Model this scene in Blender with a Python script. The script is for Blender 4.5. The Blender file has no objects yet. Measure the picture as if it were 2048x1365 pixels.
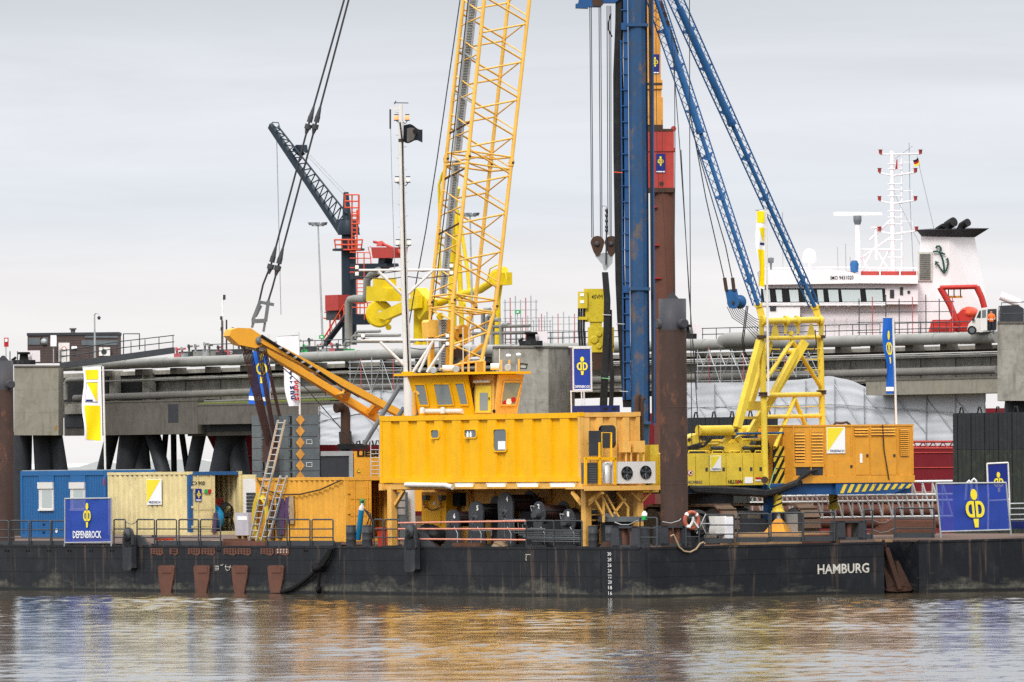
import bpy, math, random
from math import radians, sin, cos, tan, pi, atan, sqrt, hypot
from mathutils import Vector, Matrix
random.seed(7)
sc = bpy.context.scene
COL = sc.collection
# ------------------------------------------------------------------ camera
FPX, CX, CY = 17922.0, 1024.0, 682.5           # focal length in photo pixels
ROLL, PITCH, HC = radians(0.55), atan(250/17922.0), 4.99
cam_d = bpy.data.cameras.new('camera'); cam = bpy.data.objects.new('camera', cam_d); COL.objects.link(cam)
cam_d.sensor_width = 36; cam_d.lens = 36*FPX/2048; cam_d.clip_start = 1; cam_d.clip_end = 60000
cam.matrix_world = Matrix.Translation((0,0,HC)) @ Matrix.Rotation(pi/2+PITCH,4,'X') @ Matrix.Rotation(-ROLL,4,'Z')
sc.camera = cam
# ------------------------------------------------------------------ sky, sun, exposure
SUN_AZ, SUN_EL = radians(-163), radians(40)     # azimuth of the sun seen from the scene (0 = +Y, clockwise positive)
wd = bpy.data.worlds.new('World'); sc.world = wd; wd.use_nodes = True
N, L = wd.node_tree.nodes, wd.node_tree.links; N.clear()
def nd(nodes, t, **k):
    n = nodes.new(t)
    for a, b in k.items():
        if a.startswith('i_'): n.inputs[a[2:].replace('_',' ')].default_value = b
        elif a[0]=='_' : n.inputs[int(a[1:])].default_value = b
        else: setattr(n, a, b)
    return n
def ramp(n, stops, interp='LINEAR'):
    e = n.color_ramp.elements; n.color_ramp.interpolation = interp
    while len(e) > 1: e.remove(e[0])
    e[0].position = stops[0][0]; e[0].color = tuple(stops[0][1])+(1,)
    for p, c in stops[1:]:
        x = e.new(p); x.color = tuple(c)+(1,)
tc = nd(N,'ShaderNodeTexCoord'); sx = nd(N,'ShaderNodeSeparateXYZ'); L.new(tc.outputs['Generated'], sx.inputs[0])
ma = nd(N,'ShaderNodeMath',operation='POWER',_1=0.5); mx0 = nd(N,'ShaderNodeMath',operation='MAXIMUM',_1=0.0)
L.new(sx.outputs['Z'], mx0.inputs[0]); L.new(mx0.outputs[0], ma.inputs[0])      # sqrt(sin elevation): room for the low sky
rp = nd(N,'ShaderNodeValToRGB'); L.new(ma.outputs[0], rp.inputs[0])
zen = nd(N,'ShaderNodeMapRange',_1=.05,_2=1,_3=1,_4=2.9); L.new(mx0.outputs[0], zen.inputs[0])   # an overcast sky brightens towards the zenith
LOW = [(0,(.94,.92,.91)),(.09,(.94,.915,.91)),(.145,(.915,.895,.905)),(.158,(.84,.855,.89)),(.170,(.765,.805,.87)),(.196,(.81,.84,.895)),(.216,(.72,.75,.805)),(.232,(.63,.66,.72)),(.33,(.66,.695,.76)),(.5,(.80,.83,.87)),(.75,(1,1.0,1.0)),(1,(1,1,1))]
ramp(rp, [(p,tuple(x*.71 for x in c)) for p,c in LOW])
mp = nd(N,'ShaderNodeMapping'); mp.inputs['Scale'].default_value = (4,4,40); L.new(tc.outputs['Generated'], mp.inputs[0])
nz = nd(N,'ShaderNodeTexNoise',i_Scale=2.6,i_Detail=6,i_Roughness=.58,i_Distortion=.8); L.new(mp.outputs[0], nz.inputs['Vector'])
mr = nd(N,'ShaderNodeMapRange',_1=.3,_2=.72,_3=.92,_4=1.06); L.new(nz.outputs['Fac'], mr.inputs[0])
cl = nd(N,'ShaderNodeMix',data_type='RGBA',blend_type='MULTIPLY'); cl.inputs[0].default_value = 1
mz = nd(N,'ShaderNodeMath',operation='MULTIPLY'); L.new(mr.outputs[0], mz.inputs[0]); L.new(zen.outputs[0], mz.inputs[1])
L.new(rp.outputs[0], cl.inputs[6]); L.new(mz.outputs[0], cl.inputs[7])
sk = nd(N,'ShaderNodeTexSky',sky_type='NISHITA'); sk.sun_disc = False; sk.sun_elevation = SUN_EL; sk.sun_rotation = SUN_AZ
sks = nd(N,'ShaderNodeMix',data_type='RGBA',blend_type='MULTIPLY'); sks.inputs[0].default_value = 1
L.new(sk.outputs[0], sks.inputs[6]); sks.inputs[7].default_value = (.1,.1,.1,1)
mxs = nd(N,'ShaderNodeMix',data_type='RGBA'); mxs.inputs[0].default_value = .04
L.new(cl.outputs[2], mxs.inputs[6]); L.new(sks.outputs[2], mxs.inputs[7])
bg = nd(N,'ShaderNodeBackground',i_Strength=1.0); L.new(mxs.outputs[2], bg.inputs[0])
wo = nd(N,'ShaderNodeOutputWorld'); L.new(bg.outputs[0], wo.inputs[0])
sd = bpy.data.lights.new('sun','SUN'); sd.energy = 1.5; sd.angle = radians(14); sd.color = (1,.965,.91)
sun = bpy.data.objects.new('sun', sd); COL.objects.link(sun)
sdir = Vector((sin(SUN_AZ)*cos(SUN_EL), cos(SUN_AZ)*cos(SUN_EL), sin(SUN_EL)))
sun.rotation_euler = sdir.to_track_quat('Z','Y').to_euler(); sun.location = (-40,250,80)
vs_ = sc.view_settings; vs_.view_transform = 'Standard'; vs_.look = 'None'; vs_.exposure = 0.5; vs_.gamma = 1; vs_.use_curve_mapping = False
sc.cycles.max_bounces = 6; sc.cycles.diffuse_bounces = 3; sc.cycles.glossy_bounces = 3; sc.cycles.transparent_max_bounces = 8
sc.cycles.use_denoising = False
sc.cycles.caustics_reflective = False; sc.cycles.caustics_refractive = False
# ------------------------------------------------------------------ from photo pixels to places
ANG = radians(57)
P0 = Vector((4.88, 335.0, 0))
SD = Vector((cos(ANG), -sin(ANG), 0)); VD = Vector((sin(ANG), cos(ANG), 0)); ZD = Vector((0,0,1))
CAM = Vector((0,0,HC))
def ray(px, py):
    dx, dy = px-CX, py-CY
    x = dx*cos(ROLL)-dy*sin(ROLL); y = dx*sin(ROLL)+dy*cos(ROLL)
    return Vector((x, FPX*cos(PITCH)+y*sin(PITCH), FPX*sin(PITCH)-y*cos(PITCH)))
def W(px, py, Y):
    r = ray(px, py); return CAM + r*(Y/r.y)
def sv(px, py, v):                       # barge plane v = const  -> (s, z)
    r = ray(px, py); o = CAM-P0; t = (v-o.dot(VD))/r.dot(VD); q = o+r*t; return q.dot(SD), q.z
def vz(px, py, s):                       # barge plane s = const  -> (v, z)
    r = ray(px, py); o = CAM-P0; t = (s-o.dot(SD))/r.dot(SD); q = o+r*t; return q.dot(VD), q.z
def B(s, v, z): return P0 + SD*s + VD*v + ZD*z
def Bv(px, py, v): s, z = sv(px,py,v); return B(s,v,z)
def Bs(px, py, s): v, z = vz(px,py,s); return B(s,v,z)
def depth(s, v): return B(s,v,0).y
# ------------------------------------------------------------------ mesh building
BASE = {}
class MB:
    def __init__(self): self.v, self.f, self.sm = [], [], []
    def add(self, vs, fs, smooth=False):
        n = len(self.v); self.v += [Vector(p) for p in vs]
        self.f += [tuple(n+i for i in q) for q in fs]; self.sm += [smooth]*len(fs); return self
    def hexa(self, c):                   # 8 corners: bottom 0-3, top 4-7
        return self.add(c, [(3,2,1,0),(4,5,6,7),(0,1,5,4),(1,2,6,5),(2,3,7,6),(3,0,4,7)])
    def bb(self, s, v, z):               # box in the barge frame
        (a,b),(c,d),(e,f) = s, v, z
        return self.hexa([B(a,c,e),B(b,c,e),B(b,d,e),B(a,d,e),B(a,c,f),B(b,c,f),B(b,d,f),B(a,d,f)])
    def box(self, x, y, z):
        (a,b),(c,d),(e,f) = x, y, z
        return self.hexa([(a,c,e),(b,c,e),(b,d,e),(a,d,e),(a,c,f),(b,c,f),(b,d,f),(a,d,f)])
    def obox(self, c, x, y, z):          # centre, half axes
        c, x, y, z = map(Vector,(c,x,y,z))
        return self.hexa([c-x-y-z,c+x-y-z,c+x+y-z,c-x+y-z,c-x-y+z,c+x-y+z,c+x+y+z,c-x+y+z])
    def beam(self, a, b, w, h, up=ZD):   # rectangular bar from a to b
        a, b = Vector(a), Vector(b); d = (b-a).normalized(); x = d.cross(up)
        if x.length < 1e-4: x = d.cross(SD)
        x.normalize(); y = x.cross(d); x *= w/2; y *= h/2
        return self.hexa([a-x-y,a+x-y,a+x+y,a-x+y,b-x-y,b+x-y,b+x+y,b-x+y])
    def tube(self, pts, r, n=6, r1=None, cap=True):
        pts = [Vector(p) for p in pts]; m = len(pts); vs, fs = [], []
        prev = None
        for i, p in enumerate(pts):
            d = (pts[min(i+1,m-1)]-pts[max(i-1,0)])
            if d.length < 1e-9: d = ZD.copy()
            d.normalize()
            if prev is None:
                x = d.cross(Vector((0.31,0.17,0.94)) if abs(d.z) < .9 else Vector((1,0,0)))
            else: x = prev-d*prev.dot(d)
            x.normalize(); prev = x; y = d.cross(x)
            rr = r if r1 is None else r+(r1-r)*i/(m-1)
            vs += [p+(x*cos(2*pi*k/n)+y*sin(2*pi*k/n))*rr for k in range(n)]
        for i in range(m-1):
            for k in range(n): fs.append((i*n+k, i*n+(k+1)%n, (i+1)*n+(k+1)%n, (i+1)*n+k))
        self.add(vs, fs, True)
        if cap: self.add([vs[k] for k in range(n)], [tuple(reversed(range(n)))]); self.add([vs[(m-1)*n+k] for k in range(n)], [tuple(range(n))])
        return self
    def lathe(self, o, ax, prof, n=16, smooth=True):   # prof: (distance along axis, radius)
        o, ax = Vector(o), Vector(ax).normalized()
        x = ax.cross(Vector((.3,.2,.9)) if abs(ax.z) < .9 else Vector((1,0,0))).normalized(); y = ax.cross(x)
        vs, fs = [], []
        for t, r in prof: vs += [o+ax*t+(x*cos(2*pi*k/n)+y*sin(2*pi*k/n))*max(r,1e-4) for k in range(n)]
        for i in range(len(prof)-1):
            for k in range(n): fs.append((i*n+k, i*n+(k+1)%n, (i+1)*n+(k+1)%n, (i+1)*n+k))
        self.add(vs, fs, smooth); m = len(prof)-1
        self.add(vs[:n], [tuple(reversed(range(n)))]); self.add(vs[m*n:], [tuple(range(n))]); return self
    def prism(self, pts, ext):           # planar polygon pushed along ext
        pts = [Vector(p) for p in pts]; e = Vector(ext); n = len(pts)
        nrm = Vector((0,0,0))
        for i in range(n): nrm += pts[i].cross(pts[(i+1)%n])
        if nrm.dot(e) < 0: pts.reverse()
        return self.add(pts+[p+e for p in pts], [tuple(reversed(range(n))), tuple(range(n,2*n))]+[(i,(i+1)%n,n+(i+1)%n,n+i) for i in range(n)])
    def ringprism(self, outer, inner, ext):
        outer = [Vector(p) for p in outer]; inner = [Vector(p) for p in inner]; e = Vector(ext); n = len(outer)
        vs = outer+inner+[p+e for p in outer]+[p+e for p in inner]; fs = []
        for i in range(n):
            j = (i+1)%n
            fs += [(i,j,n+j,n+i),(2*n+i,3*n+i,3*n+j,2*n+j),(i,2*n+i,2*n+j,j),(n+i,n+j,3*n+j,3*n+i)]
        return self.add(vs, fs)
    def grid(self, fn, nu, nv, smooth=True):
        vs = [fn(i/nu, j/nv) for j in range(nv+1) for i in range(nu+1)]
        fs = [(j*(nu+1)+i, j*(nu+1)+i+1, (j+1)*(nu+1)+i+1, (j+1)*(nu+1)+i) for j in range(nv) for i in range(nu)]
        return self.add(vs, fs, smooth)
    def build(self, name, m, parent=None, base=None):
        if parent is not None: b = BASE[parent.name]
        elif base is not None: b = Vector(base)
        else:
            xs=[p.x for p in self.v]; ys=[p.y for p in self.v]; zs=[p.z for p in self.v]
            b = Vector(((min(xs)+max(xs))/2,(min(ys)+max(ys))/2,min(zs)))
        me = bpy.data.meshes.new(name); me.from_pydata([p-b for p in self.v], [], self.f)
        me.polygons.foreach_set('use_smooth', self.sm); me.materials.append(m if not isinstance(m,str) else M[m]); me.update()
        o = bpy.data.objects.new(name, me); COL.objects.link(o)
        if parent is not None: o.parent = parent
        else: o.location = b
        BASE[o.name] = b
        return o
def thing(name, label, cat, base, group=None):
    o = bpy.data.objects.new(name, None); COL.objects.link(o); o.location = base; BASE[o.name] = Vector(base); o.empty_display_size = .3
    return tag(o, label, cat, group)
def tag(o, label, cat, group=None):
    o['label'] = label; o['category'] = cat
    if group: o['group'] = group
    return o
def struct(o): o['kind'] = 'structure'; return o
def tubes(name, segs, r, m, parent, n=6):
    return [MB().tube(s if len(s)>2 else s, r, n).build(name, m, parent) for s in segs]
# lettering and the company emblem
_FC = {}
def text(body, o, xd, yd, h, m, parent, name='lettering', width=None, bold=.0, align='L', thick=.012):
    key = (body, bold)
    if key not in _FC:
        c = bpy.data.curves.new('t','FONT'); c.body = body; c.offset = bold; c.resolution_u = 2
        t = bpy.data.objects.new('t', c); COL.objects.link(t)
        me = bpy.data.meshes.new_from_object(t); _FC[key] = ([v.co.copy() for v in me.vertices],[tuple(p.vertices) for p in me.polygons])
        bpy.data.objects.remove(t); bpy.data.curves.remove(c); bpy.data.meshes.remove(me)
    vs, fs = _FC[key]
    x0, x1 = min(v.x for v in vs), max(v.x for v in vs); y0, y1 = min(v.y for v in vs), max(v.y for v in vs)
    ky = h/(y1-y0); kx = ky if width is None else width/(x1-x0); w = (x1-x0)*kx
    off = 0 if align=='L' else -w/2
    xd, yd = Vector(xd).normalized(), Vector(yd).normalized(); o = Vector(o)+xd.cross(yd)*thick
    mb = MB(); mb.add([o+xd*((v.x-x0)*kx+off)+yd*((v.y-y0)*ky) for v in vs], fs)
    return mb.build(name, m, parent)
def emblem(o, xd, yd, h, m, parent, thick=.014, wk=1.0):          # o = foot of the figure
    xd, yd = Vector(xd).normalized(), Vector(yd).normalized(); nn = xd.cross(yd); o = Vector(o)+nn*thick
    def q(x, y): return o+xd*(x*h*wk)+yd*(y*h)
    mb = MB(); e = nn*.004
    mb.prism([q(.105*cos(2*pi*k/20), .855+.145*sin(2*pi*k/20)) for k in range(20)], e)
    for sg in (-1,1):
        def D(x0, y0, x1, y1):
            cy, ry = (y0+y1)/2, (y1-y0)/2; xm = x0+(x1-x0)*.42; pts = [(x0,y1),(x0,y0),(xm,y0)]
            pts += [(xm+(x1-xm)*sin(a*pi/8), cy-ry*cos(a*pi/8)) for a in range(1,8)]+[(xm,y1)]
            return [q(sg*x, y) for x, y in pts]
        mb.ringprism(D(.022,.26,.30,.69), D(.095,.345,.212,.60), e)
    mb.prism([q(-.085,.225),q(.085,.225),q(.055,0),q(-.055,0)], e)
    return mb.build('emblem', m, parent)
# ------------------------------------------------------------------ materials
M = {}
def lin(h, k=1.0):
    if isinstance(h, str):
        c = [int(h[i:i+2],16)/255 for i in (0,2,4)]
        c = [x/12.92 if x <= .04045 else ((x+.055)/1.055)**2.4 for x in c]
    else: c = list(h)
    return tuple(min(1,x*k) for x in c)+(1,)
def paint(name, col, rough=.45, metal=0, dirt=.25, dcol='2a2621', rust=0, rcol='5a2e1c', scale=1.2, bump=.0, streak=.3, var=.12, k=.82):
    m = bpy.data.materials.new(name); m.use_nodes = True; n, l = m.node_tree.nodes, m.node_tree.links
    b = n['Principled BSDF']; b.inputs['Roughness'].default_value = rough; b.inputs['Metallic'].default_value = metal; b.inputs['Specular IOR Level'].default_value = .22
    t = nd(n,'ShaderNodeTexCoord'); c0 = lin(col,k)
    n1 = nd(n,'ShaderNodeTexNoise',i_Scale=scale,i_Detail=6,i_Roughness=.62); l.new(t.outputs['Object'], n1.inputs['Vector'])
    r1 = nd(n,'ShaderNodeMapRange',_1=.3,_2=.7,_3=1-var,_4=1+var); l.new(n1.outputs['Fac'], r1.inputs[0])
    mul = nd(n,'ShaderNodeMix',data_type='RGBA',blend_type='MULTIPLY'); mul.inputs[0].default_value = 1; mul.inputs[6].default_value = c0; l.new(r1.outputs[0], mul.inputs[7])
    out = mul.outputs[2]
    if dirt > 0:
        mpg = nd(n,'ShaderNodeMapping'); mpg.inputs['Scale'].default_value = (2.4,2.4,.3); l.new(t.outputs['Object'], mpg.inputs[0])
        n2 = nd(n,'ShaderNodeTexNoise',i_Scale=1.1,i_Detail=7,i_Roughness=.68); l.new(mpg.outputs[0], n2.inputs['Vector'])
        r2 = nd(n,'ShaderNodeMapRange',_1=.52,_2=.8,_3=0,_4=streak); l.new(n2.outputs['Fac'], r2.inputs[0])
        n3 = nd(n,'ShaderNodeTexNoise',i_Scale=scale*2.7,i_Detail=7,i_Roughness=.65); l.new(t.outputs['Object'], n3.inputs['Vector'])
        r3 = nd(n,'ShaderNodeMapRange',_1=.5,_2=.75,_3=0,_4=dirt); l.new(n3.outputs['Fac'], r3.inputs[0])
        mm = nd(n,'ShaderNodeMath',operation='MAXIMUM'); l.new(r2.outputs[0], mm.inputs[0]); l.new(r3.outputs[0], mm.inputs[1])
        x = nd(n,'ShaderNodeMix',data_type='RGBA'); l.new(mm.outputs[0], x.inputs[0]); l.new(out, x.inputs[6]); x.inputs[7].default_value = lin(dcol); out = x.outputs[2]
    if rust > 0:
        mpr = nd(n,'ShaderNodeMapping'); mpr.inputs['Scale'].default_value = (1,1,.5); l.new(t.outputs['Object'], mpr.inputs[0])
        n4 = nd(n,'ShaderNodeTexNoise',i_Scale=scale*1.9,i_Detail=9,i_Roughness=.72); l.new(mpr.outputs[0], n4.inputs['Vector'])
        r4 = nd(n,'ShaderNodeMapRange',_1=.66-.22*rust,_2=.72-.18*rust,_3=0,_4=.9); l.new(n4.outputs['Fac'], r4.inputs[0])
        n5 = nd(n,'ShaderNodeTexNoise',i_Scale=9,i_Detail=4); l.new(t.outputs['Object'], n5.inputs['Vector'])
        rr = nd(n,'ShaderNodeMix',data_type='RGBA'); rr.inputs[6].default_value = lin(rcol,.7); rr.inputs[7].default_value = lin(rcol,1.35); l.new(n5.outputs['Fac'], rr.inputs[0])
        x = nd(n,'ShaderNodeMix',data_type='RGBA'); l.new(r4.outputs[0], x.inputs[0]); l.new(out, x.inputs[6]); l.new(rr.outputs[2], x.inputs[7]); out = x.outputs[2]
    l.new(out, b.inputs['Base Color'])
    if bump > 0:
        bn = nd(n,'ShaderNodeBump',i_Strength=bump,i_Distance=.05); nb = nd(n,'ShaderNodeTexNoise',i_Scale=scale*5,i_Detail=8); l.new(t.outputs['Object'], nb.inputs['Vector'])
        l.new(nb.outputs['Fac'], bn.inputs['Height']); l.new(bn.outputs[0], b.inputs['Normal'])
    M[name] = m; return m
def glass(name, col, rough=.06, alpha=None):
    m = bpy.data.materials.new(name); m.use_nodes = True; b = m.node_tree.nodes['Principled BSDF']
    b.inputs['Base Color'].default_value = lin(col); b.inputs['Roughness'].default_value = rough; b.inputs['IOR'].default_value = 1.6
    if alpha: b.inputs['Alpha'].default_value = alpha
    M[name] = m; return m
def lamp(name, col, s):
    m = bpy.data.materials.new(name); m.use_nodes = True; b = m.node_tree.nodes['Principled BSDF']
    b.inputs['Base Color'].default_value = lin(col); b.inputs['Emission Color'].default_value = lin(col); b.inputs['Emission Strength'].default_value = s
    M[name] = m
paint('house_yellow','ffbe08',.42,dirt=.14,streak=.25,dcol='9a6a14',var=.06,rust=.03,rcol='8a5a1e',k=.82)
paint('house_ochre','f2bb62',.45,dirt=.25,streak=.3,dcol='6b4a22',rust=.08,rcol='6e4526')
paint('cont_orange','f0b044',.5,dirt=.2,streak=.25,dcol='6e4b22',rust=.16,rcol='7c4420')
paint('cont_cream','e8d6a0',.55,dirt=.22,streak=.3,dcol='6e5a3a',rust=.2,rcol='7c4c28',k=.84)
paint('cont_blue','2566a2',.4,dirt=.15,streak=.15,dcol='1f2f3c',var=.06)
paint('frame_blue','2f5f93',.5,dirt=.3,rust=.2)
paint('liebherr','efab38',.4,dirt=.12,streak=.15,dcol='6b4a22',var=.06)
paint('boom_yellow','f3c05a',.45,dirt=.18,streak=.25,dcol='8a5f24',rust=.08,rcol='8a5524')
paint('rig_yellow','ecce48',.45,dirt=.25,streak=.3,dcol='6b5220',rust=.10,rcol='7d5426')
paint('pack_orange','eba53a',.5,dirt=.3,streak=.35,dcol='8a6a44',rust=.3,rcol='9a8468')
paint('rig_blue','28568c',.45,dirt=.3,streak=.45,dcol='3a3530',rust=.12,rcol='6a5040')
paint('leader_blue','305986',.55,dirt=.75,streak=.85,dcol='3c4450',rust=.62,rcol='5f554e',scale=.7,k=.7)
paint('stay_blue','2d639b',.5,dirt=.4,streak=.45,dcol='26303a')
paint('hull_plate','32343a',.55,dirt=.3,dcol='6b6a66',streak=.15,rust=.05,scale=.7,bump=.15)
paint('deck_rust','5b463a',.8,dirt=.5,dcol='3a322c',rust=.4,rcol='6b4030',bump=.3)
paint('black_steel','3c3f44',.5,dirt=.3,dcol='5c5a56',streak=.2,rust=.06)
paint('dark_steel','45484c',.55,dirt=.35,dcol='26241f',rust=.14,rcol='6b4630')
paint('grey_steel','6f7478',.5,dirt=.3,rust=.08)
paint('weight_grey','656d72',.6,dirt=.35,streak=.35,dcol='34393c',rust=.03)
paint('rail_dark','43474b',.5,dirt=.3,rust=.1)
paint('galv','b4b8ba',.4,metal=.3,dirt=.2)
paint('alu','d4d6d6',.35,metal=.4,dirt=.15)
paint('white_paint','e9e6e2',.45,dirt=.12,streak=.18,dcol='8f8a80',var=.04)
paint('white_ship','f3eef0',.45,dirt=.06,streak=.10,dcol='b0a6a0',var=.03,k=.9)
paint('pink_white','f5ebee',.5,dirt=.08,streak=.1,dcol='b9a7a5',var=.03,k=.88)
paint('spud_rust','4e3c36',.7,dirt=.5,streak=.85,dcol='2b2727',rust=.42,rcol='6a4636',scale=.8,bump=.2)
paint('spud_dark','424349',.55,dirt=.35,streak=.4,dcol='6a5c54',rust=.08,rcol='8a5a44',scale=.7)
paint('pile_brown','6b463a',.75,dirt=.35,streak=.4,dcol='3c2b26',rust=.2,rcol='84563e',scale=.5)
paint('cap_red','b8453f',.55,dirt=.2,streak=.25,dcol='5a2f28',rust=.12)
paint('hammer_orange','e0a04a',.5,dirt=.35,streak=.5,dcol='6b4e2c',rust=.2)
paint('hammer_yellow','d8c233',.5,dirt=.35,streak=.45,dcol='5a4a22',rust=.18)
paint('rubber','1c1d1f',.6,dirt=.3,dcol='4a4844',streak=.2)
paint('hose_black','232325',.5,dirt=.3,dcol='50504e')
paint('rope_black','17171a',.9,dirt=.3)
paint('wire','3c3d40',.5,dirt=.2)
paint('wire_brown','4a3230',.6,dirt=.3,dcol='2a1f1e')
paint('cable_brown','4d3a30',.8,dirt=.4)
paint('track_brown','6e5a4a',.75,dirt=.5,dcol='3a2f28',rust=.2,bump=.3)
paint('concrete','a09c93',.9,dirt=.6,streak=.85,dcol='4c4942',scale=.6,var=.22,bump=.3)
paint('concrete_moss','949084',.9,dirt=.55,streak=.75,dcol='5f5638',scale=.5,rust=.2,rcol='8a6a2c',bump=.2)
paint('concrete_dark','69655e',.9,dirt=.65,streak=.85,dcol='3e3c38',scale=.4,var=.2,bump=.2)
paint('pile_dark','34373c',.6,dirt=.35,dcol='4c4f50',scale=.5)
paint('pipe_grey','94948f',.5,metal=.1,dirt=.35,streak=.3,dcol='6e6c66',scale=.6)
paint('pipe_dull','7e7b76',.6,dirt=.45,streak=.4,dcol='5a5750',rust=.05,scale=.6)
paint('brick','5b4d4a',.85,dirt=.3,scale=.8)
paint('slate','3c3f45',.7,dirt=.3)
paint('navy','25333f',.45,dirt=.2)
paint('orange_red','e2583a',.5,dirt=.15)
paint('red_paint','c93a33',.45,dirt=.15,var=.06)
paint('red_hull','741420',.5,dirt=.25,streak=.3,dcol='6b3a36',scale=.3)
paint('pink_red','c2656a',.5,dirt=.2,scale=.3)
paint('arm_yellow','e8c91e',.45,dirt=.15,dcol='7a6420',streak=.2)
paint('tarp','cdd0d6',.6,dirt=.2,streak=.2,dcol='a8acb0',scale=.25,var=.06,k=.9)
paint('sheet_black','2a2c30',.6,dirt=.25,dcol='4a4c4c',scale=.5)
paint('sheet_moss','2f3230',.75,dirt=.6,streak=.5,dcol='4a5238',scale=.5)
paint('moss','6f7a3c',.95,dirt=.3,scale=1.5,bump=.5)
paint('banner_blue','27409e',.6,dirt=.08,var=.05,k=.9)
paint('banner_navy','1f2f86',.5,dirt=.08,var=.05)
paint('flag_blue','1a62c4',.6,dirt=.0,var=.06)
paint('logo_yellow','f2de3a',.55,dirt=.0,var=.03,k=.92)
paint('flag_yellow','f5da0c',.6,dirt=.0,var=.05,k=.9)
paint('flag_white','f2f1f6',.6,dirt=.0,var=.03,k=.92)
paint('print_white','f4f4f4',.6,dirt=.0,var=.02,k=.92)
paint('paint_worn','d8d4ca',.7,dirt=.4,dcol='4a4a4a',var=.1)
paint('print_navy','1b2a6b',.6,dirt=0,var=.02)
paint('print_black','1b1b1d',.6,dirt=0,var=.02)
paint('print_red','c22a30',.6,dirt=0,var=.02)
paint('stripe_black','24221f',.6,dirt=.2)
paint('rust_plate','6e4a3e',.8,dirt=.3,dcol='4c362e',scale=1.6,rust=.25,rcol='7a4c36')
paint('wood','b08f6a',.8,dirt=.35,streak=.2)
paint('wood_dark','6b4a3a',.85,dirt=.4,rust=.1)
paint('handrail_pink','e79a84',.6,dirt=.15)
paint('grille_grey','565a5e',.6,dirt=.2)
paint('bin_red','c8432a',.5,dirt=.2)
paint('oxy_blue','1f8cc0',.4,dirt=.1)
paint('green_paint','27b35a',.5,dirt=.1)
paint('skin','b98468',.6,dirt=0)
paint('buoy_red','b8634a',.6,dirt=.3)
paint('wrap','c4c0c8',.5,dirt=.1)
paint('hivis','f0722e',.7,dirt=.05)
paint('cloth_dark','1f232c',.9,dirt=.1)
paint('rope_tan','b09a7c',.9,dirt=.3)
paint('hose_yellow','d9b93c',.6,dirt=.2)
paint('purple_sling','5a4266',.8,dirt=.3)
paint('lime_string','7ac08a',.7,dirt=0)
paint('dark_glow','0c0c0e',.9,dirt=0)
paint('anchor_rust','4a342c',.85,dirt=.4,rust=.4,rcol='6e3f2a',bump=.3)
glass('glass_dark','15181b'); glass('glass_mid','5c676b',.08); glass('glass_pale','aab4b4',.12)
lamp('tube_light','fff0bc',1.6); lamp('orange_lamp','ff9a5a',.5); lamp('lens','e8ded2',.1)
glass('glass_ship','b9c2c2',.12)
# ------------------------------------------------------------------ water: one sheet, real waves in front of the barge
def make_water():
    import numpy as np
    def axis(dense0, dense1, step, far0, far1):
        d = np.arange(dense0, dense1+step/2, step)
        g = np.cumsum(step*1.35**np.arange(1,60)); lo = dense0-g[g < dense0-far0]; hi = dense1+g[g < far1-dense1]
        return np.concatenate([[far0], lo[::-1], d, hi, [far1]])
    xs = axis(-23,23,.12,-16000,16000); ys = axis(193,392,.2,-3000,30000)
    X, Y = np.meshgrid(xs, ys); Z = np.zeros_like(X)
    rng = np.random.RandomState(3)
    for k in range(90):
        if k < 66: lam = .5*(1.9/.5)**rng.rand(); th = (1 if rng.rand() < .5 else -1)*rng.uniform(.35,1.1); amp = .00125*lam
        else: lam = 2.5+3.5*rng.rand(); th = rng.normal(1.4,.35); amp = .0010*lam
        kk = 2*pi/lam; ph = rng.rand()*2*pi
        a = kk*(X*cos(th)+Y*sin(th))+ph + .6*np.sin(X*.13+Y*.045+ph*2)
        Z += amp*(np.sin(a)+.25*np.cos(2*a))
    cal = .55+.45*np.sin(X*.11+Y*.021+1.2*np.sin(Y*.05))*np.cos(Y*.043-X*.06)+.25*np.sin(X*.31+Y*.11)
    Z *= np.clip(cal,.30,1.15)
    def fade(t, a, b, w): return np.clip((t-a)/w,0,1)*np.clip((b-t)/w,0,1)
    Z *= fade(X,-23,23,4)*fade(Y,193,392,6)
    nx, ny = len(xs), len(ys)
    V = np.stack([X,Y,Z],-1).reshape(-1,3)
    i = np.arange((ny-1)*(nx-1)); r, c = i//(nx-1), i%(nx-1); a = r*nx+c
    Fq = np.stack([a,a+1,a+nx+1,a+nx],-1)
    me = bpy.data.meshes.new('water'); me.vertices.add(len(V)); me.vertices.foreach_set('co', V.ravel().astype('f'))
    me.loops.add(Fq.size); me.loops.foreach_set('vertex_index', Fq.ravel().astype('i'))
    me.polygons.add(len(Fq)); me.polygons.foreach_set('loop_start', (np.arange(len(Fq))*4).astype('i')); me.polygons.foreach_set('use_smooth', [True]*len(Fq))
    me.update(calc_edges=True); me.validate()
    m = bpy.data.materials.new('water'); m.use_nodes = True; n, l = m.node_tree.nodes, m.node_tree.links; b = n['Principled BSDF']
    b.inputs['Base Color'].default_value = (.06,.048,.028,1); b.inputs['Roughness'].default_value = .04; b.inputs['IOR'].default_value = 1.33
    t = nd(n,'ShaderNodeTexCoord'); nz = nd(n,'ShaderNodeTexNoise',i_Scale=4.5,i_Detail=4,i_Roughness=.6); l.new(t.outputs['Object'], nz.inputs['Vector'])
    bn = nd(n,'ShaderNodeBump',i_Strength=.25,i_Distance=.03); l.new(nz.outputs['Fac'], bn.inputs['Height']); l.new(bn.outputs[0], b.inputs['Normal'])
    me.materials.append(m); o = bpy.data.objects.new('water', me); COL.objects.link(o); struct(o)
make_water()
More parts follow.
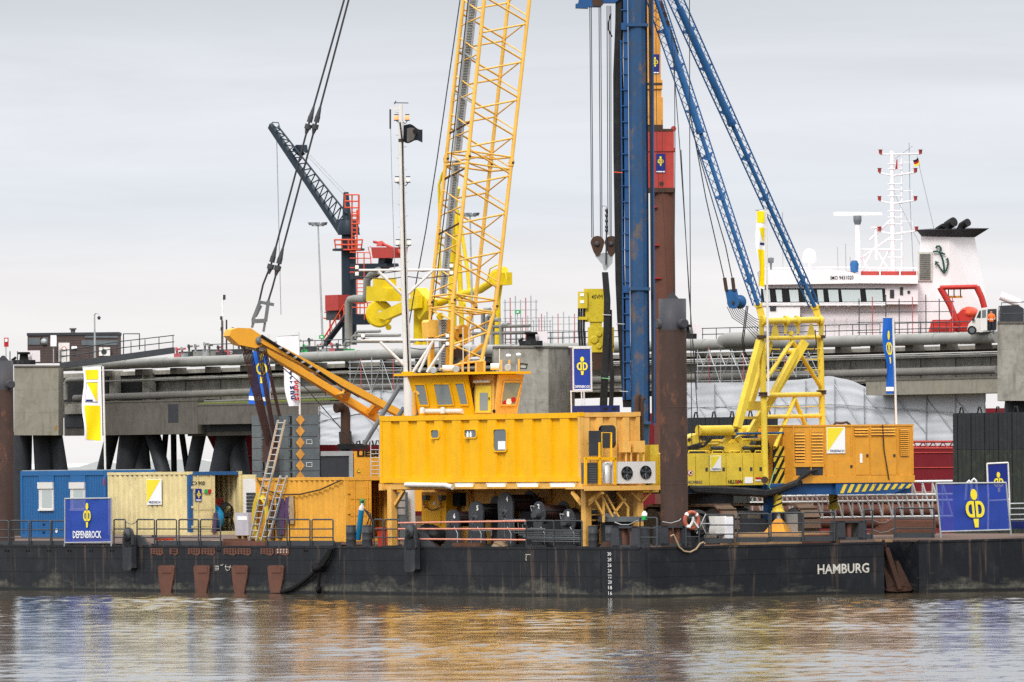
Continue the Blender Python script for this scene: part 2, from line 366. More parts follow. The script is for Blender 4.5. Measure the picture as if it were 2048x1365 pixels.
# far shore behind the jetty, distance haze put into its pale colour
mb = MB(); rs = random.Random(5); pts = []
for i in range(173):
    x = -1204+14*i; pts.append((x, 5200, 0)); 
top = [(p[0], 5200, 6+5*rs.random()) for p in pts]
for i in range(172): mb.hexa([pts[i],pts[i+1],(pts[i+1][0],5600,0),(pts[i][0],5600,0),top[i],top[i+1],(top[i+1][0],5600,9),(top[i][0],5600,9)])
paint('shore','c6cacb',.95,dirt=.3,scale=.01); struct(mb.build('far_shore','shore'))
# ------------------------------------------------------------------ barge hull
DZ = 1.87
def dz(v): return DZ+.0075*max(v,0)
def hull_mat():
    m = paint('hull','1f2127',.5,dirt=.16,dcol='5a5b5e',streak=.10,scale=.5,var=.16,k=.62,rust=.02,rcol='6b5048'); n, l = m.node_tree.nodes, m.node_tree.links; b = n['Principled BSDF']
    src = b.inputs['Base Color'].links[0].from_socket
    t = nd(n,'ShaderNodeTexCoord'); s = nd(n,'ShaderNodeSeparateXYZ'); g = nd(n,'ShaderNodeNewGeometry'); l.new(g.outputs['Position'], s.inputs[0])
    # mud and weed along the waterline, patchy
    mpg = nd(n,'ShaderNodeMapping'); mpg.inputs['Scale'].default_value=(.55,.55,1.9); l.new(t.outputs['Object'], mpg.inputs[0])
    n1 = nd(n,'ShaderNodeTexNoise',i_Scale=.5,i_Detail=9,i_Roughness=.66); l.new(mpg.outputs[0], n1.inputs['Vector'])
    a = nd(n,'ShaderNodeMath',operation='MULTIPLY_ADD',_1=3.0,_2=-1.12); l.new(n1.outputs['Fac'], a.inputs[0])
    c = nd(n,'ShaderNodeMath',operation='SUBTRACT'); l.new(a.outputs[0], c.inputs[0]); l.new(s.outputs['Z'], c.inputs[1])
    r = nd(n,'ShaderNodeMapRange',_1=-.1,_2=.4,_3=0,_4=.75); l.new(c.outputs[0], r.inputs[0])
    n2 = nd(n,'ShaderNodeTexNoise',i_Scale=4,i_Detail=8,i_Roughness=.7); l.new(t.outputs['Object'], n2.inputs['Vector'])
    cr = nd(n,'ShaderNodeValToRGB'); ramp(cr,[(.32,lin('2c2e30')[:3]),(.5,lin('5c5b52')[:3]),(.72,lin('86826f')[:3])]); l.new(n2.outputs['Fac'], cr.inputs[0])
    x = nd(n,'ShaderNodeMix',data_type='RGBA'); l.new(r.outputs[0], x.inputs[0]); l.new(src, x.inputs[6]); l.new(cr.outputs[0], x.inputs[7])
    # wet band right at the water
    r2 = nd(n,'ShaderNodeMapRange',_1=.10,_2=.16,_3=1,_4=0); l.new(s.outputs['Z'], r2.inputs[0])
    y = nd(n,'ShaderNodeMix',data_type='RGBA'); l.new(r2.outputs[0], y.inputs[0]); l.new(x.outputs[2], y.inputs[6]); y.inputs[7].default_value = lin('1c1d1e')
    # small white scrapes
    n3 = nd(n,'ShaderNodeTexNoise',i_Scale=2.3,i_Detail=12,i_Roughness=.8); l.new(t.outputs['Object'], n3.inputs['Vector'])
    r3 = nd(n,'ShaderNodeMapRange',_1=.69,_2=.74,_3=0,_4=.7); l.new(n3.outputs['Fac'], r3.inputs[0])
    z = nd(n,'ShaderNodeMix',data_type='RGBA'); l.new(r3.outputs[0], z.inputs[0]); l.new(y.outputs[2], z.inputs[6]); z.inputs[7].default_value = lin('9a9a96')
    # rust runs from the deck edge
    mp3 = nd(n,'ShaderNodeMapping'); mp3.inputs['Scale'].default_value=(3.5,3.5,.25); l.new(t.outputs['Object'], mp3.inputs[0])
    n4 = nd(n,'ShaderNodeTexNoise',i_Scale=1.0,i_Detail=5); l.new(mp3.outputs[0], n4.inputs['Vector'])
    r4 = nd(n,'ShaderNodeMapRange',_1=.60,_2=.75,_3=0,_4=.55); l.new(n4.outputs['Fac'], r4.inputs[0])
    w = nd(n,'ShaderNodeMix',data_type='RGBA'); l.new(r4.outputs[0], w.inputs[0]); l.new(z.outputs[2], w.inputs[6]); w.inputs[7].default_value = lin('6b5a4e')
    l.new(w.outputs[2], b.inputs['Base Color'])
hull_mat()
va, vb = vz(1768,1130,0)[0], vz(1838,1130,0)[0]
VEND = 27.0; SEND = -78.0
barge = thing('work_barge','long black steel work barge with worn hull carrying the cranes and containers','barge',B(-30,10,0))
def prismh(poly, z0, name, m):
    mb = MB(); n = len(poly); lo = [B(s,v,z0) for s,v in poly]; hi = [B(s,v,dz(v)) for s,v in poly]
    mb.add(lo+hi, [tuple(range(n,2*n))]+[(i,(i+1)%n,n+(i+1)%n,n+i) for i in range(n)]); return mb.build(name,m,barge)
poly = [(SEND,0),(-.25,0),(0,.22),(0,va),(-1.3,va+.25),(-1.3,vb),(0,vb),(0,VEND),(SEND,VEND)]
hull = prismh(poly,-1.2,'hull','hull')
# deck plating just above the hull top, rusty
ins = [(SEND,.12),(-.3,.12),(-.14,.3),(-.14,va-.1),(-1.45,va+.15),(-1.45,vb+.1),(-.14,vb+.1),(-.14,VEND-.1),(SEND,VEND-.1)]
mb = MB(); mb.add([B(s,v,dz(v)+.006) for s,v in ins],[tuple(range(len(ins)))]); mb.build('deck_plate','deck_rust',barge)
# rubbing strakes and weld lines (thin plates), hull plates joints
for i,zf in enumerate((.42,.72)):
    mb = MB(); z = DZ*zf
    mb.bb((SEND,-.3),(-.012,-.001),(z,z+.022)); mb.build('weld_seam','hull',barge)
    mb = MB(); mb.add([B(.001,.25,z),B(.012,.25,z),B(.012,va,z+.08),B(.001,va,z+.08),B(.001,.25,z+.022),B(.012,.25,z+.022),B(.012,va,z+.10),B(.001,va,z+.10)],[(0,1,2,3),(4,5,6,7),(0,1,5,4),(1,2,6,5)]); mb.build('weld_seam','hull',barge)
for px in (268,668,1093,1200):
    s,_ = sv(px,1130,0); MB().bb((s,s+.05),(-.010,-.001),(.0,DZ-.05)).build('weld_seam','hull',barge)
for px in (1290,1560):
    v,_ = vz(px,1130,0); MB().bb((.001,.01),(v,v+.04),(.0,DZ-.05)).build('weld_seam','hull',barge)
# deck edge angle
MB().bb((SEND,-.3),(-.03,.10),(DZ-.05,DZ+.03)).build('deck_edge','hull',barge)
mb = MB()
for a,b in ((.3,va),(vb,VEND)):
    mb = MB(); mb.hexa([B(-.1,a,dz(a)-.05),B(.03,a,dz(a)-.05),B(.03,b,dz(b)-.05),B(-.1,b,dz(b)-.05),B(-.1,a,dz(a)+.03),B(.03,a,dz(a)+.03),B(.03,b,dz(b)+.03),B(-.1,b,dz(b)+.03)]); mb.build('deck_edge','hull',barge)
# trapezoid rusty plates welded on the long side
for px in (334,405,481,553):
    c = px
    pts = [(c-16,1135),(c-13,1131),(c+13,1131),(c+16,1135),(c+14,1160),(c+9,1186),(c-10,1186),(c-14,1160)]
    w = [Bv(x,y,0)-VD*.004 for x,y in pts]
    MB().prism(w,-VD*.05).build('doubler_plate','rust_plate',barge)
    w = [Bv(x,y,-.05)-VD*.004 for x,y in [(c-9,1134),(c+10,1134),(c+10,1146),(c-9,1146)]]
    MB().prism(w,-VD*.025).build('patch_plate','rust_plate',barge)
for a,b in ((302,326),(340,356),(377,400),(404,430),(448,473),(476,502),(522,547),(552,578)):
    w = [Bv(x,y,0)-VD*.004 for x,y in [(a,1097),(b,1097),(b+1,1108),(b-4,1112),(a+6,1108),(a,1110)]]
    p = MB().prism(w,-VD*.02).build('bolt_plate','rust_plate',barge)
    for i in range(4):
        for y in (1100,1105):
            x = a+4+(b-a-8)*i/3; q = Bv(x,y,-.02); MB().lathe(q-VD*.003,-VD,[(0,.035),(.02,.035)],6).build('bolt','rubber' if a!=552 else 'paint_worn',p)
for px in (14,56,98,139,182,224,438,612):
    for dx in (-2.5,2.5):
        q = Bv(px+dx,1102,0); MB().lathe(q-VD*.004,-VD,[(0,.05),(.012,.05)],8).build('scupper_hole','dark_glow',barge)
for px in (1413,1475,1480,1541,1546,1606,1612,1678,1873,1882,1941,1948,2008,2014):
    q = Bs(px,1094 - (px-1413)*.02,0); MB().lathe(q+SD*.004,SD,[(0,.04),(.012,.04)],8).build('scupper_hole','dark_glow',barge)
# draught marks and port of registry
for i,t in enumerate(['30','28','26','24','22','20','18','16']):
    y = 1112+i*11.2; q = Bv(1215.5+i*.25,y,0); text(t,q,SD,ZD,.135,'print_white',barge,'draught_mark',width=.25,bold=.0)
v0,z0 = vz(1635,1149,0); v1,_ = vz(1738,1145,0)
text('HAMBURG',B(0,v0,z0),VD+ZD*.012,ZD-VD*.0,.37,'paint_worn',barge,'port_name',width=v1-v0,bold=.02)
# roller fairlead arms hanging over the long side
def fairlead(pxl,pxr,yt,ym,yb,lab):
    t = thing('mooring_fairlead',lab,'fairlead',Bv((pxl+pxr)/2,yb,-.2),'fairlead arms over the barge side')
    s0,_ = sv(pxl,ym,-.2); s1,_ = sv(pxr,ym,-.2); zb = sv(pxl,yb,-.2)[1]; zt = sv(pxl,yt,-.2)[1]; zm = sv(pxl,ym,0)[1]; w = s1-s0
    def prof(z0,z1,ww,off): 
        c = (s0+s1)/2+off; pts=[]
        for k in range(9): a = pi*k/8; pts.append(B(c+ww/2*cos(a),-.28,z1+ww/2*sin(a)*.8))
        pts += [B(c-ww/2,-.28,z0+.1),B(c-ww/2+.1,-.28,z0),B(c+ww/2-.1,-.28,z0),B(c+ww/2,-.28,z0+.1)]
        return pts
    MB().prism(prof(zb,zm,w,0),VD*.24).build('arm','hull_plate',t)
    MB().prism([p+VD*.0 for p in prof(zm-.3,zt-.25,w*.92,w*.1)],VD*.10-SD*0).build('cheek_plate','dark_steel',t)
    q = B((s0+s1)/2+w*.1,-.30,zt-.28); MB().lathe(q,-VD,[(0,w*.34),(.05,w*.34),(.05,w*.14),(.09,w*.14)],18).build('roller','dark_steel',t)
    q = B((s0+s1)/2+w*.1,-.395,zt-.28); MB().lathe(q,-VD,[(0,w*.07),(.03,w*.07)],10).build('pin','rubber',t)
    MB().prism([B(s0+.1,.05,DZ+.02),B(s1+.9,.05,DZ+.02),B(s1+.1,.05,zt-.3),B(s0+.1,.05,zt-.3)],VD*.12).build('bracket','dark_steel',t)
fairlead(248,266,1056,1080,1141,'black steel roller arm hanging over the hull in front of the cream container')
fairlead(811,833,1049,1085,1144,'black steel roller arm hanging over the hull below the yellow deckhouse')
# anchor in its slot
an = thing('anchor','rusty ship anchor hanging in the hull slot beside the port name','anchor',Bs(1795,1180,-.6))
def AP(x,y,s=-.35): return Bs(x,y,s)
MB().beam(AP(1771,1098),AP(1797,1178),.20,.24,SD).build('shank','anchor_rust',an)
MB().prism([AP(1770,1180),AP(1790,1170),AP(1800,1174),AP(1826,1176),AP(1822,1182),AP(1798,1184),AP(1776,1183)],-SD*.35).build('crown','anchor_rust',an)
MB().prism([AP(1767,1133),AP(1770,1135),AP(1792,1172),AP(1774,1178)],-SD*.12).build('fluke','anchor_rust',an)
MB().prism([AP(1792,1122),AP(1797,1122),AP(1824,1176),AP(1800,1172)],-SD*.12).build('fluke','anchor_rust',an)
MB().tube([AP(1766,1080,-.2),AP(1769,1090,-.25),AP(1772,1100)],.06,8).build('shackle','anchor_rust',an)
# ------------------------------------------------------------------ containers and cabins on deck
def corr(o, d, n, length, z0, z1, pitch, dep, wide=.36):      # corrugated sheet: origin, direction, inward normal
    prof = []; x = 0; k = max(1,round(length/pitch)); p = length/k
    for i in range(k): prof += [(x,0),(x+p*wide,0),(x+p*.5,dep),(x+p*(.5+wide),dep)]; x += p
    prof.append((length,0)); mb = MB(); m = len(prof)
    vs = [o+d*a+n*b+ZD*z0 for a,b in prof]+[o+d*a+n*b+ZD*z1 for a,b in prof]
    return mb.add(vs,[(i,i+1,m+i+1,m+i) for i in range(m-1)])
def container(t, s0, s1, v0, v1, z0, z1, wall, frame, pitch=.40, dep=.055, open_right=True, doors=True):
    fr = .09
    corr(B(s0+.1,v0+.01,0),SD,VD,s1-s0-.2,z0+.14,z1-.10,pitch,dep).build('side_wall',wall,t)
    corr(B(s0+.1,v1-.01,0),SD,-VD,s1-s0-.2,z0+.14,z1-.10,pitch,dep).build('side_wall',wall,t)
    corr(B(s0+.01,v0+.1,0),VD,SD,v1-v0-.2,z0+.14,z1-.10,pitch,dep).build('end_wall',wall,t)
    MB().bb((s0,s1),(v0,v1),(z1-.03,z1-.0)).build('roof',wall,t)
    MB().bb((s0+.02,s1-.02),(v0+.02,v1-.02),(z0+.10,z0+.15)).build('floor','wood_dark',t)
    for s in (s0-.005,s1-.135):
        for v in (v0-.005,v1-.135): MB().bb((s,s+.14),(v,v+.14),(z0,z1-.04)).build('corner_post',frame,t)
    for v in (v0-.004,v1-.056):
        MB().bb((s0+.135,s1-.135),(v,v+.06),(z0+.003,z0+.15)).build('bottom_rail',frame,t)
        MB().bb((s0+.135,s1-.135),(v,v+.06),(z1-.11,z1-.033)).build('top_rail',frame,t)
    for s in (s0-.004,s1-.056):
        MB().bb((s,s+.06),(v0+.135,v1-.135),(z0+.003,z0+.15)).build('sill',frame,t)
        MB().bb((s,s+.06),(v0+.135,v1-.135),(z1-.13,z1-.033)).build('header',frame,t)
    for s in (s0-.02,s1-.16):
        for v in (v0-.02,v1-.16):
            for z in (z0,z1-.12): MB().bb((s,s+.18),(v,v+.18),(z-.005,z+.125)).build('corner_casting',frame,t)
    if doors:
        vm = (v0+v1)/2
        leaves = [(v0+.14,vm-.01)]+([] if open_right else [(vm+.01,v1-.14)])
        for a,b in leaves:
            d = MB().bb((s1-.07,s1-.02),(a,b),(z0+.16,z1-.14)).build('door',wall,t)
            for k in range(3):
                c = z0+.35+k*(z1-z0-.55)/3; MB().bb((s1-.02,s1-.003),(a+.08,b-.08),(c,c+(z1-z0)*.2)).build('door_panel',wall,d)
            for c in (a+.25,b-.22): MB().tube([B(s1+.03,c,z0+.18),B(s1+.03,c,z1-.16)],.022,6).build('locking_bar',wall,d)
            for c in (.3,1.1,1.9): MB().bb((s1-.018,s1+.04),(a-.06,a+.05),(z0+c,z0+c+.09)).build('hinge',frame,d)
        if open_right:                      # leaf swung back along the far side
            MB().bb((s1-.02,s1+1.05),(v1+.02,v1+.07),(z0+.16,z1-.14)).build('open_door',wall,t)
def dims(pl, pr, yt, yb, v): 
    s0,_ = sv(pl,(yt+yb)/2,v); s1,zt = sv(pr,yt,v); _,zb = sv(pr,yb,v); return s0,s1,zb,zt
# --- blue site cabin
V1 = 1.25
s0,s1,zb,zt = dims(41,211,941,1078,V1); BL = (s0,s1,zb,zt)
t = thing('site_cabin','blue portable site cabin with two white shuttered windows on the barge','cabin',B((s0+s1)/2,V1+1.2,zb))
v0,v1 = V1, V1+2.44
MB().bb((s0+.1,s1-.1),(v0+.05,v1-.05),(zb+.16,zt-.16)).build('wall','cont_blue',t)
for k in range(5):                        # ribbed panels
    a = s0+.12+(s1-s0-.24)*k/5; b = s0+.12+(s1-s0-.24)*(k+1)/5
    w = MB(); n = 10
    for i in range(n): w.bb((a+.02+(b-a-.03)*i/n,a+.02+(b-a-.03)*(i+.8)/n),(v0+.03,v0+.052),(zb+.17,zt-.17))
    o = w.build('ribbed_panel','cont_blue',t); o['kind'] = 'stuff'
w = MB()
for i in range(16): w.bb((s1-.102,s1-.08),(v0+.15+i*.135,v0+.15+i*.135+.11),(zb+.17,zt-.17))
w.build('ribbed_panel','cont_blue',t)['kind'] = 'stuff'
for s in (s0,s1-.16):
    for v in (v0,v1-.16): MB().bb((s,s+.16),(v,v+.16),(zb,zt)).build('corner_post','cont_blue',t)
MB().bb((s0+.16,s1-.16),(v0-.01,v0+.15),(zt-.20,zt-.005)).build('top_rail','cont_blue',t)
MB().bb((s0+.16,s1-.16),(v0-.01,v0+.15),(zb+.003,zb+.18)).build('bottom_rail','cont_blue',t)
MB().bb((s1-.15,s1+.01),(v0+.16,v1-.16),(zt-.20,zt-.005)).build('top_rail','cont_blue',t)
MB().bb((s0+.05,s1-.05),(v0+.05,v1-.05),(zt-.15,zt+.03)).build('roof','galv',t)
for a,b in ((78,107),(141,170)):
    x0,z1 = sv(a,965,v0); x1,z0 = sv(b,1022,v0)
    wn = MB().bb((x0,x1),(v0-.02,v0+.06),(z0,z1)).build('window','white_paint',t)
    MB().bb((x0+.28,x1-.1),(v0-.028,v0-.021),(z0+.13,z1-.32)).build('pane','glass_pale',wn)
    MB().bb((x0-.03,x1+.03),(v0-.07,v0-.021),(z1-.27,z1+.0)).build('shutter_box','white_paint',wn)
    MB().bb((x0-.02,x1+.02),(v0-.06,v0-.021),(z0,z0+.07)).build('sill','white_paint',wn)
    MB().bb((x0-.04,x1+.04),(v0+.0,v0+.03),(z1+.01,z1+.42)).build('blind_panel','cont_blue',wn)
for y in (1049,1065): MB().lathe(Bv(88,y,v0+.028),-VD,[(0,.06),(.03,.06),(.03,.03)],12).build('vent','print_black',t)
MB().lathe(Bv(113.5,1062,v0+.028),-VD,[(0,.09),(.02,.09)],14).build('round_label','print_white',t)
MB().bb((s1-.14,s1-.05),(v0-.018,v0-.011),(zt-.62,zt-.35)).build('sticker','print_red',t)
# --- cream container
s0,s1,zb,zt = dims(216,378,944,1071,V1); CR = (s0,s1,zb,zt)
t = thing('shipping_container','rusty cream shipping container with one door open on the barge','container',B((s0+s1)/2,V1+1.2,zb))
container(t,s0,s1,V1,V1+2.5,zb,zt,'cont_cream','cont_cream')
MB().bb((s1-.15,s1+.02),(V1-.012,V1+.16),(zb+.1,zt-.1)).build('painted_post','frame_blue',t)
MB().bb((s1-.05,s1+.03),(V1+.17,V1+2.33),(zt-.14,zt+.0)).build('painted_header','frame_blue',t)
x0,z1 = sv(294,959,V1); x1,z0 = sv(324,1010,V1)
def tri_board(parent, O, xd, yd, w, h, word, nn, frame='dark_steel', fs=.1, slash=True):
    # white board with a yellow triangle in the upper left and a word under it
    O = Vector(O); e = nn*.03
    bo = MB().prism([O,O+xd*w,O+xd*w+yd*h,O+yd*h],e).build('name_board','print_white',parent)
    MB().prism([O+xd*.02+yd*(h*.04)+e,O+xd*(w-.05)+yd*(h-.02)+e,O+xd*.02+yd*(h-.02)+e],nn*.006).build('yellow_field','logo_yellow',bo)
    text(word,O+xd*(w*.18)+yd*(h*.05)+e,xd,yd,h*fs,'print_navy',bo,'lettering',width=w*.76,bold=.012,thick=.012)
    return bo
tri_board(t,B(x0,V1-.005,z0),SD,ZD,x1-x0,z1-z0,'FREDRICH',-VD)
VDz = lambda px,py,s: vz(px,py,s)
text('CX900',Bs(383,971,s1-.0),VD,ZD,.16,'print_black',t,'lettering',bold=.01,thick=.02)
def panel_s(t,s,px0,y0,px1,y1,m,name='plate',th=.02,off=.0):    # flat plate on a plane s = const given by photo corners
    a,z1 = vz(px0,y0,s); b,z0 = vz(px1,y1,s); return MB().bb((s+off,s+off+th),(a,b),(z0,z1)).build(name,m,t),a,b,z0,z1
def panel_v(t,v,px0,y0,px1,y1,m,name='plate',th=.02,off=.0):
    a,z1 = sv(px0,y0,v); b,z0 = sv(px1,y1,v); return MB().bb((a,b),(v-off-th,v-off),(z0,z1)).build(name,m,t),a,b,z0,z1
o,a,b,z0,z1 = panel_s(t,s1+.035,390.5,978,403,1003,'banner_navy','small_sign')
emblem(B(s1+.055,(a+b)/2,z0+.12),VD,ZD,(z1-z0)*.62,'logo_yellow',o,wk=.9)
MB().bb((s1+.058,s1+.062),(a+.03,b-.03),(z0+.03,z0+.07)).build('lettering','print_white',o)
o,*_ = panel_s(t,s1+.035,409,979,415,987,'green_paint','safety_sign'); o,*_ = panel_s(t,s1+.035,416,979,422,987,'print_red','safety_sign')
# what stands in the open container
def blob(mb, c, rx, ry, rz, n=12, seed=0, rough=.18):
    r = random.Random(seed); ph = [r.random()*6 for _ in range(6)]
    def fn(u,v):
        a, e = u*2*pi, (v-.5)*pi; k = 1+rough*(sin(3*a+ph[0])*cos(2*e+ph[1])+.6*sin(5*a+ph[2]+3*e))
        return Vector(c)+Vector((cos(a)*cos(e)*rx*k, sin(a)*cos(e)*ry*k, sin(e)*rz*k))
    return mb.grid(fn,n,n//2+2)
g = MB(); blob(g,B(s1-.5,V1+1.55,zb+.62),.38,.38,.5,14,3); tag(g.build('blue_bag','oxy_blue'),'bright blue plastic bag just inside the open cream container','bag')
for i,(dv,dzz,r) in enumerate(((1.95,.45,.42),(2.15,1.0,.3))):
    g = MB(); o_ = B(s1-.5-.2*i,V1+dv,zb+dzz)
    for k in range(5):
        rr = r*(1-.07*k); g.tube([o_+SD*(k*.05)+VD*(rr*cos(a*pi/9))+ZD*(rr*sin(a*pi/9)) for a in range(19)],.035,5)
    ob = g.build('hose_coil','hose_black'); ob['kind']='stuff'; tag(ob,['dark coiled hoses low inside the open cream container','dark coiled hoses hung inside the open cream container'][i],'hose')
g = MB().bb((s1-1.2,s1-1.15),(V1+1.4,V1+2.3),(zb+1.1,zb+1.5)); tag(g.build('red_board','cap_red'),'dull red board hung inside the open cream container','board')
g = MB(); g.tube([B(s1+.1,V1+1.12,zb+.1),B(s1+.1,V1+1.2,zb+.9)],.09,8); tag(g.build('wrapped_pole','purple_sling'),'dark wrapped pole leaning on the cream container door','pole')
# --- orange container
s0,s1,zb,zt = dims(512,691,955,1084,1.15); OR = (s0,s1,zb,zt)
t = thing('shipping_container','orange yellow shipping container with ladders leaning on it','container',B((s0+s1)/2,1.15+1.2,zb))
container(t,s0,s1,1.15,3.6,zb,zt,'cont_orange','cont_orange')
o,*_ = panel_s(t,s1+.035,719.5,998,729,1010,'green_paint','safety_sign'); panel_s(o,s1+.06,722,1000,727,1008,'print_white','symbol',.005)
# small items by the orange container
s = sv(485,1070,V1)[0]
t = thing('wrapped_pallet','white wrapped carton stack on a pallet between containers','pallet',Bv(484,1078,1.3))
a,z1 = sv(470,1026,1.3); b,z0 = sv(497,1072,1.3)
MB().bb((a,b),(1.3,2.2),(z0+.02,z1)).build('wrapped_load','wrap',t)
MB().bb((a+.2,b-.1),(1.29,1.298),(z1-.3,z1-.14)).build('sheet_label','print_white',t)
for k in range(3): MB().bb((a+k*(b-a-.12)/2,a+k*(b-a-.12)/2+.12),(1.32,2.2),(DZ+.05,z0)).build('pallet_block','wood',t)
MB().bb((a,b),(1.3,2.2),(z0,z0+.018)).build('pallet_top','wood',t)
t = thing('white_cabinet','white cabinet with dark louvred front behind the ladder','cabinet',Bv(500,1070,3.0))
a,z1 = sv(486,958,3.0); b,z0 = sv(522,1068,3.0)
MB().bb((a,b),(3.0,4.0),(DZ+.02,z1)).build('body','white_paint',t)
for k in range(9): 
    c = z0+.45+k*.14; MB().bb((a+.3,b-.1),(2.96,2.998),(c,c+.10)).build('louver','slate',t)
# coiled yellow hose on the orange container
g = MB()
for k in range(7):
    rx, rz = .62-.035*k, 1.28-.05*k; c = Bv(521,1038,.98-.02*k)
    g.tube([c+SD*(rx*cos(a*pi/10))+ZD*(rz*sin(a*pi/10)*.82) for a in range(21)],.035,6)
ob = g.build('coiled_hose','hose_yellow'); tag(ob,'yellow hose coiled in a tall loop behind the leaning ladders','hose'); ob['kind']='stuff'
# slings hanging on the orange container
for i,(px,y0,y1,w,m) in enumerate(((543,1000,1080,7,'wood_dark'),(557,996,1078,8,'dark_steel'),(564,998,1070,7,'purple_sling'),(575,995,1045,6,'purple_sling'),(583,993,1048,8,'rope_tan'))):
    a = Bv(px,y0,1.08); b = Bv(px+1.5,y1,1.06); g = MB()
    for k in range(5): g.tube([a+SD*((k-2)*.05),a*.5+b*.5+SD*((k-2)*.09)-VD*.03,b+SD*((k-2)*.05)],.035,5)
    tag(g.build('lifting_sling',m),['brown lifting sling hanging behind the short ladder','grey lifting sling hanging behind the short ladder','long purple lifting sling on the orange container','short purple lifting sling on the orange container','mottled tan lifting sling on the orange container'][i],'sling','slings on the orange container')['kind']='stuff'
g = MB(); pts = [(514,958),(530,980),(560,990),(600,989),(640,980),(682,961)]
g.tube([Bv(x,y,1.06) for x,y in pts],.03,6); tag(g.build('slack_rope','cable_brown'),'brown rope swagged across the orange container wall','rope')
# ladders
def ladder(lab, x0,y0,x1,y1,w,v0,v1,n):
    t = thing('ladder',lab,'ladder',Bv(x0,y0,v0),'aluminium ladders')
    a = Bv(x0,y0,v0); b = Bv(x1,y1,v1); a2 = Bv(x0+w,y0,v0); b2 = Bv(x1+w,y1,v1)
    for p,q in ((a,b),(a2,b2)): MB().beam(p,q,.035,.08,VD).build('stile','alu',t)
    for k in range(n):
        f_ = (k+.6)/n; MB().tube([a.lerp(b,f_),a2.lerp(b2,f_)],.02,6).build('rung','alu',t)
ladder('long aluminium ladder leaning up against the grey counterweights',499,1082,556,841,14,.75,1.1,19)
ladder('short aluminium ladder leaning on the orange container',523,1082,561,952,13,.7,1.1,10)
# ------------------------------------------------------------------ gas cylinder, drums, bin
def drum(px0,px1,yt,yb,v,m,lab,name='steel_drum',cat='drum',grp=None):
    a,z1 = sv(px0,yt,v); b,z0 = sv(px1,yb,v); c = (a+b)/2; r = (b-a)/2*.545/.9; z0 = DZ+.01
    t = thing(name,lab,cat,B(c,v,z0),grp); h = z1-z0
    MB().lathe(B(c,v,z0),ZD,[(0,r),(h*.32,r),(h*.34,r*1.04),(h*.36,r),(h*.64,r),(h*.66,r*1.04),(h*.68,r),(h,r),(h,r*.9),(h-.04,r*.9)],18).build('shell',m,t)
    MB().lathe(B(c,v,z1-.005),ZD,[(0,r*1.04),(.03,r*1.04),(.03,r*.97)],18).build('rim',m,t)
drum(693,711,1052,1084,.55,'black_steel','scuffed black drum right of the orange container door',grp='black drums at the deck edge')
drum(725,744,1052,1084,.45,'black_steel','scuffed black drum under the wrapped cylinder hoses',grp='black drums at the deck edge')
t = thing('gas_cylinder','tilted blue gas cylinder with white shoulder beside black drums','gas cylinder',Bv(716,1082,.8))
a = Bv(716,1080,.8); b = Bv(723,1020,.8); d = (b-a).normalized(); ln = (b-a).length
MB().lathe(a,d,[(0,.10),(.03,.115),(ln,.115)],14).build('body','oxy_blue',t)
MB().lathe(a+d*ln,d,[(0,.115),(.12,.10),(.2,.05),(.28,.04)],14).build('shoulder','white_paint',t)
MB().lathe(a+d*(ln+.28),d,[(0,.06),(.08,.07),(.12,.03)],8).build('valve','dark_steel',t)
for i in range(4):
    p = Bv(728,1018,.75); g = MB().tube([p,p+SD*(.5+.1*i)-ZD*(.2+.15*i),p+SD*(.2*i)-ZD*(.9+.1*i)],.025,5).build('hose','hose_black',t)
t = thing('red_bin','orange red plastic bin under the deckhouse corner post','bin',Bv(767,1080,1.0))
a,z1 = sv(753,1055,1.0); b,z0 = sv(776,1079,1.0)
MB().hexa([B(a+.12,1.0,DZ+.02),B(b-.12,1.0,DZ+.02),B(b-.12,1.5,DZ+.02),B(a+.12,1.5,DZ+.02),B(a,1.0,z1-.1),B(b,1.0,z1-.1),B(b,1.55,z1-.1),B(a,1.55,z1-.1)]).build('tub','bin_red',t)
MB().bb((a-.04,b+.04),(.96,1.6),(z1-.1,z1)).build('lid','bin_red',t)
# folding stool on deck edge
t = thing('folding_stool','small orange topped folding stool at the barge edge','stool',Bv(325,1092,.3))
a,z1 = sv(314,1077,.3); b,_ = sv(340,1077,.3)
MB().bb((a,b),(.15,.5),(z1-.08,z1)).build('seat','bin_red',t)
for p,q in (((317,1092),(333,1079)),((333,1092),(317,1079))): MB().tube([Bv(*p,.3),Bv(*q,.3)],.02,5).build('leg','white_paint',t)
# ------------------------------------------------------------------ yellow deckhouse on posts
HV = .45
h0,h1,hb,ht = dims(760,1160,826,963,HV); hve = vz(1280,900,h1)[0]
dh = thing('deckhouse','long bright yellow corrugated deckhouse raised on posts at the barge edge','deckhouse',B((h0+h1)/2,1.7,DZ))
corr(B(h0+.16,HV+.012,0),SD,VD,h1-h0-.32,hb+.18,ht-.18,1.32,.10,.47).build('side_wall','house_yellow',dh)
MB().bb((h0,h1),(hve-.08,hve),(hb,ht)).build('back_wall','house_ochre',dh)
MB().bb((h0,h0+.08),(HV+.12,hve-.09),(hb,ht)).build('end_wall','house_ochre',dh)
corr(B(h1-.012,HV+.16,0),VD,-SD,hve-HV-.3,hb+.18,ht-.15,.6,.09,.45).build('end_wall','house_ochre',dh)
MB().bb((h0+.05,h1-.05),(HV+.05,hve-.09),(ht-.06,ht-.01)).build('roof','house_yellow',dh)
MB().bb((h0+.05,h1-.05),(HV+.10,hve-.09),(hb+.02,hb+.10)).build('floor','house_ochre',dh)
for s in (h0-.006,h1-.154): 
    MB().bb((s,s+.16),(HV-.006,HV+.15),(hb,ht)).build('corner_post','house_yellow' if s<h0 else 'house_ochre',dh)
MB().bb((h1-.154,h1+.006),(hve-.15,hve+.006),(hb,ht)).build('corner_post','house_ochre',dh)
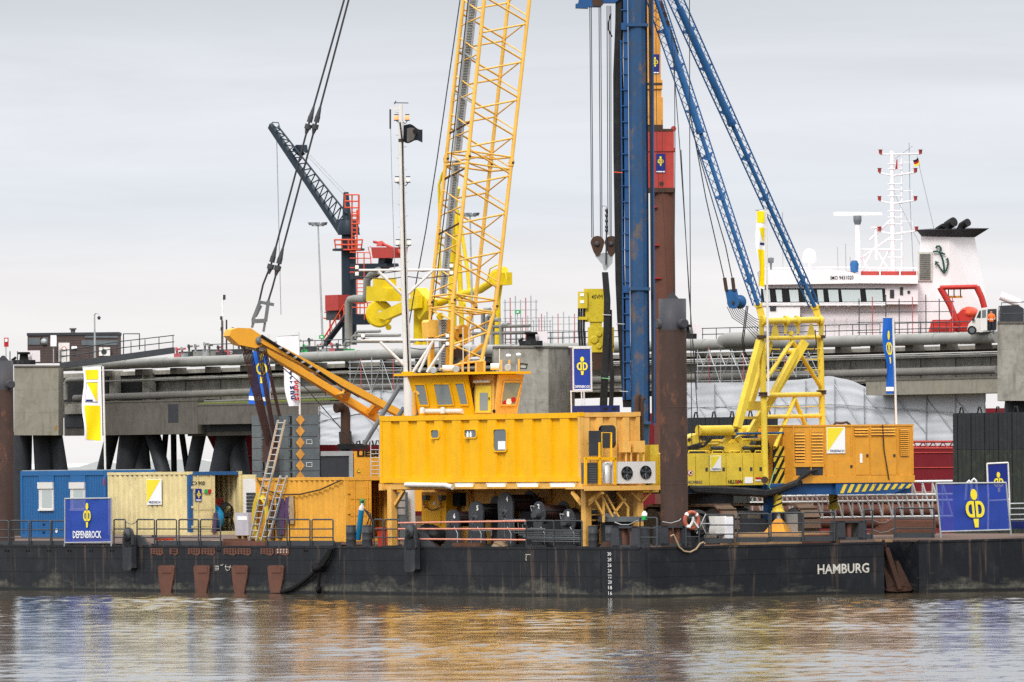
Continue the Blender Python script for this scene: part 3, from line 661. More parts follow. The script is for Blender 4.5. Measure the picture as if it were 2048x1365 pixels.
MB().bb((h0+.154,h1-.154),(HV-.01,HV+.12),(hb-.01,hb+.19)).build('bottom_rail','house_yellow',dh)
MB().bb((h0+.154,h1-.154),(HV-.01,HV+.12),(ht-.19,ht+.01)).build('top_rail','house_yellow',dh)
MB().bb((h1-.12,h1+.01),(HV+.15,hve-.15),(hb-.01,hb+.19)).build('bottom_rail','house_ochre',dh)
MB().bb((h1-.12,h1+.01),(HV+.15,hve-.15),(ht-.16,ht+.01)).build('top_rail','house_ochre',dh)
for s in (h0-.02,h1-.17):
    for z in (hb-.02,ht-.14): MB().bb((s,s+.2),(HV-.02,HV+.17),(z,z+.16)).build('corner_casting','house_yellow',dh)
for z in (hb-.02,ht-.14): MB().bb((h1-.17,h1+.03),(hve-.17,hve+.02),(z,z+.16)).build('corner_casting','house_ochre',dh)
def rrect(f, x0,x1,y0,y1,r,n=4):
    pts=[]
    for cx,cy,a0 in ((x1-r,y1-r,0),(x0+r,y1-r,pi/2),(x0+r,y0+r,pi),(x1-r,y0+r,3*pi/2)):
        for k in range(n+1): a=a0+pi/2*k/n; pts.append(f(cx+r*cos(a),cy+r*sin(a)))
    return pts
def port(t, v, a,y0,b,y1, rim, pane, r=.12, bw=.05):
    x0,z1 = sv(a,y0,v); x1,z0 = sv(b,y1,v)
    f = lambda x,z: B(x,v-.03,z)
    o = MB().ringprism(rrect(f,x0,x1,z0,z1,r),rrect(f,x0+bw*1.4,x1-bw*1.4,z0+bw,z1-bw,r*.8),VD*.11).build('window',rim,t)
    f2 = lambda x,z: B(x,v+.005,z)
    MB().prism(rrect(f2,x0+bw*.8,x1-bw*.8,z0+bw*.6,z1-bw*.6,r*.8),VD*.005).build('pane',pane,o); return o,x0,x1,z0,z1
port(dh,HV,860.5,858.5,880,878.5,'house_yellow','glass_mid'); 
o,x0,x1,z0,z1 = port(dh,HV,927.5,858,955,877.5,'house_yellow','glass_mid')
for dx in (.30,.52): MB().lathe(B(x0+dx,HV-.01,z0+.06),ZD,[(0,.05),(.14,.05),(.18,.02),(.22,.02)],8).build('bottle','print_white',o)
o,x0,x1,z0,z1 = port(dh,HV,985.5,857,1015.5,904.5,'house_yellow','glass_mid',.16)
MB().bb((x0+.38,x1-.14),(HV-.014,HV-.006),(z0+.1,z0+.42)).build('paper','print_white',o)
# end wall: door with dark rounded window, handle frame, cabinets
v0_,zt_ = vz(1196,851,h1); v1_,zb_ = vz(1231,962,h1)
f = lambda v,z: B(h1+.012,v,z)
d = MB().prism(rrect(f,v0_-.06,v1_+.06,zb_+.1,zt_+.06,.14),SD*.03).build('door','house_ochre',dh)
f = lambda v,z: B(h1+.045,v,z); MB().prism(rrect(f,v0_,v1_,zb_+1.25,zt_,.16),SD*.008).build('pane','glass_dark',d)
def boxpx_s(t,name,m,s,px0,y0,px1,y1,dep): 
    a,z1 = vz(px0,y0,s); b,z0 = vz(px1,y1,s); return MB().bb((s-dep,s),(a,b),(z0,z1)).build(name,m,t)
def boxpx_v(t,name,m,v,px0,y0,px1,y1,dep):
    a,z1 = sv(px0,y0,v); b,z0 = sv(px1,y1,v); return MB().bb((a,b),(v,v+dep),(z0,z1)).build(name,m,t)
boxpx_s(dh,'black_panel','slate',h1+.55,1180,862,1203,912,.1)
fr_ = [(1203,866),(1222,866),(1222,905)]
MB().tube([Bs(1203,912,h1+.5),Bs(1203,866,h1+.5),Bs(1222,866,h1+.5),Bs(1222,935,h1+.5)],.045,6).build('handle_frame','house_yellow',dh)
boxpx_s(dh,'junction_box','house_ochre',h1+.4,1246,884,1262,905,.3); boxpx_s(dh,'junction_box','house_ochre',h1+.4,1268,882,1290,905,.3)
for x in (1252,1262,1276,1287): MB().tube([Bs(x,905,h1+.3),Bs(x,968,h1+.3)],.05,6).build('pipe','house_ochre',dh)
for x,y0,r in ((1274,800,.10),(1283,806,.09)):            # exhaust pipes
    MB().tube([Bs(x,900,h1-.2),Bs(x,y0+2,h1-.2),Bs(x+1,y0-6,h1-.2),Bs(x+5,y0-10,h1-.2)],r,8).build('exhaust_pipe','cable_brown',dh)
# platform beyond the end wall
pz = vz(1200,974,h1+.5)[1]
va0 = vz(1168,970,h1+1.3)[0]; va1 = vz(1322,972,h1+1.3)[0]
MB().bb((h1+.02,h1+1.3),(va0,va1),(pz-.08,pz)).build('platform','house_ochre',dh)
MB().bb((h1+1.302,h1+1.36),(va0,va1),(pz-.14,pz+.03)).build('platform_edge','house_ochre',dh)
q = lambda x,y: Bs(x,y,h1+1.28)
for x in (1171,1199,1230): MB().beam(q(x,916),q(x,970),.09,.09,SD).build('frame_post','house_yellow',dh)
MB().beam(q(1169,917),q(1232,918),.09,.09,SD).build('frame_rail','house_yellow',dh)
MB().beam(q(1199,885),q(1199,917),.06,.06,SD).build('frame_post','house_yellow',dh)
boxpx_s(dh,'grille','grille_grey',h1+1.2,1174,926,1198,968,.4)
for k in range(8):
    a,z = vz(1175,929+k*4.8,h1+1.2); b,_ = vz(1197,929,h1+1.2); MB().bb((h1+1.202,h1+1.215),(a,b),(z-.03,z)).build('grille_bar','dark_steel',dh)
v_,z_ = vz(1213,967,h1+1.0); MB().lathe(B(h1+1.0,v_,z_),ZD,[(0,.16),(.75,.16),(.8,.1)],14).build('filter_cylinder','alu',dh)
# twin fan air conditioner
ac = thing('air_conditioner','white twin fan air conditioner on the deckhouse end platform','air conditioner',Bs(1270,968,h1+1.25))
boxpx_s(ac,'casing','white_paint',h1+1.25,1229,924,1311,967,.5)
for x,y in ((1253.5,946.5),(1291,945)):
    c = Bs(x,y,h1+1.25); r = .255
    fo = MB().lathe(c+SD*.004,SD,[(0,r),(.03,r),(.03,r*.93),(.008,r*.93)],24).build('fan','print_black',ac)
    MB().lathe(c+SD*.01,SD,[(0,.06),(.05,.05)],10).build('hub','dark_steel',fo)
    for k in range(5):
        a = k*2*pi/5; dd = VD*cos(a)+ZD*sin(a); ee = VD*cos(a+.5)+ZD*sin(a+.5)
        MB().prism([c+SD*.015+dd*.06,c+SD*.015+dd*r*.9,c+SD*.015+ee*r*.9,c+SD*.015+ee*.06],SD*.01).build('blade','grille_grey',fo)
    MB().tube([c+SD*.05,c+SD*.05-ZD*r*.5-VD*.04,c+SD*.05-ZD*r],.012,5).build('cable','galv',fo)
    MB().tube([c+SD*.045+VD*(r*.6*cos(a*pi/8))+ZD*(r*.6*sin(a*pi/8)) for a in range(17)],.008,4).build('guard_ring','dark_steel',fo)
for x in (1236,1300): boxpx_s(ac,'foot','dark_steel',h1+1.2,x,967,x+5,970,.3)
# supports
def post(px, v, y0=975, y1=1090, w=.26, base=True):
    s,z1 = sv(px,y0,v); MB().bb((s-w/2*1.2,s+w/2*1.2),(v-w/2,v+w/2),(DZ+.02,z1)).build('post','house_ochre',dh)
    if base: MB().bb((s-.3,s+.3),(v-.25,v+.25),(DZ+.007,DZ+.06)).build('base_plate','dark_steel',dh)
post(784,.6); post(1172,.6); post(784,2.9); post(1276,2.6,y0=972)
MB().bb((h0+.05,h1+.3),(HV+.05,HV+.3),(hb-.27,hb-.03)).build('girder','house_ochre',dh)
MB().bb((h0+.05,h1+.3),(hve-.4,hve-.15),(hb-.27,hb-.03)).build('girder','house_ochre',dh)
for px in (765,1165): s = sv(px,970,HV)[0]; MB().bb((s-.12,s+.12),(HV-.1,hve),(hb-.30,hb-.035)).build('cross_beam','house_ochre',dh)
q = lambda x,y,v=.6: Bv(x,y,v)
for a,b in (((791,1010),(808,982)),((1164,1010),(1145,985)),((1180,1010),(1205,985))): MB().beam(q(*a),q(*b),.12,.12,VD).build('knee_brace','house_ochre',dh)
q = lambda x,y: Bs(x,y,h1+.9)
for a,b in (((1178,1003),(1203,978)),((1200,985),(1232,1048)),((1212,990),(1244,1046)),((1234,985),(1256,1015)),((1256,1015),(1256,1040)),((1250,998),(1228,1028)),((1262,985),(1280,1003)),((1304,982),(1284,1003)),((1190,1000),(1206,1030)),((1207,1000),(1207,1045))):
    MB().beam(q(*a),q(*b),.07,.07,SD).build('stair_brace','house_ochre',dh)
MB().beam(q(1200,980),q(1316,981),.07,.07,SD).build('stair_brace','house_ochre',dh)
for k in range(6): MB().beam(Bs(1187,1008+k*11,h1-.4),Bs(1226,1006+k*11,h1-.4),.3,.04).build('stair_tread','house_ochre',dh)
# machinery space behind the winches
w0 = sv(843,1000,2.9)[0]
mw = thing('machinery_casing','ochre machinery wall under the raised deckhouse behind the winches','casing',B(-10,3.1,DZ))
MB().bb((w0,h1+.2),(2.95,3.05),(DZ+.02,hb-.28)).build('wall','house_ochre',mw)
for a,b in ((930,938),(1088,1100)): boxpx_v(mw,'pillar','house_ochre',2.78,a,978,b,1085,.16)
boxpx_v(mw,'door','house_ochre',2.9,944,985,990,1060,.045); boxpx_v(mw,'door','house_ochre',2.9,1040,985,1075,1060,.045)
boxpx_v(mw,'panel','house_ochre',2.88,1105,975,1150,1040,.06)
boxpx_v(mw,'work_coats','cloth_dark',2.5,893,986,920,1012,.3)
boxpx_v(mw,'switch_box','grey_steel',2.6,888,985,896,1003,.2)
for x in (867,): MB().tube([Bv(902,1000,2.8),Bv(905,985,2.8),Bv(940,984,2.8),Bv(943,1000,2.8),Bv(944,1040,2.8)],.05,6).build('conduit','house_ochre',mw)
MB().bb((h1-1.5,h1-1.3),(2.6,2.9),(DZ+.02,hb-.28)).build('pillar','concrete',mw)
cb = thing('yellow_cabinet','bright yellow hatch cabinet under the deckhouse left of the winches','cabinet',Bv(866,1082,2.2))
boxpx_v(cb,'body','house_yellow',2.2,843,985,893,1082,.5); boxpx_v(cb,'hatch','house_yellow',2.16,846,1022,881,1051,.036)
for x in (847,879): boxpx_v(cb,'vent_head','grey_steel',2.0,x-3,991,x+4,1001,.2); MB().tube([Bv(x,1000,2.1),Bv(x,1010,2.1),Bv(x+3,1015,2.1)],.07,7).build('vent_pipe','house_ochre',cb)
boxpx_v(cb,'sticker','print_white',2.185,866,1004,870,1011,.012)
MB().tube([Bv(852,1015,2.1),Bv(863,1021,2.1),Bv(875,1018,2.1),Bv(880,1014,2.1)],.02,5).build('cable','hose_black',cb)
bd = thing('grey_door','blue grey steel door under the deckhouse beside the mast','door',Bv(803,1085,3.1))
boxpx_v(bd,'leaf','weight_grey',3.1,791,985,813,1080,.08)
for y in (988,1003,1018): boxpx_v(bd,'door_panel','galv',3.07,794,y,810,y+12,.028)
for i,(a,b) in enumerate(((912,942),(975,1007),(1036,1072),(1102,1146))):
    lt = thing('tube_lamp',['leftmost lit tube lamp under the yellow deckhouse','second lit tube lamp from the left under the deckhouse','third lit tube lamp from the left under the deckhouse','rightmost lit tube lamp under the yellow deckhouse'][i],'lamp',Bv((a+b)/2,970,.35),'tube lamps under the deckhouse')
    x0,z1 = sv(a,966,.35); x1,z0 = sv(b,973,.35)
    MB().tube([B(x0,.38,z0+.03),B(x1,.38,z0+.03)],.05,8).build('tube','tube_light',lt); MB().bb((x0-.1,x1+.1),(.34,.44),(z0+.08,z0+.13)).build('housing','white_paint',lt)
MB().tube([Bv(812,970,.36),Bv(815,970,.36),Bv(890,971,.36),Bv(905,975,.36)],.10,8).build('white_duct','white_paint',dh)
# ------------------------------------------------------------------ anchor winches
def winch(px, yt, yb, wpx, num, lab, rnd=False):
    v = .95 if not rnd else .75; s,zt = sv(px,yt,v); zb = DZ+.03; hw = wpx/52/.545/2
    t = thing('mooring_winch',lab,'winch',B(s,v+.5,zb),'numbered winches under the deckhouse')
    H = zt-zb; r = min(hw,.5)
    if rnd:
        r = (sv(px,yt,v)[1]-sv(px,yb,v)[1])/2; c = B(s,v,zt-r)
        MB().lathe(c,VD,[(0,r),(.05,r)],28).build('flange','black_steel',t)
        MB().lathe(c-VD*.18,VD,[(0,.15),(.1,.2),(.18,.22)],12).build('motor','dark_steel',t)
        MB().lathe(c-VD*.1-SD*.28-ZD*.05,VD,[(0,.12),(.1,.14)],10).build('brake','black_steel',t)
        MB().tube([c-VD*.12-SD*.3+ZD*.1,c-VD*.15-SD*.32+ZD*.3,c-VD*.12-SD*.1+ZD*.28],.02,6).build('hose','galv',t)
        MB().bb((s-.3,s+.3),(v-.05,v+1.2),(zb-.02,zt-r*1.6)).build('bed','dark_steel',t)
    else:
        pts = [B(s-hw*1.25,v,zb),B(s+hw*1.25,v,zb),B(s+hw*.95,v,zb+H*.5)]
        pts += [B(s+hw*cos(a*pi/8),v,zt-hw*.75+hw*.75*sin(a*pi/8)) for a in range(9)]+[B(s-hw*.95,v,zb+H*.5)]
        MB().prism(pts,VD*.08).build('cheek_plate','black_steel',t)
        c = B(s-hw*.12,v,zt-H*.38); MB().lathe(c-VD*.05,VD,[(0,.10),(.02,.16),(.05,.18)],16).build('bearing','dark_steel',t)
        MB().lathe(c-VD*.08,VD,[(0,.05),(.03,.05)],10).build('shaft','rubber',t)
        MB().prism([p+VD*1.15 for p in pts],VD*.07).build('cheek_plate','black_steel',t); r = hw*.9
        c = B(s,v,zt-hw*.8)
    dr = MB(); dr.lathe(c+VD*.09,VD,[(0,r*.62),(1.05,r*.62)],20); d_ = dr.build('drum','wire_brown',t)
    w = MB()
    for k in range(12): w.lathe(c+VD*(.1+k*.083),VD,[(0,r*.64),(.03,r*.70),(.06,r*.64)],16)
    w.build('wire_rope','wire_brown' if num in '642' else 'rubber',d_)['kind']='stuff'
    MB().lathe(c+VD*1.1,VD,[(0,r),(.05,r)],20).build('flange','black_steel',t)
    MB().tube([c+SD*r+ZD*.12,c+SD*r+ZD*.12+VD*1.2],.04,6).build('guard_rail','black_steel',t)
    for k in range(8):
        a = k*pi/4+.3; rr = r*.78 if rnd else .24; cc = (c if rnd else B(s-hw*.12,v,zt-H*.38)); p = cc-VD*.004+SD*(rr*cos(a))+ZD*(rr*sin(a)); MB().lathe(p,-VD,[(0,.025),(.03,.025)],6).build('bolt','grey_steel',t)
    MB().tube([B(s+hw*.9,v-.06,zb+.1),B(s+hw*1.0,v-.08,zb+.5),B(s+hw*.5,v-.08,zb+.75)],.02,5).build('grease_pipe','galv',t)
    MB().bb((s-hw*1.3,s+hw*1.3),(v-.12,v+1.35),(zb-.025,zb+.08)).build('foundation','dark_steel',t)
    text(num,B(s+hw*.18 if not rnd else s-.04,v-.012,zt-(.36 if not rnd else .30)),SD,ZD,.20,'print_white',t,'number',width=.15,bold=.03)
    if num=='4': text('RR',B(s-.15,v-.012,zt-1.15),SD,ZD,.08,'print_white',t,'number',bold=.02)
winch(905,1019,1083,27,'6','smallest tall black winch, marked 6, leftmost under the deckhouse')
winch(951,1003,1083,29,'5','black winch marked 5 with arched cheek plate')
winch(1010,985,1085,30,'4','tallest black winch, marked 4, in the winch row')
winch(1077,1003,1053,30,'2','round black winch disc marked 2',True)
winch(1136,1018,1070,30,'1','round black winch disc marked 1 beside the yellow post',True)
for i,(px,y,r) in enumerate(((990,988,.34),(1048,990,.36),(1110,1008,.34),(1125,1010,.3))):
    c = Bv(px,y+22,2.3); t = thing('cable_drum',['dark wire drum behind winch 5','dark wire drum right behind winch 4','dark wire drum behind the round winch disc','dark wire drum between the two round winches'][i],'drum',Vector((c.x,c.y,DZ)),'wire drums behind the winches')
    MB().lathe(c,VD,[(0,r),(.05,r),(.05,r*.6),(.5,r*.6),(.5,r),(.55,r)],22).build('spool','black_steel',t); MB().bb((sv(px,y,2.3)[0]-.3,sv(px,y,2.3)[0]+.3),(2.3,2.8),(DZ+.02,c.z-r*.5)).build('stand','dark_steel',t)
# low pipe frames and tarpaulin heap in front of the winches
t = thing('hydraulic_pipework','bent grey hydraulic pipes in front of the winches','pipes',Bv(1080,1090,.5))
for k in range(6):
    y = 1062+k*4.2; MB().tube([Bv(1018+k*9,1040+k*3,.5),Bv(1020+k*9,y,.5),Bv(1160,y+1,.5)],.022,5).build('pipe','grey_steel',t)
for x,y0,y1 in ((943,1062,1088),(1010,1040,1075),(1050,1058,1075)): MB().tube([Bv(x,y1,.45),Bv(x,y0,.45),Bv(x+40,y0,.45),Bv(x+40,y0+10,.45)],.025,5).build('pipe','grey_steel',t)
g = MB(); blob(g,Bv(860,1070,1.2),.55,.5,.35,18,5,.25); blob(g,Bv(875,1073,1.0),.4,.4,.3,16,8,.25); tag(g.build('tarpaulin_heap','rubber'),'black crumpled tarpaulin heap in front of the yellow cabinet','tarpaulin')
g = MB().bb((sv(862,1080,.8)[0],sv(870,1080,.8)[0]),(.8,1.0),(DZ+.01,DZ+.35)); tag(g.build('wood_block','wood_dark'),'short brown timber block under the black tarpaulin','timber')
# three pink safety rails
for i,(ya,yb) in enumerate(((1046.5,1042.5),(1058.5,1058.5),(1078.5,1080.5))):
    g = MB().tube([Bv(797,ya,.06),Bv(925,(ya+yb)/2-.2,.06),Bv(1052,yb,.06)],.036,8)
    tag(g.build('safety_rail','handrail_pink'),['top pink safety rail in front of the winches','middle pink safety rail in front of the winches','bottom pink safety rail in front of the winches'][i],'rail','pink safety rails')
# ------------------------------------------------------------------ wheelhouse on the deckhouse roof
wz = ht+.01; vw = .95; sa = sv(838,824,vw)[0]; sb = sv(946,827,vw)[0]; sc_ = sb+1.15; vd = vz(991,825,sc_)[0]; ve = vz(1034,824,sc_)[0]; wt = sv(880,752,vw)[1]
wh = thing('wheelhouse','yellow wheelhouse with slanted windows on the deckhouse roof','wheelhouse',B((sa+sb)/2,1.8,wz))
tl = .32; 
def slab_v(sA,sB,z0,z1): 
    k0,k1 = (z0-wz)/(wt-wz),(z1-wz)/(wt-wz)
    return [B(sA,vw-tl*k0,z0),B(sB,vw-tl*k0,z0),B(sB,vw-tl*k0+.1,z0),B(sA,vw-tl*k0+.1,z0),B(sA,vw-tl*k1,z1),B(sB,vw-tl*k1,z1),B(sB,vw-tl*k1+.1,z1),B(sA,vw-tl*k1+.1,z1)]
def Wl(px,py):      # point on the slanted left wall
    lo,hi = 0.,1.
    v = vw
    for _ in range(12): s,z = sv(px,py,v); v = vw-tl*(z-wz)/(wt-wz)
    return B(s,v,z)
def Wr(px,py):
    s = sc_
    for _ in range(12): v,z = vz(px,py,s); s = sc_+.34*(z-wz)/(wt-wz)
    return B(s,v,z)
MB().hexa([B(sa,vw,wz),B(sb,vw,wz),B(sb,vw+.1,wz),B(sa,vw+.1,wz),B(sa-.3,vw-tl,wt),B(sb+.02,vw-tl,wt),B(sb+.02,vw-tl+.1,wt),B(sa-.3,vw-tl+.1,wt)]).build('front_wall','house_yellow',wh)
MB().prism([B(sa+.05,vw+.11,wz),B(sb-.01,vw+.11,wz),B(sc_-.12,vd+.01,wz),B(sc_-.12,ve-.02,wz),B(sa+.05,ve+.2,wz)],ZD*(wt-wz-.01)).build('core','house_ochre',wh)
MB().hexa([B(sc_-.1,vd,wz),B(sc_,vd,wz),B(sc_,ve,wz),B(sc_-.1,ve,wz),B(sc_+.24,vd-.05,wt),B(sc_+.34,vd-.05,wt),B(sc_+.34,ve+.12,wt),B(sc_+.24,ve+.12,wt)]).build('side_wall','house_ochre',wh)
MB().hexa([B(sa-.3,vw-.1,wt),B(sb,vw,wt),B(sc_,ve,wt),B(sa-.3,ve,wt),B(sa-.3,vw-.1,wt+.02),B(sb,vw,wt+.02),B(sc_,ve,wt+.02),B(sa-.3,ve,wt+.02)]).build('ceiling','house_ochre',wh)
rz = wt+.02
MB().prism([B(sa-.95,vw-.55,rz),B(sb+.3,vw-.6,rz),B(sc_+.62,vd-.25,rz),B(sc_+.62,ve+.25,rz),B(sa-.95,ve+.5,rz)],ZD*.09).build('roof','house_yellow',wh)
def slantwin(P, quad, nn):
    q = [P(x,y) for x,y in quad]; c = sum(q,Vector())/4
    o = MB().ringprism([p+(p-c).normalized()*.045+nn*.02 for p in q],[p-(p-c).normalized()*.03+nn*.02 for p in q],nn*.03).build('window','house_yellow' if nn.dot(VD)<-.5 else 'house_ochre',wh)
    MB().prism([p+nn*.012 for p in q],nn*.01).build('pane','glass_wheel',o); return o
glass('glass_wheel','7d878a',.05)
nl = (-VD+ZD*-.2).normalized(); nr = (SD-ZD*.2).normalized()
slantwin(Wl,[(841,811),(859,811),(851,769),(830,769)],nl); slantwin(Wl,[(876,811),(909,810),(900,768),(868,768)],nl); slantwin(Wl,[(922,810),(938,810),(929,766),(911,766)],nl)
o = slantwin(Wr,[(1001,810),(1030,810),(1042,764),(1007,764)],nr)
for x,y,r,m in ((1009,806,.10,'print_red'),(1017,804,.13,'print_white'),(1026,800,.11,'print_red')):
    MB().lathe(Wr(x,y)+nr*.025,nr,[(0,r),(.01,r)],12).build('lifejacket',m,o)
# recessed door
da = B(sb,vw+.11,wz); db = B(sc_-.12,vd+.01,wz); dd = (db-da).normalized(); dn = Vector((dd.y,-dd.x,0)); 
if dn.dot(Vector((0,-1,0)))<0: dn = -dn
def onrec(px,py):
    r = ray(px,py); t = (da-CAM).dot(dn)/r.dot(dn); return CAM+r*t
q = [onrec(953,826),onrec(984,826),onrec(984,772),onrec(954,772)]
do = MB().prism([p+dn*.01 for p in q],dn*.05).build('door','rig_yellow',wh)
MB().prism([onrec(x,y)+dn*.065 for x,y in ((962,821),(978,821),(978,786),(962,786))],dn*.01).build('pane','glass_wheel',do)
MB().tube([onrec(981,800)+dn*.08,onrec(981,795)+dn*.08],.03,6).build('handle','dark_steel',do)
MB().tube([onrec(954,764)+dn*.15,onrec(985,763)+dn*.15],.06,8).build('lamp_tube','white_paint',wh)
MB().tube([onrec(949,826)+dn*.05,onrec(948,780)+dn*.05,onrec(951,765)+dn*.05],.025,5).build('cable','hose_black',wh)
MB().lathe(onrec(990,823)+dn*.02,dn,[(0,.07),(.05,.07)],10).build('bell','rubber',wh)
# roof gear
rzt = rz+.09
def RW(px,py): return W(px,py,depth(sb-.5,1.6))
for a,b,y0,y1 in ((885,908,730,745),(981,998,727,741)):
    lt = MB().tube([RW(a,(y0+y1)/2),RW(b,(y0+y1)/2)],.13,10).build('floodlight','white_paint',wh); MB().tube([RW((a+b)/2,y1),RW((a+b)/2,746)],.04,6).build('bracket','dark_steel',lt)
for x,y,r in ((872,742,.14),(917,740,.14),(1021,737,.15)):
    ho = MB().lathe(RW(x,y),(-.3,-1,.05),[(0,.05),(.2,.08),(.35,r),(.36,r*.8)],14).build('horn','galv',wh)
fo = MB().ringprism([RW(*p)  for p in ((1037,738),(1053,739),(1056,728),(1039,726))],[RW(*p) for p in ((1039.5,736),(1051.5,737),(1053.5,730),(1041,728.5))],(0,.12,0)).build('searchlight','print_black',wh)
MB().prism([RW(*p)+Vector((0,.05,0)) for p in ((1039.5,736),(1051.5,737),(1053.5,730),(1041,728.5))],(0,.03,0)).build('lens','glass_pale',fo)
MB().tube([RW(1034,744),RW(1034,730)],.05,6).build('bracket','galv',wh)
for x,y0 in ((926,655),(938,658),(968,718),(999,698)): MB().tube([RW(x,y0),RW(x+.6,744)],.018,5).build('antenna','white_paint',wh)
for x,y0 in ((925,722),(937,720),(952,722),(969,722),(1003,720),(1019,720),(1038,718)):
    MB().tube([RW(x,744),RW(x,y0)],.045,6).build('rail_post','house_ochre',wh)
for x,y in ((1017,713),(1037,711)): MB().lathe(RW(x,y),ZD,[(0,.10),(.06,.10),(.09,.04)],10).build('gps_dome','print_white',wh)
MB().tube([RW(880,739),RW(925,727),RW(968,722)],.04,6).build('guard_rail','house_ochre',wh)
# life rafts and vents on the roof
for i,(a,b,y) in enumerate(((850,926,823),)):
    MB().tube([Bv(a,y,.9),Bv(b,y,.9)],.10,10).build('roof_cylinder','white_paint',dh)
for x in (845,886): MB().lathe(Bv(x,827,.75),ZD,[(0,.11),(.15,.11),(.22,.08),(.24,.02)],12).build('mushroom_vent','white_paint',dh)
MB().tube([Bv(829,830,.8),Bv(829,790,.8),Bv(832,784,.8),Bv(838,785,.8),Bv(839,790,.8)],.09,8).build('gooseneck','house_ochre',dh)
# ------------------------------------------------------------------ white signal mast
mv = 3.5
mY = depth(sv(817,900,mv)[0],mv)
def MW(px,py,dy=0): return W(px,py,mY+dy)
mt = thing('signal_mast','tall white signal mast with cross arms behind the deckhouse','mast',Vector((MW(820,1060).x,mY,DZ)))
mb = MB(); mb.tube([Vector((MW(821,1060).x,mY,DZ)),MW(818,900),MW(815,745),MW(808,540),MW(803,330),MW(801,209)],.215,14,r1=.085); mb.build('pole','white_paint',mt)
MB().tube([MW(818,760,-.2),MW(812,600,-.21),MW(807,400,-.2),MW(805,290,-.18),MW(800,245,-.1)],.035,6).build('cable','hose_black',mt)
MB().lathe(MW(816,752),ZD,[(0,.27),(.16,.27)],14).build('collar','house_yellow',mt)
for y,x0,x1 in ((541,716,903),(681,722,897)):
    MB().tube([MW(x0,y),MW(x1,y-.5)],.05,8).build('cross_arm','white_paint',mt)
for a,b in (((812,597),(757,543)),((812,592),(865,542)),((816,738),(760,684)),((824,748),(866,683)),((838,745),(866,682)),((854,745),(890,690))):
    MB().tube([MW(*a),MW(*b)],.06,8).build('arm_brace','white_paint',mt)
def maslamp(x,y,m,w=8,h=10):
    o = MB().lathe(MW(x,y+h/2),ZD,[(0,w/100),(.02,w/96),(h/58,w/96),(h/55,w/110)],10).build('signal_lamp',m,mt)
    MB().lathe(MW(x,y-h/2-.3),ZD,[(0,w/88),(.035,w/88)],10).build('lamp_cap','dark_steel',o); MB().lathe(MW(x,y+h/2+1),ZD,[(0,w/80),(.04,w/80)],10).build('lamp_base','dark_steel',o)
    MB().tube([MW(x,y+h/2+1),MW(x+(808-x)*.6,y+h/2+7),MW(803.5+(y-200)*.013,y+h/2+2)],.02,5).build('bracket','dark_steel',o)
for y,m in ((236,'orange_lamp'),(360,'lens'),(486,'lens')):
    for sg in (-1,1): maslamp(803.5+(y-230)*.013+sg*11,y,m)
for x,y in ((714,535),(714,548),(903,532),(903,546),(895,672),(895,688),(726,672)): maslamp(x,y,'lens',7,9)
for k in range(14):
    y = 225+k*23; x = 801+(y-209)*.0205; sg = 1 if k%2 else -1; MB().tube([MW(x,y),MW(x+sg*9,y),MW(x+sg*10,y-2)],.018,5).build('climbing_peg','white_paint',mt)
MB().tube([MW(788,206),MW(817,206.5)],.02,5).build('wind_vane','dark_steel',mt); MB().tube([MW(792,202),MW(789,209)],.02,5).build('vane_tip','dark_steel',mt)
MB().beam(MW(780,217),MW(801,217.5),.06,.07).build('top_arm','white_paint',mt)
MB().tube([MW(780.5,219),MW(783,330),MW(790,560)],.012,4).build('halyard','galv',mt); MB().tube([MW(780.5,219),MW(780.5,258)],.04,6).build('block','dark_steel',mt)
for y in (284,): MB().lathe(MW(803,y),ZD,[(0,.13),(.12,.13)],10).build('clamp','cable_brown',mt)
for a,b,r in (((800,772),(728,890),.09),((808,815),(775,870),.09)): MB().tube([W(a[0],a[1],mY+.5),W(b[0],b[1],mY+.5)],r,8).build('stay_tube','grey_steel',mt)
# black flag flying from the mast
fl = MB()
def fn(u,v):
    x = 807+u*38; y = 284-v*(36-10*u)-u*(-1)*4 + 3*sin(u*7+v*2); return MW(x,y-u*4,.25*sin(u*6+v*1.5)-.2)
fl.grid(fn,14,8); fo = tag(fl.build('black_flag','cloth_dark'),'small ragged black flag flying from the white mast','flag')
g = MB(); g.grid(lambda u,v: fn(.18+.6*u*(.6+.4*v),.08+.72*v)+Vector((0,-.03,0)),8,5); g.build('pale_print','pipe_dull',fo)
g = MB(); g.lathe(fn(.62,.62)+Vector((0,-.06,0)),(0,-1,0),[(0,.11),(.01,.11)],10); g.build('dark_spot','print_black',fo)
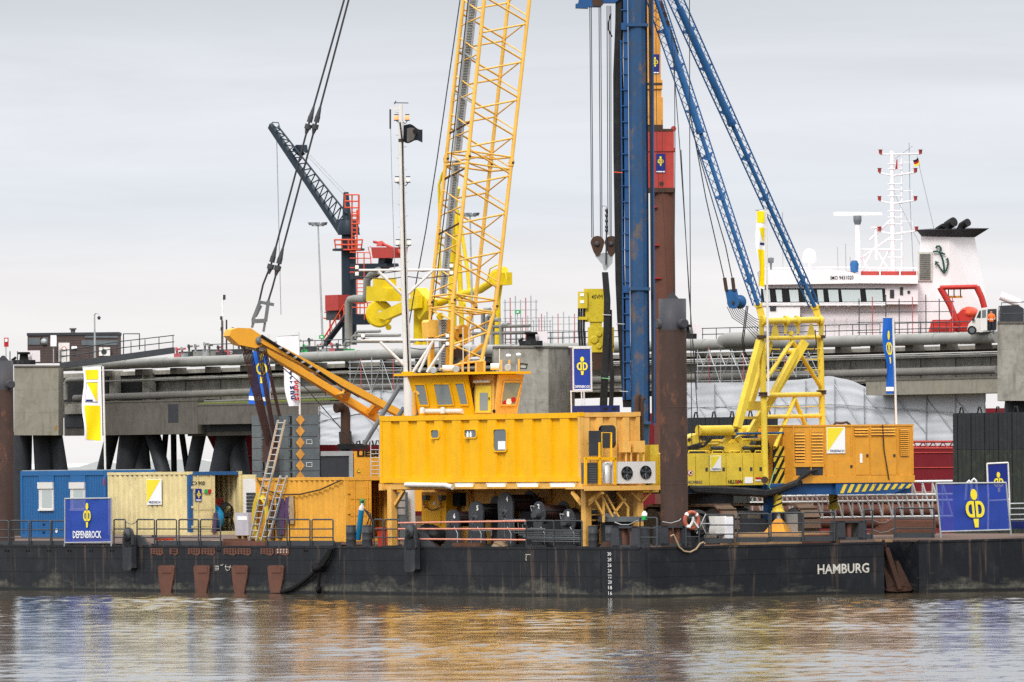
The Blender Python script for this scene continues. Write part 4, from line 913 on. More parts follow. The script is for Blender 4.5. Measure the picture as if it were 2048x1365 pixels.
# ------------------------------------------------------------------ yellow lattice boom crane behind the deckhouse
vr = 4.7; sr = sv(587,890,vr)[0]; cw_s = sr
cr = thing('crawler_crane','tall yellow crawler crane with lattice boom behind the deckhouse','crane',B(sr-1.3,vr+5,DZ))
ZL = lambda y: sv(587,y,vr)[1]
ys = [829.5,851,874.5,897.5,920.5,943,966]
for i in range(6):
    z1,z0 = ZL(ys[i]),ZL(ys[i+1])+.02
    for k,ss in enumerate((0,-2.15)):
        a = sr-1.1+ss; b = sr+ss
        o = MB().prism([B(a,vr,z0),B(b-.06,vr,z0),B(b,vr+.06,z0),B(b,vr+1.25,z0),B(a,vr+1.25,z0)],ZD*(z1-z0)).build('counterweight_slab','weight_grey',cr)
        MB().bb((b-.28,b-.12),(vr-.06,vr-.003),(z0+.06,z1-.06)).build('link_slot','rubber',o)
        MB().bb((b-.24,b-.16),(vr-.075,vr-.061),(z0+.09,z1-.09)).build('link','weight_grey',o)
        if k==0:
            c = Bs(600,(ys[i]+ys[i+1])/2,b)+SD*.012; w,h = .21,.235
            MB().prism([c-VD*w,c-ZD*h,c+VD*w,c+ZD*h],SD*.015).build('orange_diamond','hammer_orange',o)
            if i in (2,4): 
                c = Bs(618,(ys[i]+ys[i+1])/2-2,b)+SD*.01; f=lambda x,y:c+VD*x+ZD*y
                MB().ringprism([f(-.14,-.09),f(.14,-.09),f(.14,.09),f(-.14,.09)],[f(-.125,-.075),f(.125,-.075),f(.125,.075),f(-.125,.075)],SD*.005).build('chalk_mark','print_white',o)
zb_ = ZL(958)
# machine body: dark engine bay, orange side, decks
MB().bb((sr-2.9,sr-.05),(vr+1.3,vr+7.8),(DZ+1.3,zb_+.0)).build('frame','liebherr',cr)
body = boxpx_s(cr,'engine_bay','slate',sr+.02,642,905,705,958,2.6)
o,*_ = panel_s(body,sr+.02,641,903,704,912,'galv','sill_plate',.05); panel_s(body,sr+.02,697,905,705,958,'galv','frame_post',.06)
side = boxpx_s(cr,'side_panel','liebherr',sr+.05,708,903,800,965,2.6)
text('LIEBHERR',Bs(714,914,sr+.05),VD,ZD,.27,'print_black',side,'lettering',width=2.2,bold=.045,thick=.02)
c = Bs(717,942,sr+.06)+SD*.01; MB().prism([c-VD*.08-ZD*.07,c+VD*.08-ZD*.07,c+ZD*.09],SD*.01).build('warning_triangle','print_black',side); MB().prism([c-VD*.055-ZD*.053+SD*.011,c+VD*.055-ZD*.053+SD*.011,c+ZD*.062+SD*.011],SD*.004).build('warning_field','logo_yellow',side)
q = lambda x,y: Bs(x,y,sr+.35)
for x in (741.5,759): MB().tube([q(x,862 if x<750 else 862),q(x,955)],.022,6).build('ladder_stile','alu',cr)
for k in range(7): y = 900+k*8; MB().tube([q(741.5,y),q(759,y)],.015,5).build('ladder_rung','alu',cr)
for s in (sr-2.9,sr+.3-.9):                 # tracks
    MB().bb((s,s+.8),(vr+1.5,vr+8.5),(DZ+.05,DZ+1.1)).build('track','track_brown',cr)
for k in range(4):                           # hose loops on top of the body
    x = 712+k*13; MB().tube([Bs(x,892,sr-.3),Bs(x+2,884-(k%2)*2,sr-.3),Bs(x+7,882,sr-.3),Bs(x+9,893,sr-.3)],.035,6).build('hose','hose_black',cr)
MB().bb((sr-1.2,sr-.2),(vz(706,900,sr)[0],vz(740,900,sr)[0]),(ZL(900),ZL(889))).build('winch_block','rubber',cr)
MB().tube([Bs(671,817,sr-1),Bs(683,815,sr-1),Bs(689,819,sr-1),Bs(691,827,sr-1),Bs(691,903,sr-1)],.2,12).build('exhaust_pipe','cable_brown',cr)
# derrick mast legs and head
sA, sB = sr-.1, sr-2.1
MB().beam(Bs(518,679,sA),Bs(812,835,sA),.28,.34,SD).build('mast_leg','liebherr',cr); MB().beam(Bs(524,697,sB),Bs(775,850,sB),.28,.36,SD).build('mast_leg','liebherr',cr)
MB().beam(Bs(697,775,sA),Bs(690,794,sB),.3,.3).build('cross_member','liebherr',cr); MB().tube([Bs(700,785,sA),Bs(672,790,sB)],.08,8).build('cross_tube','liebherr',cr)
MB().beam(Bs(760,805,sA),Bs(742,826,sB),.35,.2).build('cross_member','liebherr',cr)
hd = [(459,672),(463,660),(475,656),(502,657),(530,676),(526,690),(512,697),(478,690)]
MB().prism([Bs(x,y,sA+.1) for x,y in hd],-SD*.5).build('mast_head','liebherr',cr)
MB().lathe(Bs(518,682,sA+.1),SD,[(0,.17),(.05,.17),(.05,.08),(.08,.08)],16).build('pivot','grey_steel',cr)
for x,y in ((512,691),(490,688)): MB().lathe(Bs(x,y,sA-.6),SD,[(0,.25),(.5,.25)],18).build('sheave','galv',cr)
MB().tube([Bs(523,672,sA+.2),Bs(620,733,sA+.2),Bs(672,768,sA+.2)],.065,8).build('luffing_cylinder','rubber',cr); MB().tube([Bs(626,735,sA+.25),Bs(690,778,sA+.25),Bs(718,795,sA+.25)],.03,6).build('hydraulic_hose','hose_black',cr)
for k in range(6):
    f_ = k/5; MB().tube([Bs(560+k*15,695+k*9.3,sA+.28),Bs(561+k*15,698+k*9.3,sA+.28)],.085,8).build('clamp','galv',cr)
def rope(p, r, n=4): return MB().tube(p,r,n)
for k in range(7): rope([Bs(482+k*3.1,690,sA-.1*k),Bs(533+k*2.1,893,sA-.1*k)],.025).build('reeving_rope','wire_brown',cr)
for k in range(7): rope([Bs(512+k*3.1,690,sA-.1*k),Bs(549+k*2.0,893 if k<4 else 833,sA-.1*k)],.025).build('reeving_rope','wire_brown',cr)
rope([Bs(528,702,sA),Bs(615,780,sA),Bs(712,893,sA)],.022,5).build('hoist_rope','wire',cr)
MB().tube([Bs(690,777,sA),Bs(690,900,sA-.5)],.02,5).build('hoist_rope','wire',cr) if 0 else None
boxpx_s(cr,'reeving_base','wire_brown',sr-.3,540,880,556,925,.6)
# pendants
pY = depth(sA-.6,vr-2)
def PW(x,y): return W(x,y,pY)
for A in ([(519,601),(526,570),(543,527),(618,247),(690,-6)],[(537,601),(545,575),(557,530),(632,247),(699,-6)]):
    MB().tube([PW(*p) for p in A],.045,6).build('pendant','wire',cr)
    for i in (2,3):
        a,b = A[i],A[i+1]; L_ = hypot(b[0]-a[0],b[1]-a[1]); ux,uy = (b[0]-a[0])/L_,(b[1]-a[1])/L_
        for d0,d1,r0,r1 in ((-22,-12,.05,.1),(-12,-2,.14,.14),(2,14,.11,.11),(14,34,.1,.05)): MB().tube([PW(a[0]+ux*d0,a[1]+uy*d0),PW(a[0]+ux*d1,a[1]+uy*d1)],r0,8,r1=r1).build('socket','dark_steel',cr)
for a,b,w in (((521,602),(506,640),.14),((537,601),(531,644),.14),((503,643),(532,642),.17),((516,604),(548,610),.13),((507,645),(504,656),.1),((530,646),(527,664),.1),((523,612),(512,634),.08)):
    MB().beam(PW(*a),PW(*b),w,w).build('link_frame','grey_steel',cr)
# lattice boom
sm = sr-1.05; sn, sf = sm+.8, sm-.8
def ln(p,q): return lambda y: p[0]+(q[0]-p[0])*(y-p[1])/(q[1]-p[1])
c1,c2,c3,c4 = ln((927,0),(866,560)),ln((968.5,0),(910.5,560)),ln((1017,0),(955.5,560)),ln((1059,0),(997,560))
YB = (606,597,610,612)
for f_,s,yb in ((c1,sf,597),(c2,sn,597),(c3,sf,606),(c4,sn,612)):
    MB().tube([Bs(f_(-12),-12,s),Bs(f_(yb),yb,s)],.083,10).build('chord','boom_yellow',cr)
lo = [((c1(597),597),(858.5,745),sf),((c2(597),597),(902,735),sn),((c3(606),606),(917,712),sf),((c4(612),612),(962,724),sn)]
for a,b,s in lo: MB().tube([Bs(*a,s),Bs(*b,s)],.085,10).build('foot_chord','boom_yellow',cr)
def br(a,sa_,b,sb_,r=.042): MB().tube([Bs(a[0],a[1],sa_),Bs(b[0],b[1],sb_)],r,6).build('brace','boom_yellow',cr)
k = -1
while True:
    y = 66+k*76; k += 1
    if y > 575: break
    br((c2(y),y),sn,(c4(y-18),y-18),sn); br((c2(y+4),y+4),sn,(c4(y+54),y+54),sn)
    y2 = y+38
    if y2 < 575:
        br((c1(y2-6),y2-6),sf,(c3(y2-22),y2-22),sf); br((c1(y2),y2),sf,(c3(y2+50),y2+50),sf)
        br((c1(y2-28),y2-28),sf,(c2(y2),y2),sn,.032); br((c1(y2+24),y2+24),sf,(c2(y2+4),y2+4),sn,.032)
        br((c3(y2-20),y2-20),sf,(c4(y2+4),y2+4),sn,.032); br((c3(y2-24),y2-24),sf,(c4(y2-60),y2-60),sn,.032)
for y in (302,326,588,612):
    br((c2(y),y),sn,(c4(y+13),y+13),sn); br((c1(y+5),y+5),sf,(c3(y+17),y+17),sf); br((c1(y+5),y+5),sf,(c2(y),y),sn); br((c3(y+17),y+17),sf,(c4(y+13),y+13),sn); br((c2(y),y),sn,(c3(y+17),y+17),sf,.03)
for y in (313,600):
    for f_,s,d in ((c1,sf,5),(c2,sn,0),(c3,sf,16),(c4,sn,13)):
        MB().tube([Bs(f_(y+d-7),y+d-7,s),Bs(f_(y+d+7),y+d+7,s)],.115,10).build('boom_joint','boom_yellow',cr); MB().lathe(Bs(f_(y+d),y+d,s)-SD*.16,SD,[(0,.05),(.32,.05)],10).build('joint_pin','cable_brown',cr)
for a,sa_,b,sb_ in (((903,622),sn,(980,668),sn),((903,690),sn,(978,664),sn),((903,690),sn,(966,716),sn),((903,618),sn,(986,628),sn),((861,620),sf,(903,640),sn),((903,660),sn,(935,655),sf),((903,700),sn,(945,680),sf),((930,665),sf,(985,640),sn),((861,618),sf,(903,622),sn),((860,680),sf,(903,665),sn)):
    br(a,sa_,b,sb_,.045)
# caged walkway on the boom
wl,wr = ln((938,0),(884,560)),ln((953,0),(893,560))
for ya,yb in ((-8,306),(322,588),(640,742)):
    wm_ = MB(); n = int((yb-ya)/3.2)
    if ya < 600: P_ = lambda y,f_: Bs((wl if f_ else wr)(y),y,sf+.55)
    else: P_ = lambda y,f_: Bs(880 if f_ else 893,y,sf+.55)
    for f_ in (1,0): MB().beam(P_(ya,f_),P_(yb,f_),.05,.10,VD).build('walkway_rail','galv',cr)
    for i in range(n+1): y = ya+(yb-ya)*i/n; wm_.tube([P_(y,1),P_(y,0)],.022,4)
    ob = wm_.build('walkway_mesh','galv',cr); ob['kind'] = 'stuff'
    MB().prism([P_(ya,1)+VD*.05,P_(ya,0)+VD*.05,P_(yb,0)+VD*.05,P_(yb,1)+VD*.05],VD*.02).build('walkway_plate','pipe_dull',cr)
for y in (100,185,268,360,470): MB().beam(Bs(c1(y),y,sf),Bs(c2(y+(22 if y<250 else -25)),y+(22 if y<250 else -25),sn),.06,.06).build('walkway_bracket','galv' if y<250 else 'cable_brown',cr)
bY = depth(sf,vr+7.5)
for pts in ([(921,-6),(874,320),(852,460),(831,572),(818,650)],[(937,-6),(902,320),(885,460),(872,570),(858,675)]): MB().tube([W(x,y,bY) for x,y in pts],.025,5).build('hoist_rope','wire',cr)
# boom foot machinery
q = lambda x,y,s=sn: Bs(x,y,s)
MB().prism([q(*p,sf+.4) for p in ((856,645),(860,640),(888,640),(893,646),(892,674),(858,675))],-SD*.5).build('rope_guide','boom_yellow',cr)
MB().beam(q(896,640,sf+.5),q(893,740,sf+.5),.2,.2).build('foot_post','liebherr',cr); MB().beam(q(862,675,sf),q(863,742,sf),.2,.2).build('foot_post','liebherr',cr)
MB().lathe(q(924,668,sm),SD,[(-.1,.38),(.1,.38)],22).build('sheave','liebherr',cr); MB().lathe(q(921,672,sm+.11),SD,[(0,.08),(.03,.08)],10).build('sheave_pin','rubber',cr)
MB().lathe(q(880,633,sm),SD,[(-.05,.15),(.05,.15)],14).build('guide_sheave','arm_yellow',cr)
MB().prism([q(*p,sm) for p in ((908,698),(925,692),(935,702),(930,716),(914,716))],-SD*.3).build('load_cell','cable_brown',cr)
MB().beam(q(905,742,sm),q(965,690,sm),.14,.14).build('foot_post','liebherr',cr); MB().beam(q(960,745,sm),q(962,724,sm),.3,.3).build('foot_post','liebherr',cr)
# ------------------------------------------------------------------ blue piling rig
SRg = -7.2
vl = vz(1277,400,SRg)[0]; lY = depth(SRg,vl)
rg = thing('piling_leader','tall weathered blue piling leader with black hoses and ropes','piling rig',Vector((W(1292,900,lY).x,lY,DZ)))
def LW(x,y,d=0): return W(x,y,lY+d)
def strip(x0,x1,y0,y1,m,name,d0=0,d1=.5,sl=.008):
    q = [LW(x0,y0,d0),LW(x1,y0,d0),LW(x1+(y1-y0)*sl,y1,d0),LW(x0+(y1-y0)*sl,y1,d0)]; return MB().prism(q,(0,d1-d0,0)).build(name,m,rg)
y0,y1 = -12,846
# main box with rounded front
def section(y, pts): return [LW(x+y*.0075,y,d) for x,d in pts]
prof = [(1256,.25),(1257,-.05),(1262,-.16),(1272,-.24),(1282,-.22),(1290,-.12),(1294,.1),(1294,.5),(1256,.5)]
mb = MB(); n = len(prof); yl = [-12,50,200,350,500,578,700,846]; vs=[]
for y in yl: vs += section(y,prof)
mb.add(vs,[(i*n+k,i*n+(k+1)%n,(i+1)*n+(k+1)%n,(i+1)*n+k) for i in range(len(yl)-1) for k in range(n)]); mb.build('leader_box','leader_blue',rg)
mb = MB(); a = section(846,prof); b = [LW(x,y,d) for x,y,d in ((1290,900,.3),(1290,898,.1),(1292,896,0),(1293,895,0),(1295,895,0),(1296,895,.0),(1297,896,.1),(1297,898,.4),(1291,900,.4))]
mb.add(a+b,[(k,(k+1)%n,n+(k+1)%n,n+k) for k in range(n)]+[tuple(range(n,2*n))]); mb.build('leader_foot','leader_blue',rg)
strip(1297,1305,-12,846,'slate','guide_recess',.12,.5); strip(1304.5,1307,-12,850,'rig_blue','guide_flange',-.25,.45,.0045)
strip(1246,1255,-12,800,'rig_blue','side_plate',.0,.3); strip(1240,1243,80,800,'rig_blue','climbing_pipe',.0,.08)
for y in (50,578,846): MB().prism([LW(1254+y*.0075,y-3,-.3),LW(1296+y*.0075,y-3,-.3),LW(1296+y*.0075,y+3,-.3),LW(1254+y*.0075,y+3,-.3)],(0,.5,0)).build('joint_flange','leader_blue',rg)
for y in (52,578): MB().prism([LW(1242+y*.0075,y-6,-.1),LW(1255+y*.0075,y-6,-.1),LW(1255+y*.0075,y+8,-.1),LW(1242+y*.0075,y+8,-.1)],(0,.3,0)).build('clamp_block','rig_blue',rg)
for k in range(24):
    y = 20+k*32; MB().beam(LW(1241+y*.0075,y,-.05),LW(1255+y*.0075,y,-.05),.04,.04).build('rung','rig_blue',rg)
# top bracket and ropes
MB().prism([LW(*p) for p in ((1151,16),(1151,8),(1156,7),(1160,-12),(1255,-12),(1230,6),(1208,6),(1200,14),(1176,14),(1176,17))],(0,.6,0)).build('top_bracket','rig_blue',rg)
MB().prism([LW(*p,-.03) for p in ((1182,-12),(1206,-12),(1205,12),(1186,13))],(0,.03,0)).build('rusty_plate','cable_brown',rg)
for x0,x1,yb in ((1179.5,1183.5,476),(1182.5,1186.5,476),(1198,1201,478),(1201.5,1204,478),(1214,1216,470),(1218,1220,472),(1221.5,1222.5,480)):
    MB().tube([LW(x0,12,.2),LW(x1,yb,.2)],.017,5).build('hoist_rope','wire',rg)
for x,y in ((1195,490),(1223,490)):
    o = MB().prism([LW(x+14*cos(a*pi/8),y-4-14*sin(a*pi/8),.1) for a in range(9)]+[LW(x-8,y+14,.1),LW(x-3,y+22,.1),LW(x+3,y+22,.1),LW(x+9,y+13,.1)],(0,.25,0)).build('rope_block','cable_brown',rg)
    MB().lathe(LW(x-1,y-2,.08),(0,-1,0),[(0,.10),(.03,.10),(.05,.04)],14).build('block_pin','dark_steel',o)
MB().prism([LW(*p,.15) for p in ((1190,512),(1206,506),(1226,506),(1225,526),(1212,542),(1207,540),(1205,530))],(0,.1,0)).build('spreader_plate','galv',rg)
MB().tube([LW(1214,418,.05),LW(1213,432,.05),LW(1213,462,.05),LW(1212,530,.05)],.035,6).build('hook_rope','wire',rg)
for y in (422,432,443,455,462): MB().lathe(LW(1213,y,.0),ZD,[(-.05,.02),(-.03,.06),(.05,.06),(.08,.02)],8).build('shackle','dark_steel',rg)
MB().tube([LW(1203,418,.05),LW(1206,412,.05),LW(1212,413,.05),LW(1214,418,.05)],.012,4).build('tag_line','dark_steel',rg)
for k in range(6):                                   # hoses: hang along the leader, gather into two bundles below
    x = 1228.5+k*2.3; j = random.random()
    MB().tube([LW(x+6-k*.6,-10,.15),LW(x-1+2*j,150,.12),LW(x,300,.1),LW(x+2+j,450,.1),LW(x+4,560,.1),LW(1236+k*2,640,.1),LW(1242+k*2.3,735,.1),LW(1249+k*2.6,815,.1)],.042,6).build('hose','hose_black',rg)
for k in range(6):
    x = 1233+k*2.4; j = random.random()*3-1.5; MB().tube([LW(x,-10,.3),LW(x+j,120,.28),LW(x+1-j,260,.3),LW(x+2,400,.28),LW(x+3+j,520,.3),LW(x+5,640,.3),LW(x+10,740,.3),LW(x+15,815,.3)],.045,6).build('hose','hose_black',rg)
for k in range(5):
    MB().tube([LW(1206+k*2,545,-.1),LW(1210+k*2.2,600,-.2),LW(1209+k*2.3,660,-.2),LW(1205+k*2.4,740,-.2),LW(1201+k*2.8,822,-.2)],.05,6).build('hose','hose_black',rg)
for k in range(3): MB().tube([LW(1218+k*2,620,-.1),LW(1219+k*2,700,-.1),LW(1222+k*2.4,760,-.1),LW(1219+k*2.6,820,-.1)],.045,6).build('hose','hose_black',rg)
MB().tube([LW(1222,28,.0),LW(1217,45,0),LW(1217,60,0),LW(1224,74,0)],.03,5).build('hose_loop','hose_black',rg)
for x,y,m in ((1213,630,'galv'),(1240,648,'galv'),(1211,757,'lime_string'),(1247,783,'galv'),(1236,345,'orange_red')): MB().tube([LW(x-8,y,-.28),LW(x+9,y+1,-.28)],.022,5).build('hose_tie',m,rg)
# vibro hammer hanging left of the leader
hm = thing('pile_hammer','dirty yellow pile hammer hanging beside the blue leader','hammer',LW(1195,740,1.2))
def HW(x,y): return LW(x,y,1.0)
def hb(name,m,x0,y0_,x1,y1_,dep=.7,off=0,par=None): return MB().prism([LW(x0,y0_,1.0+off),LW(x1,y0_,1.0+off),LW(x1,y1_,1.0+off),LW(x0,y1_,1.0+off)],(0,dep,0)).build(name,m,par or hm)
hb('upper_block','hammer_yellow',1168,578,1208,644); hb('side_box','hammer_yellow',1156,584,1175,617,.6,-.15); hb('neck','hammer_yellow',1180,644,1204,656,.5,.05); hb('lower_block','hammer_yellow',1176,655,1228,705,.8,-.05); hb('collar','hammer_yellow',1157,634,1175,640,.4,-.1); hb('clamp','cable_brown',1185,706,1212,740,.6)
for x in (1158,1163,1168): MB().tube([HW(x,617),HW(x-.5,660),HW(x+2,694)],.05,6).build('hose','hose_black',hm)
for x,y,r in ((1189,680,.16),(1198,668,.12),(1198,692,.12),(1222,690,.1)): MB().lathe(HW(x,y)+Vector((0,-.06,0)),(0,-1,0),[(0,r),(.03,r),(.03,r*.6)],14).build('port_cover','hammer_yellow',hm)
for x,y in ((1164,590),(1164,604)): hb('warning_label','print_white',x-4,y-3,x+4,y+3,.01,-.17)
text('40VM',HW(1183,598)-Vector((0,.01,0)),(1,0,0),ZD,.16,'print_black',hm,'lettering',bold=.0,width=.42)
hb('tape','cable_brown',1212,700,1226,738,.4)
# ------------------------------------------------------------------ driven pile with red cap and orange hammer
pY2 = 387.0
def QW(x,y,d=0): return W(x,y,pY2+d)
def vcyl(x,y0_,y1_,rpx,m,name,par,sl=.006,n=24,dm=17922):
    r = rpx*pY2/FPX; a = QW(x,y0_); b = QW(x+(y1_-y0_)*sl,y1_)
    return MB().tube([a,b],r,n).build(name,m,par)
a = QW(1330,1060); 
pl = thing('steel_pile','thick rust brown steel pile being driven behind the blue leader','pile',Vector((QW(1331,1000).x,pY2,-1)))
b = QW(1326,380); MB().tube([b,Vector((QW(1333,1000).x,pY2,-1))],22.5*pY2/FPX,28).build('tube','pile_brown',pl)
for x0,x1,y in ((1306,1314,414),(1306,1322,556),(1306,1318,490)): 
    MB().prism([QW(x0,y,-.55),QW(x1,y,-.55),QW(x1,y+1.5,-.55),QW(x0,y+1.5,-.55)],(0,.3,0)).build('chalk_mark','print_red',pl)
hc = thing('hydraulic_hammer','red and orange hydraulic hammer seated on the brown pile','hammer',QW(1326,385))
def vb(name,m,x0,y0_,x1,y1_,dep,d0,par=hc,taper=0): return MB().prism([QW(x0,y0_,d0),QW(x1,y0_,d0),QW(x1+taper,y1_,d0),QW(x0,y1_,d0)],(0,dep,0)).build(name,m,par)
vb('red_housing','cap_red',1290,262,1348,380,1.2,-.5); vb('red_flange','cap_red',1288,296,1350,303,1.3,-.55); vb('base_flange','cable_brown',1288,376,1350.5,385,1.3,-.56); vb('top_flange','cable_brown',1290,258,1346,263,1.22,-.52)
MB().lathe(QW(1347,258,-.2),(0,-1,0),[(0,.12),(.1,.12)],12).build('lifting_ear','cap_red',hc)
vb('hammer_upper','hammer_orange',1288,-12,1320,175,.9,-.4,taper=2); vb('hammer_flange','hammer_orange',1288,160,1325,178,1.0,-.45); vb('hammer_neck','hammer_orange',1288,178,1323,195,.8,-.35); vb('hammer_lower','hammer_orange',1288,195,1326,252,.9,-.4); vb('hammer_bolts','cable_brown',1288,166,1324.5,171,1.02,-.46)
vb('hammer_foot','cable_brown',1290,250,1326,258,.9,-.4)
for i,(x0,y0_,x1,y1_,d) in enumerate(((1302,109,1318.5,148,-.43),(1312,308,1330.5,346,-.53))):
    o = vb('company_sign','banner_navy',x0,y0_,x1,y1_,.02,d); emblem(QW((x0+x1)/2,y0_+ (y1_-y0_)*.64,d-.0),(1,0,0),ZD,.42,'logo_yellow',o); vb('lettering','print_white',x0+1,y1_-3.4,x1-1,y1_-1.2,.01,d-.012,o)
MB().lathe(QW(1323,368,-.5),(0,-1,0),[(0,.10),(.02,.10)],12).build('port','cable_brown',hc)
for pts in ([(1312,0),(1312,110),(1314,300),(1318,400)],[(1324,240),(1326,400),(1335,590)]): MB().tube([QW(x,y,-.9) for x,y in pts],.012,4).build('control_line','wire',hc)
# ------------------------------------------------------------------ spud piles through the barge
def spud(pxc,rpx,ytop,ydark,s,v,lab,knob):
    c = B(s,v,0); Y = c.y; r = rpx*Y/FPX; zt = W(pxc,ytop,Y).z; zd = W(pxc,ydark,Y).z; x = lambda y: W(pxc,y,Y).x
    t = thing('spud_pile',lab,'spud pile',Vector((c.x,Y,-1)),'spud piles')
    MB().tube([Vector((c.x,Y,-1)),Vector((c.x,Y,zd))],r,32).build('lower_shaft','spud_rust',t); MB().lathe(Vector((c.x,Y,zd)),ZD,[(0,r*1.004),(zt-zd,r*1.004),(zt-zd,r*.9),(zt-zd-.1,r*.9)],32).build('upper_shaft','spud_dark',t)
    for sx,dy in knob: MB().lathe(Vector((c.x+sx*r*.6,Y+dy*r*.75,zd+.22)),Vector((sx*.45,dy,0)),[(0,.19),(r*.55,.19),(r*.55,.15),(r*.55+.02,.15)],18).build('trunnion','spud_dark',t)
    for k in range(3): 
        z = zd-.05-k*2.9
        if z>DZ: MB().lathe(Vector((c.x,Y,z)),ZD,[(0,r),(.01,r*1.012),(.03,r*1.012),(.04,r)],32).build('weld_ring','spud_rust',t)
    if knob: MB().prism([Vector((c.x-.25,Y-.04,zt)),Vector((c.x+.25,Y-.04,zt)),Vector((c.x+.05,Y-.04,zt+.22)),Vector((c.x-.05,Y-.04,zt+.22))],(0,.08,0)).build('lifting_lug','spud_dark',t)
v_ = 2.7; s_ = sv(1347,850,v_)[0]; spud(1347,27.5,598,660,s_,v_,'large rust streaked spud pile standing at the barge corner',((1,-1),(-1,-.2)))
v_ = 2.0; s_ = sv(8,900,v_)[0]; spud(8,20,722,780,s_,v_,'rusty spud pile cut off by the left picture edge',((1,-1),))
# ------------------------------------------------------------------ yellow rig carrier at the stern, its gantry, blue stays and power pack
SH = -5.5
rc = thing('rig_carrier','yellow crawler piling rig carrier with triangular gantry at the stern','piling rig',B(SH-1.6,9,DZ))
vA = vz(1340,940,SH)[0]; vB = vz(1527,940,SH)[0]; zh1 = vz(1450,907,SH)[1]; zh0 = vz(1450,972,SH)[1]
hs = MB().bb((SH-3,SH-.03),(vA,vB),(zh0,zh1)).build('machine_house','rig_yellow',rc)
edges = [1340,1391,1418,1452,1485,1507,1526]
for a,b in zip(edges[:-1],edges[1:]):
    x0 = vz(a+.5,940,SH)[0]; x1 = vz(b-.5,940,SH)[0]; d = MB().bb((SH-.028,SH+.012),(x0,x1),(zh0+.02,zh1-.02)).build('door_panel','rig_yellow',rc)
    if b > 1391: MB().bb((SH+.013,SH+.03),(x1-.16,x1-.06),((zh0+zh1)/2-.06,(zh0+zh1)/2+.08)).build('latch','dark_steel',d)
a_,z1_ = vz(1419,912,SH); b_,z0_ = vz(1441,942,SH); tri_board(rc,B(SH+.015,a_,z0_),VD,ZD,b_-a_,z1_-z0_,'FREDRICH',SD,fs=.12)
text('HSCX900GLS',Bs(1376,968,SH+.015),VD,ZD,.12,'print_navy',rc,'lettering',width=.66,bold=.01)
text('HILLCON',Bs(1456,968,SH+.015),VD,ZD,.15,'print_black',rc,'lettering',width=.66,bold=.03)
MB().lathe(Bs(1475,964.5,SH+.02),SD,[(0,.06),(.012,.06)],12).build('red_dot','print_red',rc)
c = Bs(1380.5,946,SH+.015); o = MB().lathe(c,SD,[(0,.12),(.012,.12)],18).build('warning_disc','print_red',rc); MB().lathe(c+SD*.013,SD,[(0,.095),(.006,.095)],18).build('disc_field','print_white',o); MB().beam(c+SD*.024+VD*.07+ZD*.07,c+SD*.024-VD*.07-ZD*.07,.01,.025,SD).build('disc_bar','print_red',o); MB().bb((SH+.034,SH+.038),(vz(1378.5,946,SH)[0],vz(1382.5,946,SH)[0]),(c.z-.05,c.z+.05)).build('disc_hand','print_black',o)
panel_s(rc,SH+.013,1489,955,1505,967,'print_white','label_plate'); panel_s(rc,SH+.013,1511,955,1522,959,'print_red','label_plate'); panel_s(rc,SH+.013,1511,959.5,1522,963,'print_white','label_plate')
q = lambda x,y,s=SH-.2: Bs(x,y,s)
for a,b in ((1377,1418),(1424,1446),(1459,1481),(1487,1500),(1510,1523)): MB().tube([q(a,906),q(a+1,902),q(b-1,902),q(b,906)],.025,6).build('grab_rail','rig_yellow',rc)
# cylinders, brackets and linkage on the roof
s2 = SH-1.0
for s,x0,x1 in ((SH-.6,1399,1462),(SH-2.3,1480,1500)):
    MB().tube([Bs(x0,862,s),Bs(x0+3,862,s),Bs(x1,861,s)],.20,14).build('hydraulic_cylinder','rig_yellow',rc)
MB().lathe(Bs(1399,862,SH-.6),(-VD),[(0,.22),(.06,.22)],14).build('cylinder_cap','rig_yellow',rc)
MB().prism([Bs(x,y,SH-.5) for x,y in ((1455,853),(1474,852),(1479,862),(1474,871),(1456,870))],-SD*.5).build('rod_eye','rig_yellow',rc); MB().lathe(Bs(1461,861,SH-.48),SD,[(0,.07),(.04,.07)],12).build('pin','dark_steel',rc); MB().lathe(Bs(1472,861,SH-.48),SD,[(0,.07),(.04,.07)],12).build('pin','dark_steel',rc)
MB().prism([Bs(x,y,SH-.7) for x,y in ((1446,905),(1440,893),(1448,886),(1486,886),(1494,890),(1486,898),(1470,906))],-SD*1.2).build('winch_bracket','rig_yellow',rc)
for a,b in (((1460,872),(1446,888)),((1475,873),(1482,888))): MB().beam(q(*a,SH-.8),q(*b,SH-.8),.16,.2).build('bracket_arm','rig_yellow',rc)
MB().prism([Bs(x,y,SH-.6) for x,y in ((1374,884),(1378,874),(1398,867),(1405,872),(1402,884),(1388,890),(1376,898))],-SD*.6).build('boom_hinge','rig_yellow',rc)
for x,y in ((1378,880),(1402,876)): MB().lathe(Bs(x,y,SH-.59),SD,[(0,.07),(.05,.07)],12).build('pin','cable_brown',rc)
for k in range(4): MB().tube([q(1376,895+k,SH-.3),q(1392,890+k*2,SH-.4),q(1408,893,SH-.4),q(1416,884-k*2,SH-.5),q(1424,876,SH-.6)],.05,6).build('hose','hose_black',rc)
for y,x0,x1,r in ((890,1405,1450,.06),(884,1398,1448,.04),(893,1400,1520,.05),(880,1470,1520,.06),(899,1400,1445,.07)): MB().tube([q(x0,y,SH-1),q(x1,y,SH-1)],r,6).build('pipe','rig_yellow',rc)
for x in (1430,1440,1493): MB().lathe(q(x,905,SH-.6),ZD,[(0,.14),(.12,.14),(.14,.18),(.2,.17),(.24,.05)],14).build('filler_cap','dark_steel',rc)
MB().tube([q(1473,868,SH-.3),q(1590,866,SH-.3)],.05,6).build('blue_pipe','stay_blue',rc)
